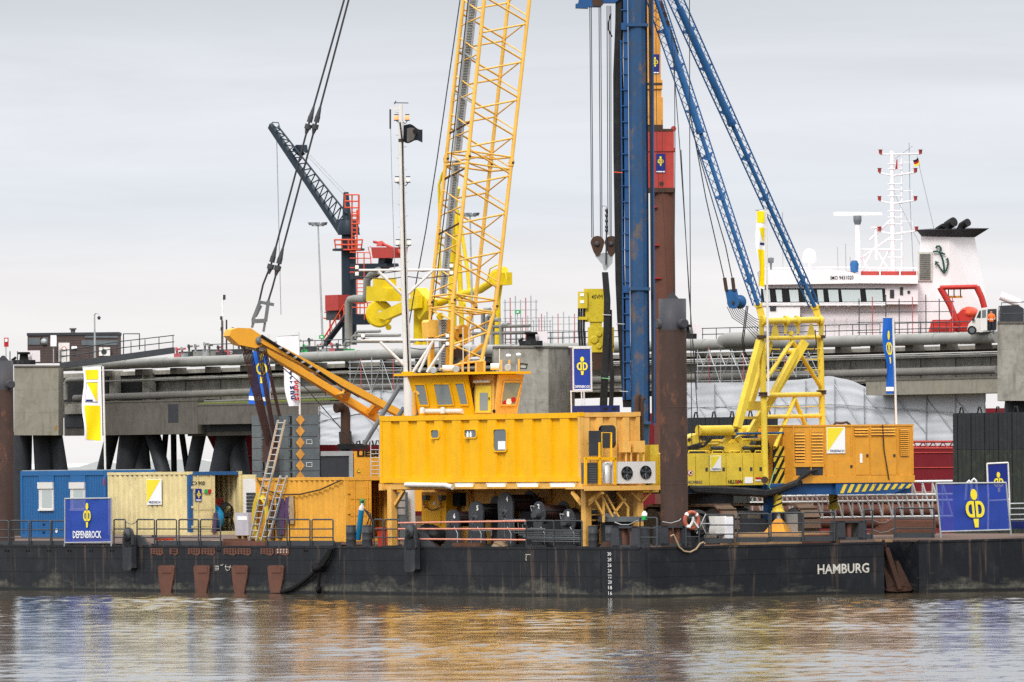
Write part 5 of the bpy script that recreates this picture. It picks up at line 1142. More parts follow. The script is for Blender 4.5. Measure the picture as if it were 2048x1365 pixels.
MB().bb((SH-2.8,SH-1.5),(vz(1505,900,SH)[0],vz(1560,900,SH)[0]),(zh0,vz(1540,878,SH)[1])).build('rear_frame','rig_yellow',rc)
MB().lathe(q(1510,893,SH-1.6),SD,[(-.3,.33),(.5,.33)],18).build('winch_drum','dark_steel',rc)
# arm running forward to the leader
for a,b,w in (((1300,925),(1378,890),.3),((1305,965),(1380,930),.25)): MB().beam(Bs(*a,SH-1.2),Bs(*b,SH-1.2),w,w).build('leader_arm','rig_yellow',rc)
boxpx_s(rc,'leader_bracket','rig_yellow',SH-.8,1300,890,1318,985,.8)
# gantry
YL, YR = depth(-5.25,9.0), depth(-7.6,13.1)
def GL(x,y): return W(x,y,YL)
def GR(x,y): return W(x,y,YR)
def GM(x,y): return W(x,y,YL+(YR-YL)*(x-1528)/115)
def gt(pts,r,name='gantry_tube',m='rig_yellow',n=10): return MB().tube(pts,r,n).build(name,m,rc)
gt([GL(1523,676),GL(1527,791),GL(1531,966)],.125,'gantry_leg'); gt([GR(1640,672),GR(1643,776),GR(1646,900),GR(1648,966)],.125,'gantry_leg')
for y,x0,x1,r in ((677,1534,1640,.085),(791,1530,1643,.095),(834,1532,1645,.085),(704,1572,1602,.08)): gt([GM(x0,y),GM(x1,y-2)],r)
for a,b in (((1584,682),(1534,757)),((1584,682),(1643,777)),((1589,797),(1550,895)),((1589,797),(1611,852)),((1530,758),(1548,738))): gt([GM(*a),GM(*b)],.085,'gantry_diagonal')
for y in (699,720,741,814,852,870): gt([GM(1531,y),GM(1560 if y<800 else 1585,y)],.022,'rung',n=6); gt([GM(1610,y),GM(1642,y-1)],.022,'rung',n=6)
# inclined legs to the front
for a,b,w,dy in (((1521,681),(1474,856),.24,-.1),((1540,684),(1497,820),.2,1.2),((1610,684),(1500,868),.26,2.2),((1594,700),(1545,790),.2,2.0)):
    MB().beam(W(*a,YL+dy),W(*b,YL-1.0+dy),w,w*1.1).build('inclined_leg','rig_yellow',rc)
MB().beam(GL(1500,812),W(1525,812,YL+1),.2,.35).build('cross_beam','rig_yellow',rc); MB().beam(GL(1478,836),W(1526,836,YL+1),.1,.1).build('cross_beam','rig_yellow',rc)
for x,y in ((1527,789),(1643,785)): MB().lathe(GM(x,y),ZD,[(-.08,.2),(-.02,.2),(0,.16),(.02,.2),(.08,.2)],14).build('leg_flange','cable_brown',rc)
gt([GM(1524,643),GM(1644,640)],.12,'head_shaft')
for x in (1526,1572,1594,1640): MB().lathe(GM(x,642),(1,.5,0),[(-.06,.2),(.06,.2)],14).build('shaft_collar','rig_yellow',rc)
for x in (1551,1623): MB().prism([GM(x-10,676),GM(x+9,676),GM(x+2,648),GM(x-3,648)],(0,.3,0)).build('gusset','rig_yellow',rc)
for x in (1570,1595): MB().prism([GM(x-4,640),GM(x-1,634),GM(x+4,635),GM(x+5,650),GM(x+4,668),GM(x-2,669),GM(x-1,655)],(0,.3,0)).build('hook_lug','rig_yellow',rc)
for x in (1523,1642): MB().prism([GM(x-5,638),GM(x+6,638),GM(x+5,672),GM(x-4,672)],(0,.3,0)).build('leg_head','rig_yellow',rc); MB().lathe(GM(x,674),ZD,[(-.06,.18),(.06,.18)],12).build('leg_flange','cable_brown',rc)
MB().lathe(GM(1582,667),(0,-1,0),[(0,.1),(.15,.1),(.15,.06)],12).build('hook_eye','rig_yellow',rc)
gt([GL(1531,966),GL(1530,968)],.17,'leg_pin'); MB().lathe(GL(1530.5,960),(-.2,-1,0),[(0,.13),(.2,.13)],14).build('leg_pin','cable_brown',rc)
# blue lattice stays
def stay(top, bot, name_lab, thick, YT, Yb, cap):
    t = thing('lattice_stay',name_lab,'stay',W(*bot[1],Yb),'blue lattice stays of the leader')
    def pt(f_,k,d=0):               # f along, k = -1 left, 0 tube, 1 right
        a,b = top[k+1],bot[k+1]; return W(a[0]+(b[0]-a[0])*f_, a[1]+(b[1]-a[1])*f_, YT+(Yb-YT)*f_+d)
    MB().tube([pt(0,0),pt(.5,0),pt(1,0)],.085,10).build('main_tube','stay_blue',t)
    for a,b,r in thick: MB().tube([pt(a,0),pt(b,0)],r,12).build('cylinder','stay_blue',t); MB().tube([pt(b,0),pt(b+.012,0)],r*1.25,12).build('cylinder_end','rig_blue',t)
    for k in (-1,1): MB().tube([pt(0,k,.15),pt(1,k,.15)],.030,6).build('chord','stay_blue',t)
    n = 36
    for i in range(n):
        f0,f1,fm = i/n,(i+1)/n,(i+.5)/n
        for k in (-1,1):
            MB().tube([pt(f0,k,.15),pt(f1,0)],.012,4).build('lacing','stay_blue',t); MB().tube([pt(f1,k,.15),pt(f0,0)],.012,4).build('lacing','rig_blue',t)
    for f_ in (.12,.24,.38,.53,.66,.93):
        c0,c1 = pt(f_-.012,-1,.15),pt(f_-.028,1,.15); c2_ = pt(f_,0,-.15); MB().prism([c0,c1,c2_],ZD*-.04).build('diaphragm','rig_blue',t)
    MB().prism([W(cap[0]-7,cap[1]-2,Yb),W(cap[0]+11,cap[1]-7,Yb),W(cap[0]+8,cap[1]+2,Yb),W(cap[0]-3,cap[1]+4,Yb)],(0,.4,0)).build('end_plate','rig_yellow',t)
    MB().beam(W(cap[0]+3,cap[1],Yb+.2),W(cap[0]+10,cap[1]+27,Yb+.2),.3,.26).build('foot','rig_yellow',t)
LYY = lY+.6
stay([(1291,-4),(1311,-4),(1326,-4)],[(1506,612),(1516,610),(1525,607)],'left blue lattice stay running up to the leader',((0.10,.43,.135),),LYY,YL,(1515,612))
stay([(1333,-4),(1350,-4),(1366,-4)],[(1619,616),(1629,613),(1638,610)],'right blue lattice stay running up to the leader',((0.03,.40,.14),),LYY,YR,(1628,616))
# red brown backing strut near the top of the left stay
g = MB().beam(W(1318,2,LYY+.5),W(1352,108,LYY+1),.18,.18); tag(g.build('rusty_strut','cable_brown'),'rust brown strut behind the top of the left blue stay','strut')
# luffing block and ropes
lb = thing('pulley_block','blue pulley block with rope fan beside the gantry','pulley',W(1467,618,YL))
def KW(x,y,d=0): return W(x,y,YL+d)
MB().lathe(KW(1466,604,-.1),(.5,.8,0),[(0,.27),(.06,.27),(.06,.2),(.5,.2),(.5,.27),(.56,.27)],20).build('sheave','stay_blue',lb); MB().lathe(KW(1466,605,-.14),(-.5,-.8,0),[(0,.06),(.05,.06)],10).build('pin','dark_steel',lb)
MB().prism([KW(*p) for p in ((1450,580),(1474,578),(1478,600),(1462,612),(1455,606))],(0,.15,0)).build('cheek','stay_blue',lb)
for a,b in (((1449,556),(1453,582)),((1465,556),(1468,582))): MB().tube([KW(*a),KW(*b)],.07,8).build('rope_socket','cable_brown',lb)
for pts in ([(1362,130),(1412,398),(1449,560)],[(1395,300),(1451,492),(1465,560)]): MB().tube([KW(*p) for p in pts],.022,5).build('pendant_rope','wire',lb)
for k in range(8):
    x0,y0_ = 1454+k*3.2,614-k*1.4; MB().tube([KW(x0,y0_),KW(x0+11-k*.3,y0_+22-k),KW(1489+k*3,652-k*2),KW(1516+k*.5,682-k*6)],.014,4).build('luffing_rope','wire',lb)
hl = thing('hanging_ropes','thin ropes hanging from the leader head beside the stays','ropes',KW(1382,900))
for pts in ([(1379,-6),(1379.5,300),(1381,620),(1384,905)],[(1349,100),(1350,300),(1348,590)],[(1342,60),(1360,300),(1381,620),(1400,900)],[(1362,300),(1378,590),(1394,780)]): MB().tube([W(x,y,lY-.5) for x,y in pts],.016,4).build('rope','wire',hl)
for k in range(2): MB().tube([KW(1493+k*3,612,.3),KW(1484+k*3,680,.3),KW(1487+k*3,705,.3),KW(1500,720,.3),KW(1518,720,.3)],.022,5).build('rope','hose_black',hl)
MB().tube([KW(1630,660,3),KW(1633,690,3),KW(1622,712,3),KW(1612,715,3)],.022,5).build('rope','hose_black',hl)
# ---- hazard plate and power pack
hz = thing('hazard_panel','yellow and black diagonal hazard panel left of the power pack','panel',Bs(1562,968,SH-.2))
sz = SH-.25; za,zb2 = vz(1560,893,sz)[1],vz(1560,967,sz)[1]; v0_,v1_ = vz(1547,930,sz)[0],vz(1583,930,sz)[0]; w_,h_ = v1_-v0_, za-zb2
MB().bb((sz-.06,sz-.006),(v0_,v1_),(zb2,za)).build('backing','stripe_black',hz)
per = .30; sl = .62
for i in range(-7,7):
    pts = []                          # clip stripe to the panel
    for y in [j/12*h_ for j in range(13)]:
        xa = max(0,min(w_,i*per+y*sl)); xb = max(0,min(w_,i*per+per*.5+y*sl)); pts.append((xa,xb,y))
    pts = [p for p in pts if p[1]-p[0] > .012]
    if len(pts) > 1: MB().prism([B(sz,v0_+a,zb2+y) for a,b,y in pts]+[B(sz,v0_+b,zb2+y) for a,b,y in reversed(pts)],SD*.012).build('yellow_stripe','rig_yellow',hz)
for y in (914,938): z = vz(1560,y,sz)[1]; MB().bb((sz+.013,sz+.03),(v0_,v1_),(z,z+.03)).build('panel_joint','dark_steel',hz)
SP = SH+.35
pk = thing('power_pack','worn orange power pack with louvres on a blue counterweight frame','power pack',Bs(1700,965,SP))
vp0,zp1 = vz(1586,853,SP); vp1,zp0 = vz(1827,962,SP)
MB().bb((SP-2.4,SP),(vp0,vp1),(zp0+.03,zp1)).build('casing','pack_orange',pk)
MB().bb((SP-2.45,SP+.03),(vp0-.04,vp1+.04),(zp0-.05,zp0+.22)).build('base_frame','pack_orange',pk)
MB().bb((SP-2.45,SP+.03),(vp0-.03,vp1+.03),(zp1-.02,zp1+.05)).build('roof','pack_orange',pk)
for a in (1586,1620,1650,1702,1740,1794,1824):
    v = vz(a,900,SP)[0]; MB().bb((SP+.002,SP+.03),(v,v+.05),(zp0+.25,zp1-.03)).build('frame_post','pack_orange',pk)
def louv(x0,x1,y0,y1,n,vert=False):
    a,z1 = vz(x0,y0,SP); b,z0 = vz(x1,y1,SP); bo = MB().bb((SP+.002,SP+.012),(a,b),(z0,z1)).build('louver_back','cable_brown',pk)
    for i in range(n):
        if not vert: z = z0+(z1-z0)*(i+.15)/n; h = (z1-z0)/n*.62; MB().hexa([B(SP+.013,a,z),B(SP+.07,a,z),B(SP+.07,b,z),B(SP+.013,b,z),B(SP+.013,a,z+h),B(SP+.03,a,z+h),B(SP+.03,b,z+h),B(SP+.013,b,z+h)]).build('louver','pack_orange',bo)
louv(1589,1609,866,925,10); louv(1622,1645,866,926,10); louv(1708,1735,856,872,3); louv(1741,1789,855,871,3); louv(1799,1817,858,912,14)
a,z1 = vz(1652,855,SP); b,z0 = vz(1689.5,907,SP); tri_board(pk,B(SP+.005,a,z0),VD,ZD,b-a,z1-z0,'FREDRICH',SD,fs=.09)
for x0,y0_,x1,y1_ in ((1668,919,1706,953),(1710,878,1738,950),(1742,878,1792,950)):
    a,z1 = vz(x0,y0_,SP); b,z0 = vz(x1,y1_,SP); d = MB().bb((SP+.003,SP+.022),(a,b),(z0,z1)).build('door','pack_orange',pk); MB().bb((SP+.023,SP+.05),(b-.14,b-.05),((z0+z1)/2,(z0+z1)/2+.1)).build('latch','slate',d)
boxpx_s(pk,'bay','slate',SP+.006,1592,934,1646,951,.02); boxpx_s(pk,'cross_bar','pack_orange',SP+.05,1588,926,1648,934,.05)
boxpx_s(pk,'label','print_white',SP+.04,1720,908,1725,926,.015)
for k in range(4): MB().tube([Bs(1634-k*2,940,SP+.1),Bs(1615,944+k*2,SP+.2),Bs(1600,956+k,SP+.15),Bs(1590+k*5,972,SP+.1)],.06,7).build('hose','hose_black',pk)
MB().tube([Bs(1765,850,SP+.05),Bs(1768,900,SP+.06),Bs(1778,960,SP+.06)],.025,5).build('stay_cable','cable_brown',pk)
MB().tube([Bs(1668,850,SP-.6),Bs(1672,846,SP-.6),Bs(1682,847,SP-.6),Bs(1694,845,SP-.6),Bs(1700,850,SP-.6)],.05,6).build('rope_coil','cable_brown',pk)
# blue sub frame with chevrons, jacks
fv0 = vz(1528,980,SH)[0]; fz1 = vz(1600,968,SH+.2)[1]; fz0 = vz(1600,990,SH+.2)[1]; fv1 = vz(1822,980,SH+.2)[0]
MB().bb((SH-2.0,SH+.2),(fv0,fv1),(fz0,fz1)).build('counterweight_frame','rig_blue',pk)
for i in range(10):
    x = 1682+i*14.5; y0_,y1_ = 969,987-i*1.1; q4 = [Bs(x+6,y0_-i*.1,SH+.36),Bs(x+13,y0_-i*.1,SH+.36),Bs(x+5,y1_,SH+.36),Bs(x-2,y1_,SH+.36)]; MB().prism(q4,-SD*.012).build('chevron','rig_yellow',pk)
MB().prism([Bs(1672,966,SH+.34),Bs(1820,966,SH+.34),Bs(1818,975,SH+.34),Bs(1786,988,SH+.34),Bs(1672,990,SH+.34)],-SD*.12).build('chevron_plate','rig_blue',pk)
def jack(px,y0,y1,y2,y3,s,lab):
    t = thing('outrigger_jack',lab,'jack',Bs(px,y3,s),'hazard striped outrigger jacks')
    a,b = Bs(px,y0,s),Bs(px+1,y1,s); d = (a-b); L_ = d.length; r = .17
    MB().tube([b,a],r,18).build('sleeve','rig_yellow',t)
    for k in range(4):
        z = k*L_/4
        mb = MB(); pts = []
        for i in range(13):
            an = -pi/2-1.3+2.6*i/12; pts.append((an, z+.09*(i/6)))
        for (a0,z0),(a1,z1) in zip(pts[:-1],pts[1:]):
            if z1+.07 < L_: mb.add([b+Vector((cos(a0)*r*1.02,sin(a0)*r*1.02,z0)),b+Vector((cos(a1)*r*1.02,sin(a1)*r*1.02,z1)),b+Vector((cos(a1)*r*1.02,sin(a1)*r*1.02,z1+.07)),b+Vector((cos(a0)*r*1.02,sin(a0)*r*1.02,z0+.07))],[(0,1,2,3)])
        if mb.v: mb.build('black_stripe','stripe_black',t)
    MB().lathe(b-ZD*.18,ZD,[(0,.26),(.06,.26),(.08,.22),(.18,.22)],16).build('collar','rig_yellow',t)
    c = Bs(px+2,y2,s); MB().tube([b-ZD*.18,c],.09,12).build('rod','alu',t)
    if y3>y2+4:
        zz = dz(10)+.12; h = c.z-zz; mb = MB(); base=[Vector((c.x-.62,c.y-.62,zz)),Vector((c.x+.62,c.y-.62,zz)),Vector((c.x+.62,c.y+.62,zz)),Vector((c.x-.62,c.y+.62,zz))]; tp=[Vector((c.x-.12,c.y-.12,c.z)),Vector((c.x+.12,c.y-.12,c.z)),Vector((c.x+.12,c.y+.12,c.z)),Vector((c.x-.12,c.y+.12,c.z))]
        R = Matrix.Rotation(-radians(25),3,'Z'); base=[R@(p-c)+c for p in base]; mb.hexa(base+tp).build('foot_pyramid','pack_orange',t)
        MB().prism([base[0]-ZD*.11,base[1]-ZD*.11,base[2]-ZD*.11,base[3]-ZD*.11],ZD*.105).build('foot_pad','wood',t)
jack(1555,978,1016,1038,1062,SH+.1,'hazard striped outrigger jack with orange pyramid foot')
jack(1666,986,1010,1032,1034,SH-1.2,'hazard striped outrigger jack below the power pack')
for k in range(3): MB().tube([Bs(1378+k*4,976+k*3,SH+.25),Bs(1450,978+k*4,SH+.3),Bs(1530,984+k*3,SH+.3),Bs(1560,978+k*2,SH+.4),Bs(1600,962+k*2,SH+.4)],.1,8).build('hose_bundle','hose_black',rc)
for a,b in (((1551,936),(1538,975)),((1538,975),(1549,988))): MB().tube([Bs(*a,SH+.4),Bs(*b,SH+.4)],.02,5).build('green_strap','lime_string',rc)
MB().bb((SH-2.6,SH-.4),(vA+.2,vB+1.2),(zh0-.28,zh0-.01)).build('slew_frame','rig_blue',rc)
MB().lathe(B(SH-1.6,(vA+vB)/2+.5,DZ+.85),ZD,[(0,1.1),(zh0-.3-DZ-.85,1.1)],28).build('slew_ring','slate',rc)
boxpx_s(rc,'leg_plate','rig_blue',SH-.3,1535,990,1548,1040,.3)
# crawler tracks along s, each shoe its own plate
def track(v0,v1,sR,ln_,h,lab):
    n = 34; r = h/2; zc = DZ+.10+r; L2 = ln_-2*r; per_ = 2*L2+2*pi*r
    for i in range(n):
        d = per_*i/n
        if d < L2: s,z,an = sR-r-d, zc+r, 0
        elif d < L2+pi*r: a = (d-L2)/r; s,z,an = sR-r-L2-r*sin(a), zc+r*cos(a), a
        elif d < 2*L2+pi*r: s,z,an = sR-r-L2+(d-L2-pi*r), zc-r, pi
        else: a = (d-2*L2-pi*r)/r; s,z,an = sR-r+r*sin(a), zc-r*cos(a), pi+a
        nx,nz = -sin(an),cos(an); tx,tz = cos(an),sin(an)
        c = B(s,(v0+v1)/2,z); T = SD*(per_/n*.46*tx)+ZD*(per_/n*.46*tz); NN = (SD*nx+ZD*nz)
        mb = MB(); mb.obox(c,T,VD*((v1-v0)/2),NN*.03); mb.obox(c+T*.8+NN*.05,T*.18,VD*((v1-v0)/2),NN*.03); mb.build('track_shoe','track_brown',rc)
    MB().bb((sR-r-L2-.1,sR-r+.1),(v0+.06,v1-.06),(DZ+.16,DZ+h-.12)).build('track_frame','grey_steel',rc)
    for k in range(2): c = B(sR-r-k*L2,v0+.04,zc); MB().lathe(c,VD,[(0,r*.86),(v1-v0-.08,r*.86)],20).build('idler_wheel','dark_steel',rc)
    for k in range(3): MB().bb((sR-r-.6-k*1.25,sR-r-.0-k*1.25+.3),(v0+.035,v0+.058),(DZ+.3,DZ+h-.25)).build('side_cover','galv',rc)
sRt = -4.3; v1_t = vz(1478,1040,sRt)[0]-.8; track(v1_t,v1_t+.8,sRt,5.6,1.42,'near')
v2_t = vz(1640,1030,sRt)[0]-.8; track(v2_t,v2_t+.8,sRt,5.6,1.42,'far')
MB().bb((sRt-4.2,sRt-1.6),(v1_t+.85,v2_t-.05),(DZ+.5,DZ+1.0)).build('car_body','slate',rc)
# ------------------------------------------------------------------ the jetty far behind
VJ = 200.0
def J(px,py,dv=0): return Bv(px,py,VJ+dv)
def js(px,py,dv=0): return sv(px,py,VJ+dv)
def jbox(t,name,m,px0,y0,px1,y1,dv=0,dep=3.0):        # slab parallel to the jetty, given by two corners in the photo
    a,z1 = js(px0,y0,dv); b,z0 = js(px1,y1,dv); return MB().bb((a,b),(VJ+dv,VJ+dv+dep),(z0,z1)).build(name,m,t)
def jpoly(t,name,m,pts,dv=0,dep=.5): return MB().prism([J(x,y,dv) for x,y in pts],VD*dep).build(name,m,t)
def jtube(t,name,m,pts,r,dv=0,n=8): return MB().tube([J(x,y,dv) for x,y in pts],r,n).build(name,m,t)
def ytop(px):                                            # line of the big pipe along the trestle
    return 722-(px-240)*(722-694)/(1000-240) if px < 1000 else 694-(px-1000)*(694-668)/990
jt = thing('jetty_trestle','long concrete jetty trestle with grey pipelines behind the barge','jetty',J(1000,1000)*1.0)
jt.location = (J(1000,950).x,J(1000,950).y,0); BASE[jt.name] = Vector(jt.location)
def along(name,m,x0,x1,d0,d1,dv,dep,parts=1):
    for k in range(parts):
        a = x0+(x1-x0)*k/parts; b = x0+(x1-x0)*(k+1)/parts
        p = [J(a,ytop(a)+d0,dv),J(b-.4,ytop(b)+d0,dv),J(b-.4,ytop(b)+d1,dv),J(a,ytop(a)+d1,dv)]
        MB().prism(p,VD*dep).build(name,m,jt)
def pipe(name,m,x0,x1,d,r,dv,n=14,seg=6):
    pts = [J(x0+(x1-x0)*k/seg,ytop(x0+(x1-x0)*k/seg)+d,dv) for k in range(seg+1)]; return MB().tube(pts,r,n).build(name,m,jt)
along('deck_slab','concrete',120,2060,22,30,1.5,9,8)
along('girder','concrete',240,2060,44,94,2.2,1.2,14)
along('girder_flange','concrete',240,2060,36,43,1.6,1.5,8)
along('lower_ledge','concrete',300,2060,88,96,1.9,1.6,10)
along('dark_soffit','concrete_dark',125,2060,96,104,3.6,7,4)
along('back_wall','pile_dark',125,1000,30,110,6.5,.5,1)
pipe('main_pipeline','pipe_grey',128,1995,7,.42,-.2,16,10)
pipe('lower_pipeline','pipe_dull',150,1995,72,.30,.3,14,10)
pipe('handrail_pipe','pipe_grey',200,1995,40,.07,-.2,8,8)
pipe('cable_tray','pipe_dull',150,1995,88,.12,.2,8,8)
for k in range(24):
    x = 150+k*77; pipe('pipe_clad','pipe_grey',x,x+30,7,.445,-.2,16,1)
for k in range(26):
    x = 200+k*70; jbox(jt,'pipe_support','concrete_dark',x,ytop(x)+18,x+8+(k*7)%9,ytop(x)+30,.2,1.0); jbox(jt,'girder_joint','concrete_dark',x+30,ytop(x)+45,x+32,ytop(x)+90,2.17,.1)
for x in (380,470,660,1060,1700,1845,1990): jpoly(jt,'bracket','rubber',((x,ytop(x)+92),(x+32,ytop(x)+92),(x+32,ytop(x)+106),(x+26,ytop(x)+106),(x+26,ytop(x)+97),(x+6,ytop(x)+97),(x+6,ytop(x)+106),(x,ytop(x)+106)),.5,.8)
# cross heads
def block(lab,px0,y0,px1,y1,dv,dep,m='concrete',px2=None,name='pier_block'):
    t = thing(name,lab,'pier',J((px0+px1)/2,y1,dv),'concrete pier blocks of the jetty')
    if px2 is None:
        a,z1 = js(px0,y0,dv); b,z0 = js(px1,y1,dv); MB().bb((a,b),(VJ+dv,VJ+dv+dep),(z0,z1)).build('block',m,t)
        MB().bb((a-.05,b+.05),(VJ+dv-.05,VJ+dv+dep),(z1+.002,z1+.14)).build('cap_edge','concrete_dark',t); return t
    Y = J((px0+px1)/2,y0,dv).y; k = Y/FPX; ext = Vector(((px2-px1)*k+(px1-CX)*k*dep/Y,dep,0))
    p = [W(px0,y0,Y),W(px1,y0,Y),W(px1,y1,Y),W(px0,y1,Y)]
    nx = max(1,round((px1-px0)/60)); ny = max(1,round((y1-y0)/45))       # formwork lifts, each its own panel
    for i in range(nx):
        for j in range(ny):
            f = lambda u,v: p[0].lerp(p[1],u).lerp(p[3].lerp(p[2],u),v)
            e = .0006; MB().prism([f(i/nx+e,j/ny+e),f((i+1)/nx-e,j/ny+e),f((i+1)/nx-e,(j+1)/ny-e),f(i/nx+e,(j+1)/ny-e)],(0,.14,0)).build('formwork_panel',m,t)
    MB().prism([q+Vector((0,.12,0)) for q in p],ext).build('block',m,t)
    c = [q+Vector((0,-.08,0)) for q in p]; MB().prism([c[0]+ZD*.16,c[1]+ZD*.16,c[1]+ZD*.004,c[0]+ZD*.004],ext).build('cap_edge','concrete_dark',t); return t
block('mossy concrete pier block at the far left of the jetty',28,735,117,871,-8,5,'concrete_moss',127)
block('tall grey concrete pier block behind the wheelhouse',985,697,1097,850,-6,5,'concrete',1150)
block('big concrete pier block at the right picture edge',1995,648,2120,802,-8,5,'concrete',2125)
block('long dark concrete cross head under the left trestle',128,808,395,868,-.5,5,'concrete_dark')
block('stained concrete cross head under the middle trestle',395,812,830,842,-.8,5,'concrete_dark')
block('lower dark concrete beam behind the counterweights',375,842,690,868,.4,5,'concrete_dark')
block('weathered concrete ledge right of the blue flag',1732,763,1995,786,-2.6,4,'concrete_moss')
xh = thing('beam_seat','pale concrete ledge and dark shade plates on the left cross head','pier',J(150,860,-.7))
jbox(xh,'ledge','concrete',129,808,172,828,-.9,.3); jbox(xh,'shade_plate','slate',129,829,165,855,-.6,.08); jbox(xh,'stain','slate',336,809,356,845,-.53,.02); jbox(xh,'shade_plate','slate',384,845,500,862,.3,.08); jbox(xh,'column','concrete',218,742,230,808,1.0,.8); jbox(xh,'column','concrete',284,740,296,806,1.0,.8); jbox(xh,'bay_shade','rubber',130,752,216,806,1.6,.1); jbox(xh,'bay_shade','rubber',232,748,283,804,1.6,.1)  # dark plates put in as painted shade of recesses and open bays
jtube(xh,'bent_pipe','pipe_grey',[(131,800),(131,768),(134,761),(140,760),(172,759)],.2,-1.2,10)
g = MB().prism([J(395,811,-.6),J(690,800,-.6),J(690,795,1.5),J(395,804,1.5)],ZD*.12); tag(g.build('moss_strip','moss'),'strip of green moss on the jetty cross head','moss')['kind']='stuff'
# raking piles under the jetty
rp_ = random.Random(2)
PL_ = [(46,43,38,-6,'first'),(84,92,38,-5,'second'),(108,131,32,-4,'third'),(226,190,28,1.5,'fourth'),(262,246,46,1.5,'fifth'),(276,288,40,2.5,'sixth'),(304,345,30,1.5,'seventh'),(332,318,12,6,'eighth'),(347,349,12,6,'ninth'),(363,384,12,6,'tenth'),(400,370,28,1.5,'eleventh'),(458,428,46,2.2,'twelfth'),(470,490,40,3,'thirteenth'),(600,604,40,2.5,'fourteenth'),(690,700,26,-2,'fifteenth'),(2040,2020,60,-7,'last')]
for xt,xb,w,dd_,o_ in PL_:
    a = J(xt,864 if xt<1500 else 800,dd_); bz = J(xb,1010,dd_); r = w/2*a.y/FPX; d_ = (bz-a); bt = a+d_*((a.z+.5)/-d_.z)
    g = MB().tube([a,bt],r,18); tag(g.build('raking_pile','pile_dark'),'%s black raking pile from the left under the jetty'%o_ if o_!='last' else 'thick black raking pile under the right pier block','pile','raking piles of the jetty')
# railing on the trestle
for i,(x0,x1,n) in enumerate(((1378,1760,14),(1790,1995,8),(120,160,3),(420,700,12),(1010,1240,10))):
    t = thing('jetty_railing',['jetty railing between the gantry and the brown pile','jetty railing left of the white van','short jetty railing on the left pier block','jetty railing behind the orange mast arm','jetty railing right of the wheelhouse'][i],'railing',J((x0+x1)/2,ytop(x0)+5,1.2),'railings on the jetty')
    for d in (-26,-14): jtube(t,'rail','dark_steel',[(x0,ytop(x0)+d),(x1,ytop(x1)+d)],.035,1.2,6)
    for k in range(n+1): x = x0+(x1-x0)*k/n; jtube(t,'rail_post','dark_steel',[(x,ytop(x)-27),(x,ytop(x)+4)],.035,1.2,6)
# white shrouded scaffold under the jetty
def tarp(lab,pts,dv,seed,rows=16,cols=40):
    # pts: outline columns (x, ytop, ybottom)
    t = thing('scaffold_shroud',lab,'scaffold cover',J(pts[0][0],pts[0][2],dv),'white shrouded scaffolds'); r = random.Random(seed); ph = [r.random()*9 for _ in range(8)]
    def fn(u,v):
        x = pts[0][0]+(pts[-1][0]-pts[0][0])*u; i = 0
        while i < len(pts)-2 and x > pts[i+1][0]: i += 1
        f_ = (x-pts[i][0])/(pts[i+1][0]-pts[i][0]); yt = pts[i][1]+(pts[i+1][1]-pts[i][1])*f_; yb = pts[i][2]+(pts[i+1][2]-pts[i][2])*f_
        q = J(x,yt+(yb-yt)*v,dv); rip = .014*sin(v*34+ph[0]+2*sin(u*9+ph[1]))+.010*sin(v*55+u*25+ph[2])+.16*abs(sin(u*(pts[-1][0]-pts[0][0])/48*pi))+.015*sin(u*60+v*12+ph[3]); return q-VD*rip
    MB().grid(fn,int((pts[-1][0]-pts[0][0])/7),rows*2).build('sheeting','tarp',t)
    n = max(2,int((pts[-1][0]-pts[0][0])/58))
    for k in range(n+1):
        u = k/n; jt_ = MB().tube([fn(u,.02)-VD*.12,fn(u,.98)-VD*.12],.05,6); jt_.build('upright','galv',t)
    for k in range(n): MB().tube([fn(k/n,.1)-VD*.14,fn((k+1)/n,.75)-VD*.14],.035,5).build('brace','galv',t)
    MB().tube([fn(0,.4)-VD*.14,fn(.5,.4)-VD*.2,fn(1,.4)-VD*.14],.035,5).build('ledger','galv',t)
tarp('white shrouded scaffold behind the rig gantry',[(1374,766,890),(1500,765,890),(1600,760,890),(1660,752,890),(1700,760,890),(1760,785,892),(1975,787,892)],-1.0,4)
tarp('white shrouded scaffold left of the mast',[(640,812,890),(690,808,890),(700,782,890),(830,781,890)],-1.0,6)
# scaffold towers
def scaffold(lab,x0,x1,y0,y1,nx,ny,dv,r=.04,diag=True,m='galv',m2='pink_red'):
    t = thing('scaffold',lab,'scaffold',J((x0+x1)/2,y1,dv),'tube scaffolds on the jetty')
    for d in (dv,dv+1.5):
        for i in range(nx+1): x = x0+(x1-x0)*i/nx; jtube(t,'standard',m2 if i%3==1 else m,[(x,y0-4*((i*7)%3)),(x+.5,y1)],r,d,5)
        for j in range(ny+1): y = y0+(y1-y0)*(j+.3)/(ny+.6); jtube(t,'ledger',m,[(x0-3,y),(x1+3,y-1)],r*.8,d,5)
    if diag:
        for i in range(nx): xa,xb = x0+(x1-x0)*i/nx, x0+(x1-x0)*(i+1)/nx; jtube(t,'diagonal',m,[(xa,y0 if i%2 else y1),(xb,y1 if i%2 else y0)],r*.8,dv-.1,5)
scaffold('tube scaffold with red couplers left of the mast',700,830,722,785,6,5,-1.2)
scaffold('grey scaffold deck behind the crane boom',1010,1072,600,690,6,5,6,.045,False)
scaffold('low scaffold between boom and yellow hammer',1072,1160,632,692,8,4,6,.04,False)
scaffold('far scaffold rising behind the boom foot',1000,1100,640,692,9,4,9,.035,False)
scaffold('hanging scaffold below the pipe right of the spud pile',1395,1510,700,768,5,3,-1,.045)
scaffold('small scaffold right of the yellow gantry',1545,1640,704,755,4,3,-1,.035)
scaffold('scaffold stair tower in front of the white ship',1718,1905,598,672,7,3,5,.04,False,'dark_steel','pink_red')
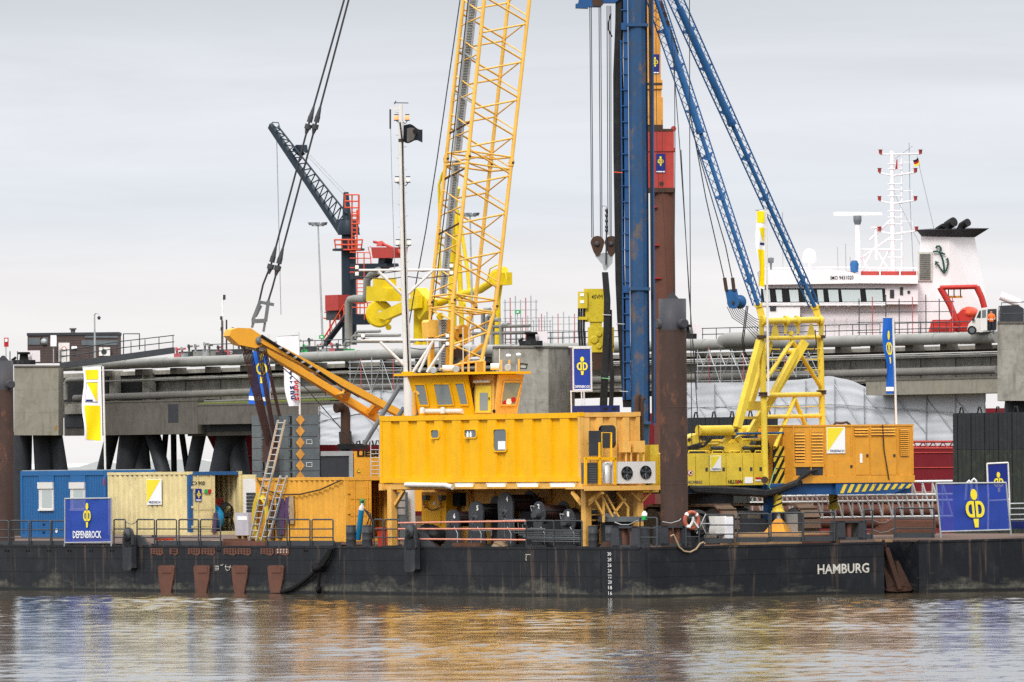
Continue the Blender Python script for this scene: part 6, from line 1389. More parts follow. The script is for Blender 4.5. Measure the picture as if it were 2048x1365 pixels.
# lattice ladder beams of the hanging scaffold
t = thing('lattice_girder','white lattice girder under the jetty right of the spud pile','girder',J(1450,740,-2))
for y in (706,733): jtube(t,'chord','alu',[(1395,y),(1530,y-3)],.06,-2,6)
for k in range(12): x = 1396+k*11; jtube(t,'lacing','alu',[(x,733 if k%2 else 706),(x+11,706 if k%2 else 733)],.035,-2,5)
# ------------------------------------------------------------------ things standing on the jetty
YH = J(146,720,3).y
def hbox(t,name,m,px0,y0,px1,y1,d=0,dep=.06): return MB().prism([W(px0,y0,YH+d),W(px1,y0,YH+d),W(px1,y1,YH+d),W(px0,y1,YH+d)],(0,dep,0)).build(name,m,t)
bh = thing('brick_house','dark brick control house with white door on the jetty','house',J(146,720,3)); 
MB().prism([W(55,670,YH),W(237,668,YH),W(237,724,YH),W(55,726,YH)],(0,5,0)).build('wall','brick',bh); MB().prism([W(53.5,666.5,YH-.1),W(238,664.5,YH-.1),W(238,670,YH-.1),W(53.5,672,YH-.1)],(0,5.2,0)).build('roof_edge','slate',bh)
for k in range(9): y = 676+k*5.2; hbox(bh,'brick_course','slate',56,y,236,y+.5,-.012,.01)
for x0,y0,x1,y1 in ((57,676,80,690),(163,681,236,691),(86,675,96,690),(170,672,236,676)): hbox(bh,'window_band','weight_grey',x0,y0,x1,y1,-.07,.05)
d = hbox(bh,'door','white_paint',117,686,139,724,-.08,.06); MB().lathe(W(128,698,YH-.1),(0,-1,0),[(0,.2),(.02,.2)],14).build('door_sign','print_red',d); MB().lathe(W(128,698,YH-.13),(0,-1,0),[(0,.14),(.02,.14)],14).build('sign_field','print_white',d)
hbox(bh,'air_unit','white_paint',198,695,220,712,-.6,.5); MB().lathe(W(208,704,YH-.61),(0,-1,0),[(0,.24),(.02,.24)],14).build('air_fan','slate',bh)
hbox(bh,'wall_label','print_white',143,693,154,700,-.1,.08); MB().lathe(J(146,667,5),ZD,[(0,.2),(.3,.2),(.32,.32),(.45,.3)],12).build('roof_vent','pipe_dull',bh); hbox(bh,'notice','print_white',101,671,113,693,-1.5,.05); jtube(bh,'notice_post','galv',[(107,693),(107,728)],.05,1.0)
MB().lathe(W(88,684,YH-.1),(0,-1,0),[(0,.3),(.2,.22),(.3,.1)],14).build('wall_lamp','galv',bh)
gw = thing('gangway','sloping steel gangway beside the brick control house','gangway',J(240,725,-3))
MB().beam(J(122,732,-3),J(347,701,-3),.25,.5).build('beam','dark_steel',gw); MB().beam(J(122,732,-1.6),J(347,701,-1.6),.25,.5).build('beam','dark_steel',gw)
for d in (-28,-15): jtube(gw,'rail','dark_steel',[(122,728+d*.9),(235,712+d),(348,699+d)],.04,-3,6)
for k in range(9): x = 122+k*28; y = 730-(x-122)*.135; jtube(gw,'rail_post','dark_steel',[(x,y-28),(x,y)],.04,-3,6)
for p in ([(247,715),(247,668),(279,668),(279,700)],): jtube(gw,'gate','dark_steel',p,.05,-3,6)
def lamppost(lab,x0,y0,x1,y1,heads,dv=6,r=.10):
    t = thing('lamp_post',lab,'lamp post',J(x1,y1,dv),'lamp posts on the jetty'); MB().tube([J(x0,y0,dv),J(x1,y1,dv)],r*.6,8,r1=r).build('pole','galv',t)
    if heads:
        jtube(t,'arm','galv',[(x0-12,y0+3),(x0+12,y0+3)],.04,dv,6)
        for sx in (-13,-1,12): MB().obox(J(x0+sx,y0-1,dv),SD*.25,VD*.15,ZD*.12+SD*.1*(-1 if sx<0 else 1)).build('lamp_head','grey_steel',t)
    else: MB().tube([J(x0,y0,dv),J(x0+3,y0-3,dv),J(x0+8,y0-2,dv),J(x0+9,y0+4,dv)],.05,6).build('hook_arm','galv',t); MB().lathe(J(x0+9,y0+5,dv),ZD,[(-.2,.1),(0,.16),(.1,.05)],8).build('camera_dome','slate',t)
lamppost('tall grey lamp post left of the dark harbour crane',636,449,646,700,True); lamppost('grey lamp post seen through the crane boom',940,430,946,690,True); lamppost('camera post above the brick control house',189,630,190,722,False,1)
# mooring hook sets
for i,(x,y) in enumerate(((48,728),(1062,690),(1370,676))):
    t = thing('mooring_hook',['black mooring hook set on the left pier block','black mooring hook set on the middle pier block','black mooring hook set near the brown pile'][i],'mooring hook',J(x,y,-5),'quick release mooring hooks')
    MB().lathe(J(x,y,-5),ZD,[(0,.5),(.3,.4),(.8,.35),(.82,.55),(1.0,.5)],12).build('capstan','rubber',t); MB().tube([J(x-18,y-2,-5),J(x-22,y-8,-5),J(x-17,y-12,-5)],.22,8,r1=.12).build('hook','rubber',t); MB().beam(J(x-18,y-3,-5),J(x+18,y-3,-5),.5,.4).build('base','rubber',t); jbox(t,'cover','pink_white',x-2,y-26,x+16,y-4,-4.2,.8)
# fire signs, plates
t = thing('red_sign','small red and white sign board on a post at the far left','sign',J(12,722,-6)); jbox(t,'board','print_red',8,676,16,694,-6,.06); jbox(t,'field','print_white',9.5,678,14.5,684,-6.05,.04); jtube(t,'post','galv',[(12,694),(12,728)],.05,-6,6)
for x in (20,35): jtube(t,'stanchion','dark_steel',[(x,703),(x,730)],.05,-6,6)
# clutter of pipes and valves behind the main pipe
rj = random.Random(11)
cl_ = ['pipe_grey','pipe_dull','dark_steel','pink_red','galv','green_paint','cap_red']
for i in range(26):
    x = 345+i*13.5+rj.random()*6; h = 8+rj.random()*20; w = 4+rj.random()*9; m = cl_[rj.randrange(len(cl_))]
    t = thing('valve_unit','%s fitting on the jetty deck, %s of the row of fittings'%({'pipe_grey':'pale pipe','pipe_dull':'dull pipe','dark_steel':'dark steel','pink_red':'pinkish red','galv':'galvanised','green_paint':'green','cap_red':'red'}[m],['leftmost','second from left','third from left','fourth from left','fifth from left','sixth from left','seventh from left','eighth from left','ninth from left','tenth from left','eleventh from left','twelfth from left','thirteenth from left','thirteenth from right','twelfth from right','eleventh from right','tenth from right','ninth from right','eighth from right','seventh from right','sixth from right','fifth from right','fourth from right','third from right','second from right','rightmost'][i]),'valve',J(x,ytop(x)+2,4),'small fittings along the jetty deck')
    y = ytop(x); jbox(t,'body',m,x,y-h*.55,x+w,y+4,4,.8); jtube(t,'riser',cl_[rj.randrange(5)],[(x+w*.5,y-h*.5),(x+w*.5,y-h),(x+w*.5+6,y-h)],.1,4,6); MB().lathe(J(x+w*.5,y-h,3.9),-VD,[(0,.18),(.08,.18)],10).build('hand_wheel',m,t)
t = thing('pipe_rack','horizontal pipe rack with bends on the jetty left of the mast','pipes',J(740,690,3))
for y,x0,x1 in ((672,705,800),(684,690,830),(664,712,760)): jtube(t,'pipe','pipe_grey',[(x0,y+14),(x0,y+3),(x0+4,y),(x1,y-1)],.13,3,8)
t = thing('pipe_rack','tall pale pipes and elbows behind the crane boom foot','pipes',J(960,690,5))
for x,y0 in ((966,620),(975,632),(985,640),(1003,650)): jtube(t,'pipe','pipe_grey',[(x,690),(x,y0+4),(x+4,y0),(x+14,y0)],.18,5,8)
for y in (655,668): jtube(t,'pipe','pipe_dull',[(945,y),(1060,y-3)],.14,5,8)
for x,y,m in ((1035,624,'green_paint'),(643,674,'green_paint')): t = thing('exit_sign',['small green exit sign on the scaffold beside the boom','small green exit sign at the foot of the lamp post'][0 if x>900 else 1],'sign',J(x,y+8,4)); jbox(t,'board',m,x-5,y-3,x+5,y+4,3.8,.05); jtube(t,'post','galv',[(x,y+4),(x,y+16)],.04,3.9,6); jbox(t,'arrow','print_white',x-2,y-1,x+2,y+2,3.74,.04)
# ------------------------------------------------------------------ dark slewing crane with orange ladders
dv = 12
dc = thing('harbour_crane','dark slewing crane with lattice jib and orange ladders on the jetty','crane',J(697,690,dv))
D = lambda x,y,d=0: J(x,y,dv+d)
MB().tube([D(699,690),D(697,480)],.62,20).build('pedestal','navy',dc); MB().tube([D(697,480),D(694,440),D(692,385)],.6,14,r1=.22).build('tower','navy',dc); MB().lathe(D(697,470),ZD,[(0,.9),(.5,.95),(1.2,.7)],18).build('slew_housing','navy',dc)
jb,je = (682,465),(541,252)
MB().beam(D(*jb,-.3),D(*je,-.3),.35,.5).build('jib_chord','navy',dc); MB().beam(D(*jb,1),D(*je,1),.35,.5).build('jib_chord','navy',dc)
ub,ue = (694,428),(556,253)
for d in (-.3,1.0): MB().tube([D(*ub,d),D(*ue,d)],.08,6).build('jib_upper_chord','navy',dc)
n = 16
for k in range(n):
    f0,f1 = k/n,(k+1)/n; lo_ = lambda f_: (jb[0]+(je[0]-jb[0])*f_,jb[1]+(je[1]-jb[1])*f_-3); up = lambda f_: (ub[0]+(ue[0]-ub[0])*f_,ub[1]+(ue[1]-ub[1])*f_)
    for d in (-.3,1.0): MB().tube([D(*lo_(f0),d),D(*up(f0+.02),d)],.055,5).build('lacing','navy',dc); MB().tube([D(*up(f0+.02),d),D(*lo_(f1),d)],.055,5).build('lacing','navy',dc)
jpoly(dc,'jib_winch','navy',((584,300),(592,290),(604,290),(606,304),(596,312)),dv-.1,.5); jtube(dc,'tip_rail','dark_steel',[(539,254),(545,245),(557,246),(559,254)],.05,dv,5)
jpoly(dc,'jib_heel','navy',((672,440),(684,438),(692,470),(676,466)),dv-.5,1.4)
for a,b in (((692,385),(620,310)),((690,392),(600,296)),((553,262),(562,630))): jtube(dc,'rope','galv',[a,b],.035,dv,4)
def cage(pts,m='orange_red'):
    for p in pts: jtube(dc,'ladder_rail',m,p,.07,dv-1,5)
cage([[(690,390),(690,415),(705,416)],[(691,390),(717,390),(717,416),(714,448)],[(704,390),(704,500)],[(714,420),(714,500)],[(690,403),(717,403)],[(690,416),(717,416)],[(704,430),(718,430)],[(718,390),(718,448)],[(704,448),(718,448)]])
for k in range(10): jtube(dc,'rung','orange_red',[(704,425+k*8),(714,425+k*8)],.05,dv-1,5)
for p in ([(669,480),(672,500),(722,500),(725,480),(669,480)],[(671,490),(723,490)],[(683,480),(684,500)],[(697,480),(697,500)],[(711,480),(711,500)]): jtube(dc,'platform_rail','orange_red',p,.07,dv-1,5)
MB().lathe(D(697,502),ZD,[(0,1.35),(.18,1.35)],20).build('platform','navy',dc)
jpoly(dc,'bracket','navy',((700,528),(772,527),(774,533),(756,536),(730,556),(700,560)),dv-.6,1.2); jpoly(dc,'lower_gallery','navy',((700,628),(745,630),(745,648),(700,650)),dv-.8,1.6)
for p in ([(700,505),(740,506),(742,528)],[(700,517),(741,517)],[(715,505),(716,555)],[(728,505),(729,640)],[(700,536),(714,536)],[(700,545),(714,545)],[(714,560),(714,628)],[(700,615),(745,616),(745,632)],[(700,606),(745,606)],[(720,606),(720,630)],[(735,606),(735,630)]): jtube(dc,'gallery_rail','orange_red',p,.05,dv-1.2,5)
for k in range(8): jtube(dc,'rung','orange_red',[(714,560+k*8),(728,560+k*8)],.04,dv-1.2,5)
for a,b in (((648,676),(688,610)),((655,684),(695,620)),((640,690),(690,640))): jtube(dc,'stair_rail','orange_red',[a,b],.07,dv-2,5)
MB().beam(D(650,690,-2),D(694,632,-2),.5,.2).build('stair','navy',dc)
for k in range(5): x = 655+k*8; jtube(dc,'stair_post','orange_red',[(x,665-k*12),(x+2,682-k*12)],.05,dv-2,5)
for p in ([(648,637),(688,640),(688,610)],[(650,625),(690,612)],[(660,640),(660,690)],[(676,618),(676,640)]): jtube(dc,'platform_rail','orange_red',p,.07,dv-1.5,5)
# red monitor box on its bracket, red cabinet, grey pipe
mo = thing('fire_monitor','red fire water monitor box on the dark crane bracket','fire monitor',D(764,528))
jpoly(mo,'box','cap_red',((742,495),(787,495),(785,516),(745,517)),dv-1,1.4); jpoly(mo,'cradle','navy',((757,517),(770,517),(768,528),(756,528)),dv-.6,.8); MB().tube([D(748,484,-.5),D(765,488,-.5),D(782,495,-.5),D(802,508,-.5)],.12,7).build('nozzle','cap_red',mo); MB().lathe(D(762,493,-.5),ZD,[(0,.4),(.3,.3),(.45,.1)],12).build('turret','cap_red',mo); jtube(mo,'guard','orange_red',[(742,517),(736,495),(742,494)],.04,dv-1,5)
mc = thing('red_cabinet','red cabinet on an orange railed platform beside the dark crane','cabinet',D(663,640,-2)); jbox(mc,'body','cap_red',650,591,676,621,dv-2,1.2); jbox(mc,'stand','dark_steel',652,621,675,640,dv-1.7,.8)
gp = thing('grey_riser','bent grey riser pipe in front of the dark crane','pipe',D(697,690,-3)); jtube(gp,'pipe','pipe_grey',[(697,690),(697,606),(700,600),(708,598),(730,598),(733,592),(734,560),(745,548),(758,542)],.32,dv-3,12)
# ------------------------------------------------------------------ yellow loading arms
la = thing('loading_arm','yellow marine loading arm with big counterweight wheel left of the mast','loading arm',D(850,690,-4))
A = lambda x,y,d=0: J(x,y,8+d)
MB().lathe(A(759,628,-.6),(0,-1,0),[(0,1.15),(.08,1.15),(.08,1.05),(.2,1.0)],36).build('wheel','arm_yellow',la); MB().lathe(A(762,628,-.85),(0,-1,0),[(0,.3),(.12,.28),(.2,.15)],16).build('wheel_hub','galv',la)
jpoly(la,'counterweight','arm_yellow',((733,573),(746,573),(746,556),(764,556),(764,575),(774,577),(774,603),(732,603)),7,1.4); jpoly(la,'arm','arm_yellow',((752,636),(752,628),(812,600),(835,592),(835,616),(812,622),(770,640)),6.4,.5)
MB().lathe(A(777,655,-.6),(0,-1,0),[(0,.25),(.15,.25)],14).build('small_sheave','arm_yellow',la)
for x,y0,y1,r in ((838,590,690,.42),(850,600,690,.2)): MB().tube([A(x,y0,0),A(x-1,y1,0)],r,12).build('riser','arm_yellow',la)
jpoly(la,'elbow','arm_yellow',((818,580),(832,576),(855,600),(852,622),(838,640),(826,615)),7,1.0)
lb2 = thing('loading_arm','tall yellow marine loading arm seen through the crane boom','loading arm',D(915,690,-4))
for pts,r in (([(905,690),(905,430),(908,400),(913,375)],.35),([(925,690),(920,560),(913,420)],.22),([(880,560),(878,370),(886,345),(892,340)],.12),([(918,430),(935,540),(940,600)],.16),([(995,690),(994,600),(1000,560),(1008,545)],.3),([(870,610),(920,590),(960,580),(990,560),(1010,540)],.32)): jtube(lb2,'arm_pipe','arm_yellow',pts,r,9,10)
MB().lathe(J(995,556,8.4),(0,-1,0),[(0,.72),(.2,.72),(.2,.5)],24).build('wheel','arm_yellow',lb2); jtube(lb2,'hoop','arm_yellow',[(975,560),(980,538),(995,530),(1010,540),(1013,560)],.06,8,5)
jpoly(lb2,'head_plate','arm_yellow',((985,552),(1012,545),(1012,570),(985,572)),8.5,.6)
for x,y in ((928,610),(940,640),(912,620)): MB().lathe(J(x,y,8),-VD,[(0,.3),(.2,.3)],14).build('swivel','arm_yellow',lb2)
# ------------------------------------------------------------------ black sheet wall sections at the water side
def sheet(lab,px0,y0,px1,y1,dv,bot=-1.0):
    t = thing('sheet_wall',lab,'sheet wall',J((px0+px1)/2,y1,dv),'black ribbed fender walls'); a,z1 = js(px0,y0,dv); b,z0 = js(px1,y1,dv); z0 = bot; n = max(4,int((px1-px0)/9)); 
    MB().bb((a,b),(VJ+dv+.2,VJ+dv+1.2),(z0,z1)).build('backing','sheet_black',t)
    for i in range(n):
        s = a+(b-a)*i/n; w = (b-a)/n; zm = js(px0,900,dv)[1]
        for za,zb3,m in ((z0,zm-.02,'sheet_moss'),(zm,z1-.02-.03*(i%3),'sheet_black')): MB().bb((s+.03,s+w-.03),(VJ+dv+.02*((i*5)%3),VJ+dv+.19),(za,zb3)).build('panel',m,t)
    for i in range(0,n,4): s = a+(b-a)*(i+.5)/n; MB().tube([B(s-.25,VJ+dv+.6,z1),B(s-.1,VJ+dv+.6,z1+.4),B(s+.1,VJ+dv+.6,z1+.4),B(s+.25,VJ+dv+.6,z1)],.06,6).build('lifting_eye','rubber',t)
sheet('black ribbed fender wall at the right edge above the blue banner',1905,827,2080,1000,-14); sheet('black ribbed fender wall behind the yellow rig machinery',1374,836,1530,960,-12)
# ------------------------------------------------------------------ the white ship behind the jetty
YS = 760.0
def Sh(x,y,d=0): return W(x,y,YS+d)
def spoly(t,name,m,pts,d=0,dep=4.0,dx=0): return MB().prism([Sh(x,y,d) for x,y in pts],(dx,dep,0)).build(name,m,t)
def stube(t,name,m,pts,r,d=0,n=8): return MB().tube([Sh(x,y,d) for x,y in pts],r,n).build(name,m,t)
def srect(t,name,m,x0,y0,x1,y1,d=0,dep=.1): return spoly(t,name,m,((x0,y0),(x1,y0),(x1,y1),(x0,y1)),d,dep)
sh = thing('white_ship','white ship with red hull, radar mast and funnel behind the jetty','ship',Vector((Sh(1700,900).x,YS,-1)))
hp = [(398,840),(2120,815),(2120,1080),(520,1080),(470,985)]
MB().prism([Sh(x,y,2) for x,y in hp],(0,16,0)).build('hull','red_hull',sh)
for y in (905,935): stube(sh,'hull_seam','cap_red',[(480,y+8),(2050,y)],.05,1.95,5)
srect(sh,'lower_house','pink_white',1535,608,1836,690,1,8); srect(sh,'bridge_house','pink_white',1527,566,1836,609,0,8)
for k in range(12): srect(sh,'house_stiffener','white_ship',1548+k*24,634,1549+k*24,672,.9,.12)
spoly(sh,'bridge_roof','white_ship',((1520,541),(1660,539),(1700,544),(1722,551),(1836,551),(1836,568),(1722,567),(1526,570)),-.6,9)
text('IMO 9431020',Sh(1661,560,-.62),(1,0,0.01),ZD,.33,'slate',sh,'lettering',width=46*YS/FPX,bold=.01,thick=.03)
wb = srect(sh,'window_band','print_black',1522,577,1770,607,-.12,.15)
for x0,x1 in ((1526,1541),(1551,1565),(1578,1598),(1608,1624),(1634,1648),(1656,1678),(1682,1722),(1731,1766)):
    spoly(sh,'window','glass_ship',((x0,580),(x1-2,580),(x1,604),(x0+3,604)),-.2,.05)
for y in (607.5,611): stube(sh,'wing_rail','white_ship',[(1520,y),(1772,y-.5)],.07,-.9,6)
for k in range(12): stube(sh,'rail_post','white_ship',[(1522+k*22,606),(1522+k*22,613)],.05,-.9,5)
srect(sh,'bridge_wing','white_ship',1520,613,1600,640,-.8,1.0)
for x0,y0,x1,y1 in ((1540,612,1552,622),(1745,585,1750,596),(1780,580,1788,596),(1800,575,1806,590),(1815,582,1820,587)): srect(sh,'port_light','slate',x0,y0,x1,y1,-.9 if x0<1600 else -.1,.08)
srect(sh,'red_bulwark','cap_red',1655,543,1836,552,3,.4)
for x in (1712,1760,1800,1834): stube(sh,'roof_post','white_ship',[(x,536),(x,552)],.06,2.8,6)
stube(sh,'roof_rail','white_ship',[(1520,538),(1660,535),(1836,537)],.05,2.8,6)
# funnel
fl_ = Matrix
spoly(sh,'funnel_side','white_ship',((1842,472),(1898,473),(1906,690),(1828,690)),2,.5); MB().add([Sh(1898,473,2),Sh(1949,474,4.5),Sh(1990,690,4.5),Sh(1906,690,2)],[(0,1,2,3)]).build('funnel_face','white_ship',sh); MB().add([Sh(1842,472,2.5),Sh(1898,473,2.5),Sh(1949,474,4.5),Sh(1890,472,6)],[(0,1,2,3)]).build('funnel_top','slate',sh)
mb = MB(); mb.add([Sh(1843,473,1.9),Sh(1899,474,1.9),Sh(1950,475,4.5),Sh(1832,460,.9),Sh(1906,459,.9),Sh(1979,457,4.5),Sh(1895,455,8)],[(0,1,4,3),(1,2,5,4),(3,4,5,6)]); mb.build('funnel_rim','slate',sh)
lv = srect(sh,'louvre_panel','paint_worn',1836,504,1864,562,1.8,.25)
for k in range(14): y = 508+k*3.75; srect(sh,'louvre_slat','pipe_dull',1839,y,1861,y+2,1.7,.12)
for x,y,r in ((1900,449,.42),(1928,450,.34),(1879,456,.18)):
    MB().tube([Sh(x-8,462,2.5),Sh(x-4,y+2,2.5),Sh(x+4,y-3,2.2),Sh(x+8,y-5,2)],r,12).build('exhaust_pipe','rubber',sh)
# green emblem: a stylised anchor with an arrow fluke
paint('ship_green','1f4f42',.5,dirt=0)
em = lambda pts,w: MB().tube([Sh(x,y,1.75) for x,y in pts],w,6).build('funnel_emblem','ship_green',sh)
em([(1872,497),(1874,493),(1879,493),(1882,497),(1881,501),(1878,504),(1883,512),(1886,522),(1888,535),(1888,546)],.085); em([(1866,504),(1874,503),(1882,506),(1890,509)],.075); em([(1888,547),(1893,540),(1896,528),(1895,516),(1892,521)],.075); em([(1895,516),(1897,524)],.06); em([(1888,547),(1880,536),(1872,525)],.07); em([(1871,531),(1871,523),(1878,526)],.06)
# mast, radar, domes
stube(sh,'mast','white_ship',[(1784,302),(1785,470),(1787,552)],.2,4,12); stube(sh,'mast_pole','white_ship',[(1803,318),(1804,552)],.09,4,8); stube(sh,'mast_whip','galv',[(1818,286),(1820,400),(1827,552)],.035,4,5)
for y,x0,x1 in ((309,1760,1842),(346,1758,1832),(402,1758,1832),(463,1758,1834)):
    stube(sh,'cross_tree','white_ship',[(x0,y),(1785,y+6 if y>310 else y),(x1,y-1)],.07,3.9,6)
    for x in (x0+1,x1-1): MB().lathe(Sh(x,y-1,3.8),ZD,[(0,.14),(.3,.14),(.32,.2),(.36,.2)],8).build('signal_lamp','cap_red',sh)
for y in (328,338,368,380,392,422,435,448,480,500,515): stube(sh,'mast_rung','white_ship',[(1775,y),(1804,y)],.035,3.8,5)
for x0,x1,y in ((1806,1824,325),(1806,1824,382),(1806,1824,443)): stube(sh,'mast_rail','white_ship',[(x0,y),(x1,y),(x1,y+18)],.03,3.9,5)
stube(sh,'gaff','galv',[(1790,318),(1825,292)],.04,3.9,5); stube(sh,'stay_wire','galv',[(1838,330),(1868,458)],.025,3.9,4); stube(sh,'stay_wire','galv',[(1785,380),(1840,490)],.025,3.9,4)
for a,b in (((1716,500),(1740,545)),((1745,500),(1722,548)),((1752,500),(1780,545)),((1778,500),(1755,548)),((1718,500),(1782,500)),((1718,520),(1782,475)),((1740,480),(1782,440))): stube(sh,'mast_truss','pink_white',[a,b],.09,4,6)
stube(sh,'radar_post','white_ship',[(1715,440),(1717,552)],.22,3,10); MB().lathe(Sh(1715,445,3),ZD,[(-.2,.25),(.1,.35),(.5,.35),(.6,.15)],12).build('radar_drive','grey_steel',sh); spoly(sh,'radar_scanner','white_ship',((1667,430),(1668,424),(1764,425),(1765,431),(1668,432)),2.8,.4)
stube(sh,'radar_post','white_ship',[(1752,455),(1753,520)],.14,4,8); spoly(sh,'radar_scanner','white_ship',((1741,452),(1760,452),(1760,457),(1741,457)),3.8,.3)
MB().lathe(Sh(1619,540,2),ZD,[(0,.1),(.55,.12),(.6,.5),(.7,.56),(1.2,.58),(1.5,.5),(1.72,.3),(1.8,.05)],20).build('satellite_dome','white_ship',sh)
MB().lathe(Sh(1542,540,2),ZD,[(0,.08),(.55,.1),(.6,.25),(1.0,.27),(1.05,.1)],10).build('searchlight','grey_steel',sh)
for x,y0 in ((1691,488),(1675,495),(1565,425),(1700,514)): stube(sh,'antenna','galv',[(x,y0),(x+1,545)],.03,2,5)
MB().lathe(Sh(1709,545,2),ZD,[(0,.3),(.7,.4),(1.0,.25)],10).build('vent_cowl','stay_blue',sh)
# flags of the ship
gf = thing('national_flag','small black red and gold flag on the ship mast','flag',Sh(1838,331,3.5))
for k,(m) in enumerate(('print_black','print_red','logo_yellow')):
    MB().grid(lambda u,v: Sh(1836-u*12+(v+k)*1.2+u*2,315+u*7+(v+k)*4.2+sin(u*4)*1.5,3.5+.2*sin(u*5)),5,2).build('stripe',m,gf)
stube(gf,'halyard','galv',[(1834,312),(1840,332)],.02,3.6,4)
g = MB(); g.grid(lambda u,v: Sh(1793+2*u-3*v*(1-u),320+v*20-u*2,3.4+.15*sin(u*4+v*3)),4,5); tag(g.build('red_pennant','print_red'),'small red pennant on the ship mast','flag')
# red davit with lifeboat
dv_ = thing('boat_davit','red boat davit frame in front of the white funnel','davit',Sh(1915,668,-2))
for pts,r in (([(1880,575),(1900,610),(1921,664)],.28),([(1953,574),(1963,595),(1969,616)],.26),([(1880,576),(1955,574)],.2)): MB().tube([Sh(x,y,-2) for x,y in pts],r,4).build('arm','red_paint',dv_)
spoly(dv_,'base','red_paint',((1858,664),(1866,640),(1900,640),(1925,620),(1945,622),(1948,664)),-1.8,1.5)
spoly(dv_,'hoist','hammer_orange',((1893,592),(1925,592),(1925,596),(1893,597)),-1.5,.6)
for x in (1897,1908,1921): stube(dv_,'fall','cable_brown',[(x,577),(x,594)],.05,-1.7,5)
g = MB(); blob(g,Sh(1938,628,-.5),.85,1.5,.6,20,1,.04); tag(g.build('lifeboat','orange_red'),'orange enclosed lifeboat beside the red davit','boat')
for i,(x0,x1) in enumerate(((1862,1900),(1905,1945))):
    t = thing('davit_stand',['red tube frame left under the davit','red tube frame right under the davit'][i],'frame',Sh(x0,668,-2.6))
    for p in ([(x0,666),(x0,645),(x1,645),(x1,666)],[(x0,655),(x1,655)]): stube(t,'tube','red_paint',p,.1,-2.6,6)
g = MB().tube([Sh(2001,592,2),Sh(2040,608,2)],.36,14); tag(g.build('white_tube','white_ship'),'thick white tube pointing down behind the parked van','tube')
# beacon posts of a far vessel at the left
t = thing('beacon_mast','thin white and black beacon mast on the left horizon','mast',Sh(446,700,5)); stube(t,'pole','white_ship',[(445,590),(446,700)],.09,5,6)
for x,y0,y1 in ((440,633,640),(463,655,662),(441,655,662),(446,590,600)): srect(t,'lantern','slate',x,y0,x+5,y1,4.9,.3)
for x in (444,453): stube(t,'post','cable_brown',[(x,640),(x,700)],.08,4.8,6)
t = thing('red_truss','red lattice truss above the ship hull right of the power pack','truss',J(1865,895,-3))
for y in (884,897): jtube(t,'chord','cap_red',[(1826,y),(1906,y)],.09,-3,6)
for k in range(8): x = 1826+k*10; jtube(t,'lacing','cap_red',[(x,897 if k%2 else 884),(x+10,884 if k%2 else 897)],.05,-3,5)
# ------------------------------------------------------------------ van, worker, skips on the jetty
YV = 655.0
def V_(x,y,d=0): return W(x,y,YV+d)
vn = thing('parked_van','white van with open side door on the jetty','van',V_(1965,672))
body = [(1934,660),(1937,649),(1944,641),(1950,636),(1957,620),(1966,616),(1996,614),(1996,663),(1960,665)]
MB().prism([V_(x,y) for x,y in body],(.4,2.0,0)).build('body','white_paint',vn)
MB().prism([V_(x,y,-.03) for x,y in ((1953,636),(1959,622),(1966,620),(1966,636))],(0,.02,0)).build('side_window','glass_dark',vn)
MB().prism([V_(x,y,-.03) for x,y in ((1975,619),(1993,618),(1993,660),(1975,661))],(0,.02,0)).build('door_opening','slate',vn)
MB().prism([V_(x,y,-.7) for x,y in ((1962,619),(1974,617),(1974,661),(1961,662))],(0,.06,0)).build('open_door','white_paint',vn); MB().prism([V_(x,y,-.73) for x,y in ((1964,621),(1972,620),(1972,635),(1964,636))],(0,.02,0)).build('pane','glass_mid',vn)
w_ = MB().lathe(V_(1944,661,-.1),(0,1,0),[(0,.33),(.25,.33)],18).build('wheel','rubber',vn); MB().lathe(V_(1944,661,-.13),(0,1,0),[(0,.2),(.03,.2)],12).build('rim','grey_steel',w_)
MB().beam(V_(1944,639,-.15),V_(1949,640,-.15),.1,.2).build('mirror','slate',vn)
vt = thing('van_box','dark grey box body of a truck behind the white van','truck',V_(2020,672,3)); MB().prism([V_(x,y,1) for x,y in ((2000,612),(2036,610),(2048,618),(2048,660),(2000,660))],(0,2,0)).build('box','slate',vt)
for p in ([(2003,650),(2003,606),(2060,604)],[(2003,628),(2060,627)],[(1998,622),(1998,650)]): MB().tube([V_(x,y,-1) for x,y in p],.04,6).build('guard_rail','dark_steel',vt)
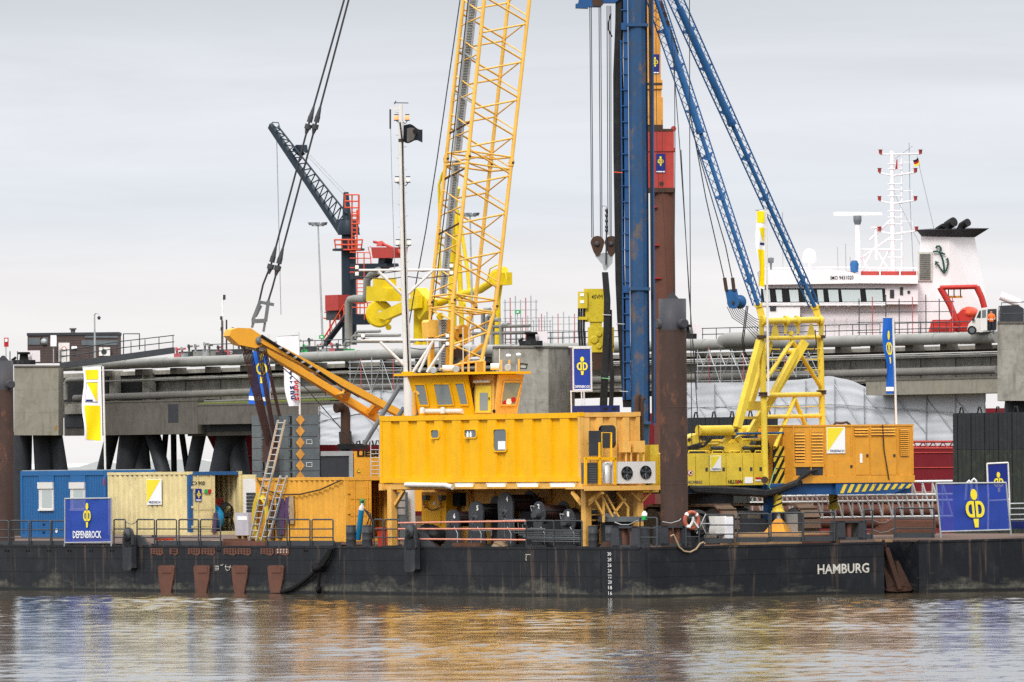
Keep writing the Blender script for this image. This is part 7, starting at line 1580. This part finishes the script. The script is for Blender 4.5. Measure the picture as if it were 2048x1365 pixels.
def person(name,label,o,h,vest,trou,face=(0,-1,0)):
    # one continuous skinned body, standing
    me = bpy.data.meshes.new(name); k = h/1.75
    J_ = {'pel':(0,0,.95),'sp':(0,0,1.2),'ch':(0,0,1.4),'nk':(0,0,1.5),'hd':(0,-.02,1.62),'ht':(0,-.01,1.72),
      'sl':(-.19,0,1.41),'el':(-.27,-.05,1.15),'hl':(-.22,-.22,.98),'sr':(.19,0,1.41),'er':(.27,-.05,1.15),'hr':(.2,-.25,1.05),
      'll':(-.1,0,.9),'kl':(-.12,-.02,.5),'al':(-.12,.03,.08),'tl':(-.13,-.14,.04),'lr':(.1,0,.9),'kr':(.12,-.04,.5),'ar':(.12,.03,.08),'tr':(.13,-.14,.04)}
    R = {'pel':.15,'sp':.15,'ch':.16,'nk':.06,'hd':.1,'ht':.07,'sl':.08,'el':.06,'hl':.04,'sr':.08,'er':.06,'hr':.04,'ll':.10,'kl':.075,'al':.05,'tl':.045,'lr':.10,'kr':.075,'ar':.05,'tr':.045}
    ks = list(J_); E = [('pel','sp'),('sp','ch'),('ch','nk'),('nk','hd'),('hd','ht'),('ch','sl'),('sl','el'),('el','hl'),('ch','sr'),('sr','er'),('er','hr'),('pel','ll'),('ll','kl'),('kl','al'),('al','tl'),('pel','lr'),('lr','kr'),('kr','ar'),('ar','tr')]
    me.from_pydata([Vector(J_[a])*k for a in ks],[(ks.index(a),ks.index(b)) for a,b in E],[]); ob = bpy.data.objects.new(name,me); COL.objects.link(ob); ob.location = o
    ob.modifiers.new('skin','SKIN'); 
    for i,a in enumerate(ks): me.skin_vertices[0].data[i].radius = (R[a]*k,R[a]*k*.8); me.skin_vertices[0].data[i].use_root = (a=='pel')
    ob.modifiers.new('sub','SUBSURF').levels = 1; ob.modifiers['sub'].render_levels = 1
    m = bpy.data.materials.new('worker'); m.use_nodes = True; n,l = m.node_tree.nodes,m.node_tree.links; b = n['Principled BSDF']; b.inputs['Roughness'].default_value = .8
    t = nd(n,'ShaderNodeTexCoord'); s = nd(n,'ShaderNodeSeparateXYZ'); l.new(t.outputs['Object'],s.inputs[0]); r = nd(n,'ShaderNodeValToRGB'); mr_ = nd(n,'ShaderNodeMapRange',_1=0,_2=h,_3=0,_4=1); l.new(s.outputs['Z'],mr_.inputs[0]); l.new(mr_.outputs[0],r.inputs[0]); l.new(r.outputs[0],b.inputs['Base Color'])
    ramp(r,[(0,lin(trou)[:3]),(.52,lin(vest)[:3]),(.60,lin('d8d8c8')[:3]),(.63,lin(vest)[:3]),(.86,lin('b98468')[:3]),(.95,lin('2a2622')[:3])],'CONSTANT'); me.materials.append(m)
    return tag(ob,label,'person')
pe = person('person','person in orange vest and dark trousers standing at the open van door',V_(1983,668,-.35),1.72,'f0722e','1f232c')
hl_ = MB(); blob(hl_,V_(1983,668,-.35)+Vector((0,-.02,1.68)),.12,.14,.09,12,1,.0); hl_.build('helmet','slate',pe,) if 0 else None
for i,(x0,x1,y0,y1,m) in enumerate(((357,380,704,718,'slate'),(383,408,700,718,'slate'),(435,465,701,716,'dark_steel'))):
    t = thing('waste_skip',['dark skip with red white stripes left on the jetty','dark skip with green white panel on the jetty','dark box behind the left end of the mast arm'][i],'skip',J((x0+x1)/2,y1,5),'skips on the jetty'); jbox(t,'tub',m,x0,y0,x1,y1,5,2); jbox(t,'panel','print_white' if i!=1 else 'green_paint',x0+4,y0+5,x1-3,y1-3,4.9,.08); jbox(t,'band','print_red' if i==0 else 'print_white',x0+2,y1-4,x1-2,y1-1.5,4.85,.08)
# ------------------------------------------------------------------ signs on the barge
def mesh_banner(name,lab,P,nn,c,frame,m,emb=None,word=None,cat='banner',ripple=.02,foot=None):
    # c: four corners tl,tr,br,bl in photo pixels, P maps to the plane
    t = thing(name,lab,cat,P(*c[3])); q = [P(*p) for p in c]
    f = lambda u,v: q[0].lerp(q[1],u).lerp(q[3].lerp(q[2],u),v)
    MB().grid(lambda u,v: f(u,v)+nn*(ripple*(sin(u*17+v*4)+sin(v*13+u*5))*sin(pi*u)*.6),24,16).build('cloth',m,t)
    fx = lambda u,v: f(u,v)+nn*.0
    if frame:
        for a,b in ((0,1),(1,2),(2,3),(3,0)): MB().tube([q[a],q[b]],.035,8).build('frame_tube',frame,t)
        if foot: 
            for i,p in ((3,foot[0]),(2,foot[1])): MB().tube([q[i],P(*p)],.035,8).build('foot_post',frame,t)
    xd = (q[1]-q[0]).normalized(); yd = (q[0]-q[3]).normalized()
    if emb: u,v,h = emb; emblem(f(u,v)+nn*(ripple*1.6+.01),xd,yd,h,'logo_yellow',t)
    if word: w,u,v,h,wd = word; text(w,f(u,v)+nn*(ripple*1.6+.01),xd,yd,h,'print_white',t,width=wd,bold=.016,align='C')
    return t,f
def mesh_mat():
    m = paint('mesh_blue','2b47a6',.7,dirt=.1,var=.06,k=.9); b = m.node_tree.nodes['Principled BSDF']; b.inputs['Alpha'].default_value = .86
mesh_mat()
P_ = lambda x,y: Bv(x,y,-.02)
mesh_banner('company_banner','blue mesh banner with yellow emblem in front of the blue cabin',P_,-VD,[(130,998),(223,997),(223,1085),(130,1086)],'galv','mesh_blue',(.5,.66,1.02),('DEPENBROCK',.5,.90,.30,2.32),foot=((129,1093),(223,1093)))
P_ = lambda x,y: Bs(x,y,.0)
mesh_banner('company_banner','big blue mesh banner with yellow emblem at the right deck edge',P_,SD,[(1872,968),(2012,966),(2021,1060),(1881,1064)],'galv','mesh_blue',(.51,.93,1.48),None,foot=((1882,1076),(2022,1071)))
P_ = lambda x,y: Bs(x,y,-2.2)
mesh_banner('sign_frame','navy sign in a white frame behind the right banner',P_,SD,[(1974,928),(2016,926),(2019,1000),(1977,1002)],'white_paint','banner_navy',(.5,.78,.78),None,'sign',.0,foot=((1976,1060),(2019,1058)))
sY = depth(h1-1.6,2.7); P_ = lambda x,y: W(x,y,sY)
t,f = mesh_banner('company_sign','blue company sign on posts above the deckhouse roof',P_,Vector((0,-1,0)),[(1146,697),(1182,697),(1183,780),(1147,781)],'white_paint','banner_blue',(.5,.64,.70),('DEPENBROCK',.5,.95,.10,.58),'sign',.0)
MB().prism([P_(1140,697),P_(1145.5,697),P_(1146.5,781),P_(1141,781)],(0,.3,0)).build('side_panel','purple_sling',t)
MB().beam(P_(1137,694),P_(1184,693.5),.05,.05).build('top_bar','white_paint',t); MB().beam(P_(1140,783),P_(1185,782),.05,.05).build('bottom_bar','white_paint',t)
for x in (1142,1163,1168): MB().tube([P_(x,782),P_(x+1,826)],.03,6).build('post','white_paint',t)
nb = thing('navy_box','dark navy steel box on the deckhouse roof below the sign','box',P_(1160,826)); MB().bb((h1-2.3,h1-.35),(1.6,2.5),(ht+.02,W(1180,812,sY).z)).build('body','print_navy',nb)
for k in range(2): MB().bb((h1-.348,h1-.34),(1.75+k*.4,1.95+k*.4),(ht+.1,ht+.2)).build('slot','rubber',nb)
# ------------------------------------------------------------------ flags
def flag(name,lab,Y,tl,tr,br_,bl_,patches,base,amp=.12,pole=None,txt=None,ph=0.):
    q = [W(*p,Y) for p in (tl,tr,br_,bl_)]; t = thing(name,lab,'flag',W(*(pole[-1] if pole else bl_),Y),'company flags on poles')
    f = lambda u,v,o=0: q[0].lerp(q[1],u).lerp(q[3].lerp(q[2],u),v)+Vector((0,amp*sin(u*4.5+v*6+ph)*(.3+.7*v)-o,0))+Vector((.05*sin(v*9+ph)*(1-u),0,0))
    MB().grid(lambda u,v: f(u,v),12,30).build('cloth',base,t)
    for u0,v0,u1,v1,m,shape in patches:
        if shape=='tri': g = MB(); n=8; g.grid(lambda a,b: f(u0+(u1-u0)*(a*(1)+ (1-a)*b), v0+(v1-v0)*b,.02),6,8)
        elif shape=='tri2': g = MB(); g.grid(lambda a,b: f(u0+(u1-u0)*a*b, v0+(v1-v0)*b,.02),6,8)
        else: g = MB(); g.grid(lambda a,b: f(u0+(u1-u0)*a, v0+(v1-v0)*b,.02),8,max(4,int(20*(v1-v0))))
        g.build('field',m,t)
    if pole: MB().tube([W(*p,Y+.06) for p in pole],.045,10).build('pole','white_paint',t); MB().tube([W(tl[0],tl[1]-1,Y+.03),W(tr[0]+2,tr[1]-1,Y+.03)],.02,6).build('top_arm','galv',t)
    return t,f
yw = [(.13,.04,.84,.17,'flag_yellow','r'),(.16,.21,.78,.47,'flag_yellow','tri'),(.13,.52,.92,.985,'flag_yellow','r'),(.15,.205,.165,.475,'print_navy','r'),(.15,.205,.80,.213,'print_navy','r'),(.15,.468,.80,.476,'print_navy','r'),(.2,.44,.55,.462,'print_navy','r')]
fY = depth(sv(208,940,V1+2.6)[0],V1+2.6)
flag('company_flag','yellow and white flag on a pole beside the blue cabin',fY,(165,735),(202,733),(205,885),(167,881),yw,'flag_white',.10,[(206,733),(211,960)])
flag('company_flag','narrow yellow and white flag tied to the yellow gantry',YL-.3,(1510,421),(1530,421),(1529,580),(1518,575),[(.06,.01,.95,.16,'flag_yellow','r'),(.3,.22,.95,.42,'flag_yellow','tri'),(.15,.5,.95,.97,'flag_yellow','r'),(.5,.41,.95,.44,'print_navy','r')],'flag_white',.14,[(1532,420),(1537,792)],ph=1)
t,f = flag('company_flag','blue flag with yellow emblem on a pole above the power pack',depth(SP-1,vp1-1),(1764,637),(1784,637),(1788,788),(1775,788),[(0,.91,1,.965,'print_white','r')],'flag_blue',.08,[(1786,635),(1793,852)],ph=2)
g = MB(); 
def femb(t,f,cx,y0,y1,w):   # emblem wrapped on a hanging flag
    g = MB(); g.grid(lambda a,b: f(cx+w*.34*(a-.5)*2*sqrt(max(0,1-(2*b-1)**2)),y0+(y1-y0)*.3*b,.025),6,8)
    for sg in (-1,1):
        n = 14; o_,i_ = [],[]
        for k in range(n+1):
            an = -pi/2+pi*k/n; o_.append((cx+sg*w*(.06+.94*cos(an)),y0+(y1-y0)*(.55+.2*sin(an)))); i_.append((cx+sg*w*(.3+.42*cos(an)),y0+(y1-y0)*(.55+.125*sin(an))))
        vs = [f(a,b,.025) for a,b in o_]+[f(a,b,.025) for a,b in i_]; g.add(vs,[(k,k+1,n+2+k,n+1+k) for k in range(n)]+[(0,n+1,2*n+1,n)])
    g.grid(lambda a,b: f(cx+w*.3*(a-.5)*2*(1-.3*b),y0+(y1-y0)*(.8+.2*b),.025),3,4); g.build('emblem','logo_yellow',t)
femb(t,f,.62,.16,.60,.33)
bY2 = 392.0
t,f = flag('company_flag','blue flag with yellow emblem behind the mast arm ropes',bY2,(508,696),(538,696),(540,812),(498,808),[(.02,.86,.98,.93,'print_white','r')],'flag_blue',.12,[(537,668),(540,850)],ph=3); femb(t,f,.55,.06,.62,.32)
t,f = flag('company_flag','white flag with red and dark lettering on a pole behind the mast arm',bY2,(555,674),(597,671),(599,812),(577,813),[],'flag_white',.12,[(597,664),(600,850)],ph=4)
def vtext(t,f,word,u,v0,v1,w,m):      # letters running down the flag
    n = len(word)
    for i,ch in enumerate(word):
        text(ch,f(u,v0+(v1-v0)*i/n,.06),W(10,11,bY2)-W(10,10,bY2),W(11,10,bY2)-W(10,10,bY2),w,m,t,bold=.03,width=w*.75)
vtext(t,f,'ports',.62,.64,.93,.22,'print_red'); vtext(t,f,'uepsnu',.36,.50,.92,.20,'print_navy')
MB().beam(f(.72,.42,.06),f(.45,.52,.06),.05,.05).build('lettering','print_navy',t)
# ------------------------------------------------------------------ railings at the deck edge
ordn = ['first','second','third','fourth','fifth','sixth','seventh','eighth','ninth','tenth','eleventh','twelfth','thirteenth','fourteenth']
def railing(P,a,b,yt,yb,lab,toe=True,nn=None):
    t = thing('railing',lab,'railing',P((a+b)/2,yb),'railing sections along the barge edge'); c = 2.5
    MB().tube([P(a,yb),P(a,yt+c),P(a+.8,yt+.8),P(a+c,yt),P(b-c,yt),P(b-.8,yt+.8),P(b,yt+c),P(b,yb)],.032,6).build('frame','rail_dark',t)
    for k in (.36,.68): y = yt+(yb-yt)*k; MB().tube([P(a,y),P(b,y)],.026,6).build('mid_rail','rail_dark',t)
    if toe: MB().prism([P(a-1,yb-10)+nn*-.04,P(b+1,yb-10)+nn*-.04,P(b+1,yb)+nn*-.04,P(a-1,yb)+nn*-.04],nn*-.03).build('toe_board','dark_steel',t)
PL = lambda x,y: Bv(x,y,.10)
secs = [(-20,17),(21,58),(62,101),(104,142),(228,251),(274,309),(313,353),(358,397),(401,441),(534,574),(579,620),(624,666),(748,766),(770,798)]
for i,(a,b) in enumerate(secs):
    yt = 1042 if a<220 else 1039.5
    railing(PL,a,b,yt,1092,'%s dark railing section from the left on the long barge side'%ordn[i],i not in (4,5,12,13),-VD)
railing(lambda x,y: Bv(x,y,.06),1053,1108,1042,1094,'dark railing section in front of the left round winch',False,-VD); railing(lambda x,y: Bv(x,y,.06),1108,1164,1042,1094,'dark railing section in front of the right round winch',False,-VD)
PS = lambda x,y: Bs(x,y,-.12)
ss = [(1411,1468,1030,1087),(1475,1538,1028,1085),(1542,1605,1026,1084),(1607,1669,1025,1083),(1728,1745,1020,1079),(1790,1868,1017,1076)]
for i,(a,b,yt,yb) in enumerate(ss): railing(PS,a,b,yt,yb,['stern railing section in front of the white box','stern railing section left of the orange jack foot','stern railing section in front of the orange jack foot','stern railing section left of the black fairlead','narrow stern railing right of the black fairlead','stern railing section left of the big banner'][i],True,SD)
t = thing('railing_chain','grey chain slung between railing sections by the cream container','chain',PL(262,1062)); MB().tube([PL(251,1042),PL(256,1047),PL(263,1049),PL(270,1046),PL(274,1042)],.018,5).build('chain','grey_steel',t)
t = thing('railing_chain','slack chain slung between the right stern railings','chain',PS(1768,1045)); MB().tube([PS(1745,1040),PS(1757,1046),PS(1770,1046),PS(1790,1034)],.018,5).build('chain','grey_steel',t); MB().tube([PS(1745,1060),PS(1760,1066),PS(1775,1064),PS(1790,1056)],.018,5).build('chain','grey_steel',t)
# ------------------------------------------------------------------ stern deck gear
def stand(lab,P,nn,x0,x1,y0,y1,roll):
    t = thing('fairlead_stand',lab,'fairlead',P((x0+x1)/2,y1),'black fairlead stands')
    w = (x1-x0); 
    for a,b in ((x0,x0+w*.24),(x1-w*.24,x1)): MB().prism([P(a-3,y1),P(b+3,y1),P(b,y0),P(a,y0)],nn*-.5).build('cheek','black_steel',t)
    MB().prism([P(x0-1,y0),P(x1+1,y0),P(x1+1,y0+4),P(x0-1,y0+4)],nn*-.45).build('top_plate','black_steel',t)
    for x in roll: MB().tube([P(x,y1-1)-nn*.25,P(x,y0+4)-nn*.25],.13,12).build('roller','rust_plate',t)
    MB().prism([P(x0,y1-5),P(x1,y1-5),P(x1,y1),P(x0,y1)],nn*-.45).build('base_plate','dark_steel',t)
PC = lambda x,y: Bv(x,y,.15)
stand('black fairlead stand with rusty rollers at the barge corner',PC,-VD,1224,1276,1053,1096,(1238,1255)); stand('black fairlead stand below the big spud pile',PS,SD,1322,1380,1052,1092,(1345,1362)); stand('black fairlead stand at the stern with grey roller',PS,SD,1676,1732,1042,1080,(1704,))
for i,(x0,x1) in enumerate(((1177,1195),(1211,1226))): drum(x0,x1,1053,1090,.6,'black_steel',['scuffed black bollard drum right of the yellow post','second black bollard drum right of the yellow post'][i],'bollard','bollard','black bollards at the corner')
t = thing('control_desk','grey control desk with small box under the stairs','desk',PC(1235,1080)); MB().bb((sv(1197,1040,1.2)[0],sv(1252,1040,1.2)[0]),(1.2,2.0),(sv(1220,1044,1.2)[1],sv(1220,1034,1.2)[1])).build('top','grey_steel',t); boxpx_v(t,'leg_panel','slate',1.4,1202,1044,1250,1085,.3); boxpx_v(t,'control_box','galv',1.3,1204,1027,1221,1035,.3)
t = thing('green_bottle','green and white bottle hung on the corner railing','bottle',PC(1289,1041)); MB().lathe(PC(1289,1040),ZD,[(0,.10),(.16,.10)],12).build('green_half','green_paint',t); MB().lathe(PC(1289,1032),ZD,[(0,.10),(.1,.10),(.13,.05),(.18,.05)],12).build('white_half','print_white',t)
railing(PC,1280,1314,1036,1094,'narrow corner railing holding the green bottle',False,-VD)
t = thing('chain_line','pale chain slung from the corner railing to the fairlead','chain',PC(1255,1046)); MB().tube([PC(1230,1045),PC(1243,1050),PC(1258,1050),PC(1276,1041)],.02,5).build('chain','galv',t); MB().tube([PS(1325,1044),PS(1342,1047),PS(1358,1042),PS(1362,1038)],.02,5).build('chain','galv',t)
t = thing('lifebuoy','orange lifebuoy on a white bracket below the spud pile','lifebuoy',PS(1380,1064)); c = PS(1380,1041)+SD*.1; r0,r1 = .30,.075
MB().grid(lambda u,v: c+(VD*cos(2*pi*u)+ZD*sin(2*pi*u))*(r0+r1*cos(2*pi*v))+SD*(r1*sin(2*pi*v)),28,10).build('ring','buoy_red',t)
for k in range(4): a = pi/4+k*pi/2; MB().grid(lambda u,v: c+(VD*cos(a+(u-.5)*.28)+ZD*sin(a+(u-.5)*.28))*(r0+r1*1.06*cos(2*pi*v))+SD*(r1*1.06*sin(2*pi*v)),4,10).build('band','print_white',t)
for a,b in (((1380,1042),(1380,1034)),((1380,1042),(1372,1056)),((1380,1042),(1390,1056))): MB().beam(PS(*a)+SD*.2,PS(*b)+SD*.2,.05,.09,SD).build('bracket','white_paint',t)
railing(lambda x,y: Bs(x,y,.0),1372,1398,1036,1092,'small railing frame around the lifebuoy',False,SD)
t = thing('hose_reel','black hose reel beside the lifebuoy','hose reel',PS(1402,1075)); c = PS(1401,1048)-SD*.3
for k in range(6): MB().tube([c+SD*(.05*k)+(VD*cos(a*pi/10)+ZD*sin(a*pi/10))*(.48-.04*(k%3)) for a in range(21)],.045,6).build('hose_turn','hose_black',t)
for k in range(6): a = k*pi/3; MB().tube([c+SD*.35,c+SD*.35+(VD*cos(a)+ZD*sin(a))*.42],.02,5).build('spoke','galv',t)
MB().bb((-.8,-.3),(vz(1396,1060,-.3)[0],vz(1408,1060,-.3)[0]),(DZ+.03,vz(1400,1060,-.3)[1])).build('stand','dark_steel',t)
t = thing('white_cabinet','white electrical cabinet behind the stern railing','cabinet',PS(1448,1080)); boxpx_s(t,'body','white_paint',-.6,1430,1033,1452,1070,.4); boxpx_s(t,'side_box','flag_white',-.5,1452,1034,1467,1080,.5)
# mats and planks
for i,(x0,x1,y,d) in enumerate(((1476,1680,1066,.0),(1480,1610,1073,.15),(1610,1672,1070,.05))):
    a,z = vz(x0,y,-1.0+i*.2); b,_ = vz(x1,y,-1.0+i*.2); g = MB().bb((-2.2+i*.2,-1.0+i*.2),(a,b),(dz(5)+.02,max(z,dz(5)+.1))); tag(g.build('timber_mat','wood' if i<2 else 'rust_plate'),['long pale timber mat under the rig jack','short pale timber mat at the stern edge','rust brown steel plate beside the timber mats'][i],'mat')
t = thing('deck_beams','pile of rusty steel beams on deck left of the big banner','beams',PS(1800,1065))
for k in range(5): a,z = vz(1748+k*6,1062-k*4.0,-2-.4*k); b,_ = vz(1872,1060-k*4,-2-.4*k); MB().bb((-2.3-.4*k,-2-.4*k),(a,b),(z-.16,z)).build('beam','rust_plate' if k%2 else 'wood_dark',t)
# white aluminium lattice gangway lying behind the rig
gg = thing('lattice_gangway','long white aluminium lattice gangway lying behind the power pack','gangway',W(1700,1040,352)); 
for Yq in (352.0,353.4):
    G = lambda x,y: W(x,y,Yq)
    for y in (966,992,1004,1036): MB().tube([G(1500,y+2),G(1905,y-3)],.055,8).build('chord','alu',gg)
    for k in range(20):
        x = 1505+k*20; MB().tube([G(x,966),G(x,1036)],.04,6).build('post','alu',gg); MB().tube([G(x,968),G(x+20,1034)],.05,6).build('diagonal','alu',gg)
for a in ((1938,962),(1948,958)): MB().tube([W(a[0]-7,1000,350),W(a[0]-4,a[1]+4,350),W(a[0],a[1],350),W(a[0]+4,a[1]+4,350),W(a[0]+7,1000,350)],.05,8).build('hoop','alu',gg)
for k,(yc,x0,x1) in enumerate(((1046,1490,1885),(1022,1500,1880),(999,1512,1872))):
    g = MB().tube([W(x0,yc,357),W(x1,yc-3,357)],.26,14); tag(g.build('steel_pipe','pile_brown'),['bottom rusty pipe stacked behind the lattice gangway','middle rusty pipe stacked behind the lattice gangway','top rusty pipe stacked behind the lattice gangway'][k],'pipe','rusty pipes stacked on deck')
t = thing('site_fence','thin grey fence and blue skip behind the right banner','fence',W(2035,1050,349))
for y in (1008,1018,1030,1040): MB().tube([W(2015,y,349),W(2075,y-1,349)],.03,6).build('wire','galv',t)
MB().prism([W(2018,1043,349.5),W(2080,1043,349.5),W(2080,1058,349.5),W(2018,1058,349.5)],(0,1,0)).build('blue_skirt','print_navy',t)
# ropes on the hull
t = thing('mooring_rope','thick black mooring rope knotted on the barge side','rope',Bv(640,1150,-.1)); R_ = lambda x,y,v=-.12: Bv(x,y,v)
for k in range(4): o_ = (k-1.5)*1.7; MB().tube([R_(662+o_,1097),R_(655+o_*1.6,1112,-.16),R_(643+o_*2,1130,-.2),R_(632+o_*1.5,1138,-.2)],.06,7).build('strand','rope_black',t)
for k in range(3): o_ = k*1.6; MB().tube([R_(636+o_,1136,-.2),R_(622,1149+o_,-.15),R_(602,1165+o_,-.12),R_(585,1176+o_,-.1),R_(562,1184+o_*.5,-.1)],.06,7).build('strand','rope_black',t)
MB().tube([R_(637,1138,-.25),R_(638,1155,-.2),R_(637,1180,-.15)],.07,7).build('tail','rope_black',t)
g = MB(); blob(g,R_(637,1137,-.22),.28,.2,.16,16,4,.3); g.build('knot','rope_black',t); g = MB(); blob(g,R_(637,1179,-.15),.12,.12,.14,12,9,.3); g.build('tail_end','rope_black',t)
t = thing('deck_rope','tan rope looping over the stern edge below the lifebuoy','rope',Bs(1375,1105,.05)); MB().tube([Bs(x,y,.08) for x,y in ((1341,1073),(1347,1070),(1352,1080),(1358,1094),(1368,1103),(1380,1105),(1392,1099),(1400,1088),(1406,1085),(1410,1088))],.035,7).build('line','rope_tan',t)
# welded notes on the hull: chalked marks
for pts in ([(430,1133),(437,1133),(437,1135)],[(430,1137),(437,1137),(437,1140),(430,1141)],[(441,1131),(446,1131),(446,1128)],[(452,1130),(451,1138),(455,1142),(459,1140),(461,1131)],[(450,1134),(462,1135)],[(1051,1110),(1061,1110)],[(1053,1112),(1052,1118),(1053,1122)]):
    MB().tube([Bv(x,y,-.02) for x,y in pts],.016,4).build('chalk_mark','paint_worn',barge)
# distant jetty deck items seen above the rig: low pipe bends
t = thing('pipe_bend','large grey pipe bend on the jetty left of the gantry','pipe',J(1480,690,-.8)); jtube(t,'bend','pipe_grey',[(1446,690),(1448,683),(1456,680),(1530,677)],.55,-1.0,14)

# loose gear along the deck edge
for i,(x0,x1,y0,y1,v,m,l_) in enumerate(((443,530,1083,1090,.5,'rust_plate','long rust brown beam on deck below the leaning ladders'),(446,500,1078,1082,.9,'wood_dark','dark plank on deck behind the rust brown beam'),(640,672,1086,1091,.35,'dark_steel','short dark steel bar at the deck edge by the mooring rope'),(905,960,1086,1090,.4,'wood_dark','dark plank on deck in front of winch six'),(1760,1785,1068,1073,-9,'wood','pale board on the stern deck above the anchor'))):
    if v > 0: a,z1 = sv(x0,y0,v); b,z0 = sv(x1,y1,v); g = MB().bb((a,b),(v,v+.25),(DZ+.012,max(z1,DZ+.08)))
    else: a,z1 = vz(x0,y0,-.8); b,z0 = vz(x1,y1,-.8); g = MB().bb((-1.1,-.8),(a,b),(dz(9)+.012,dz(9)+.12))
    tag(g.build('deck_plank',m),l_,'plank')
for i,(x,y,v,r,m,l_) in enumerate(((432,1084,.7,.28,'rope_tan','tan rope coil on deck in front of the cream container doors'),(590,1088,.6,.3,'rope_black','black rope coil on deck in front of the orange container'),(1215,1092,.4,.26,'cable_brown','brown rope coil on deck between the corner bollards'),(1000,1090,.45,.3,'rope_tan','pale rope coil on deck below winch four'))):
    c = Bv(x,y,v); c.z = DZ+.05; g = MB()
    for k in range(4): g.tube([c+ZD*(.05*k)+Vector((cos(q*pi/9),sin(q*pi/9),0))*(r-.03*k) for q in range(19)],.035,5)
    tag(g.build('rope_coil',m),l_,'rope','rope coils on deck')['kind']='stuff'
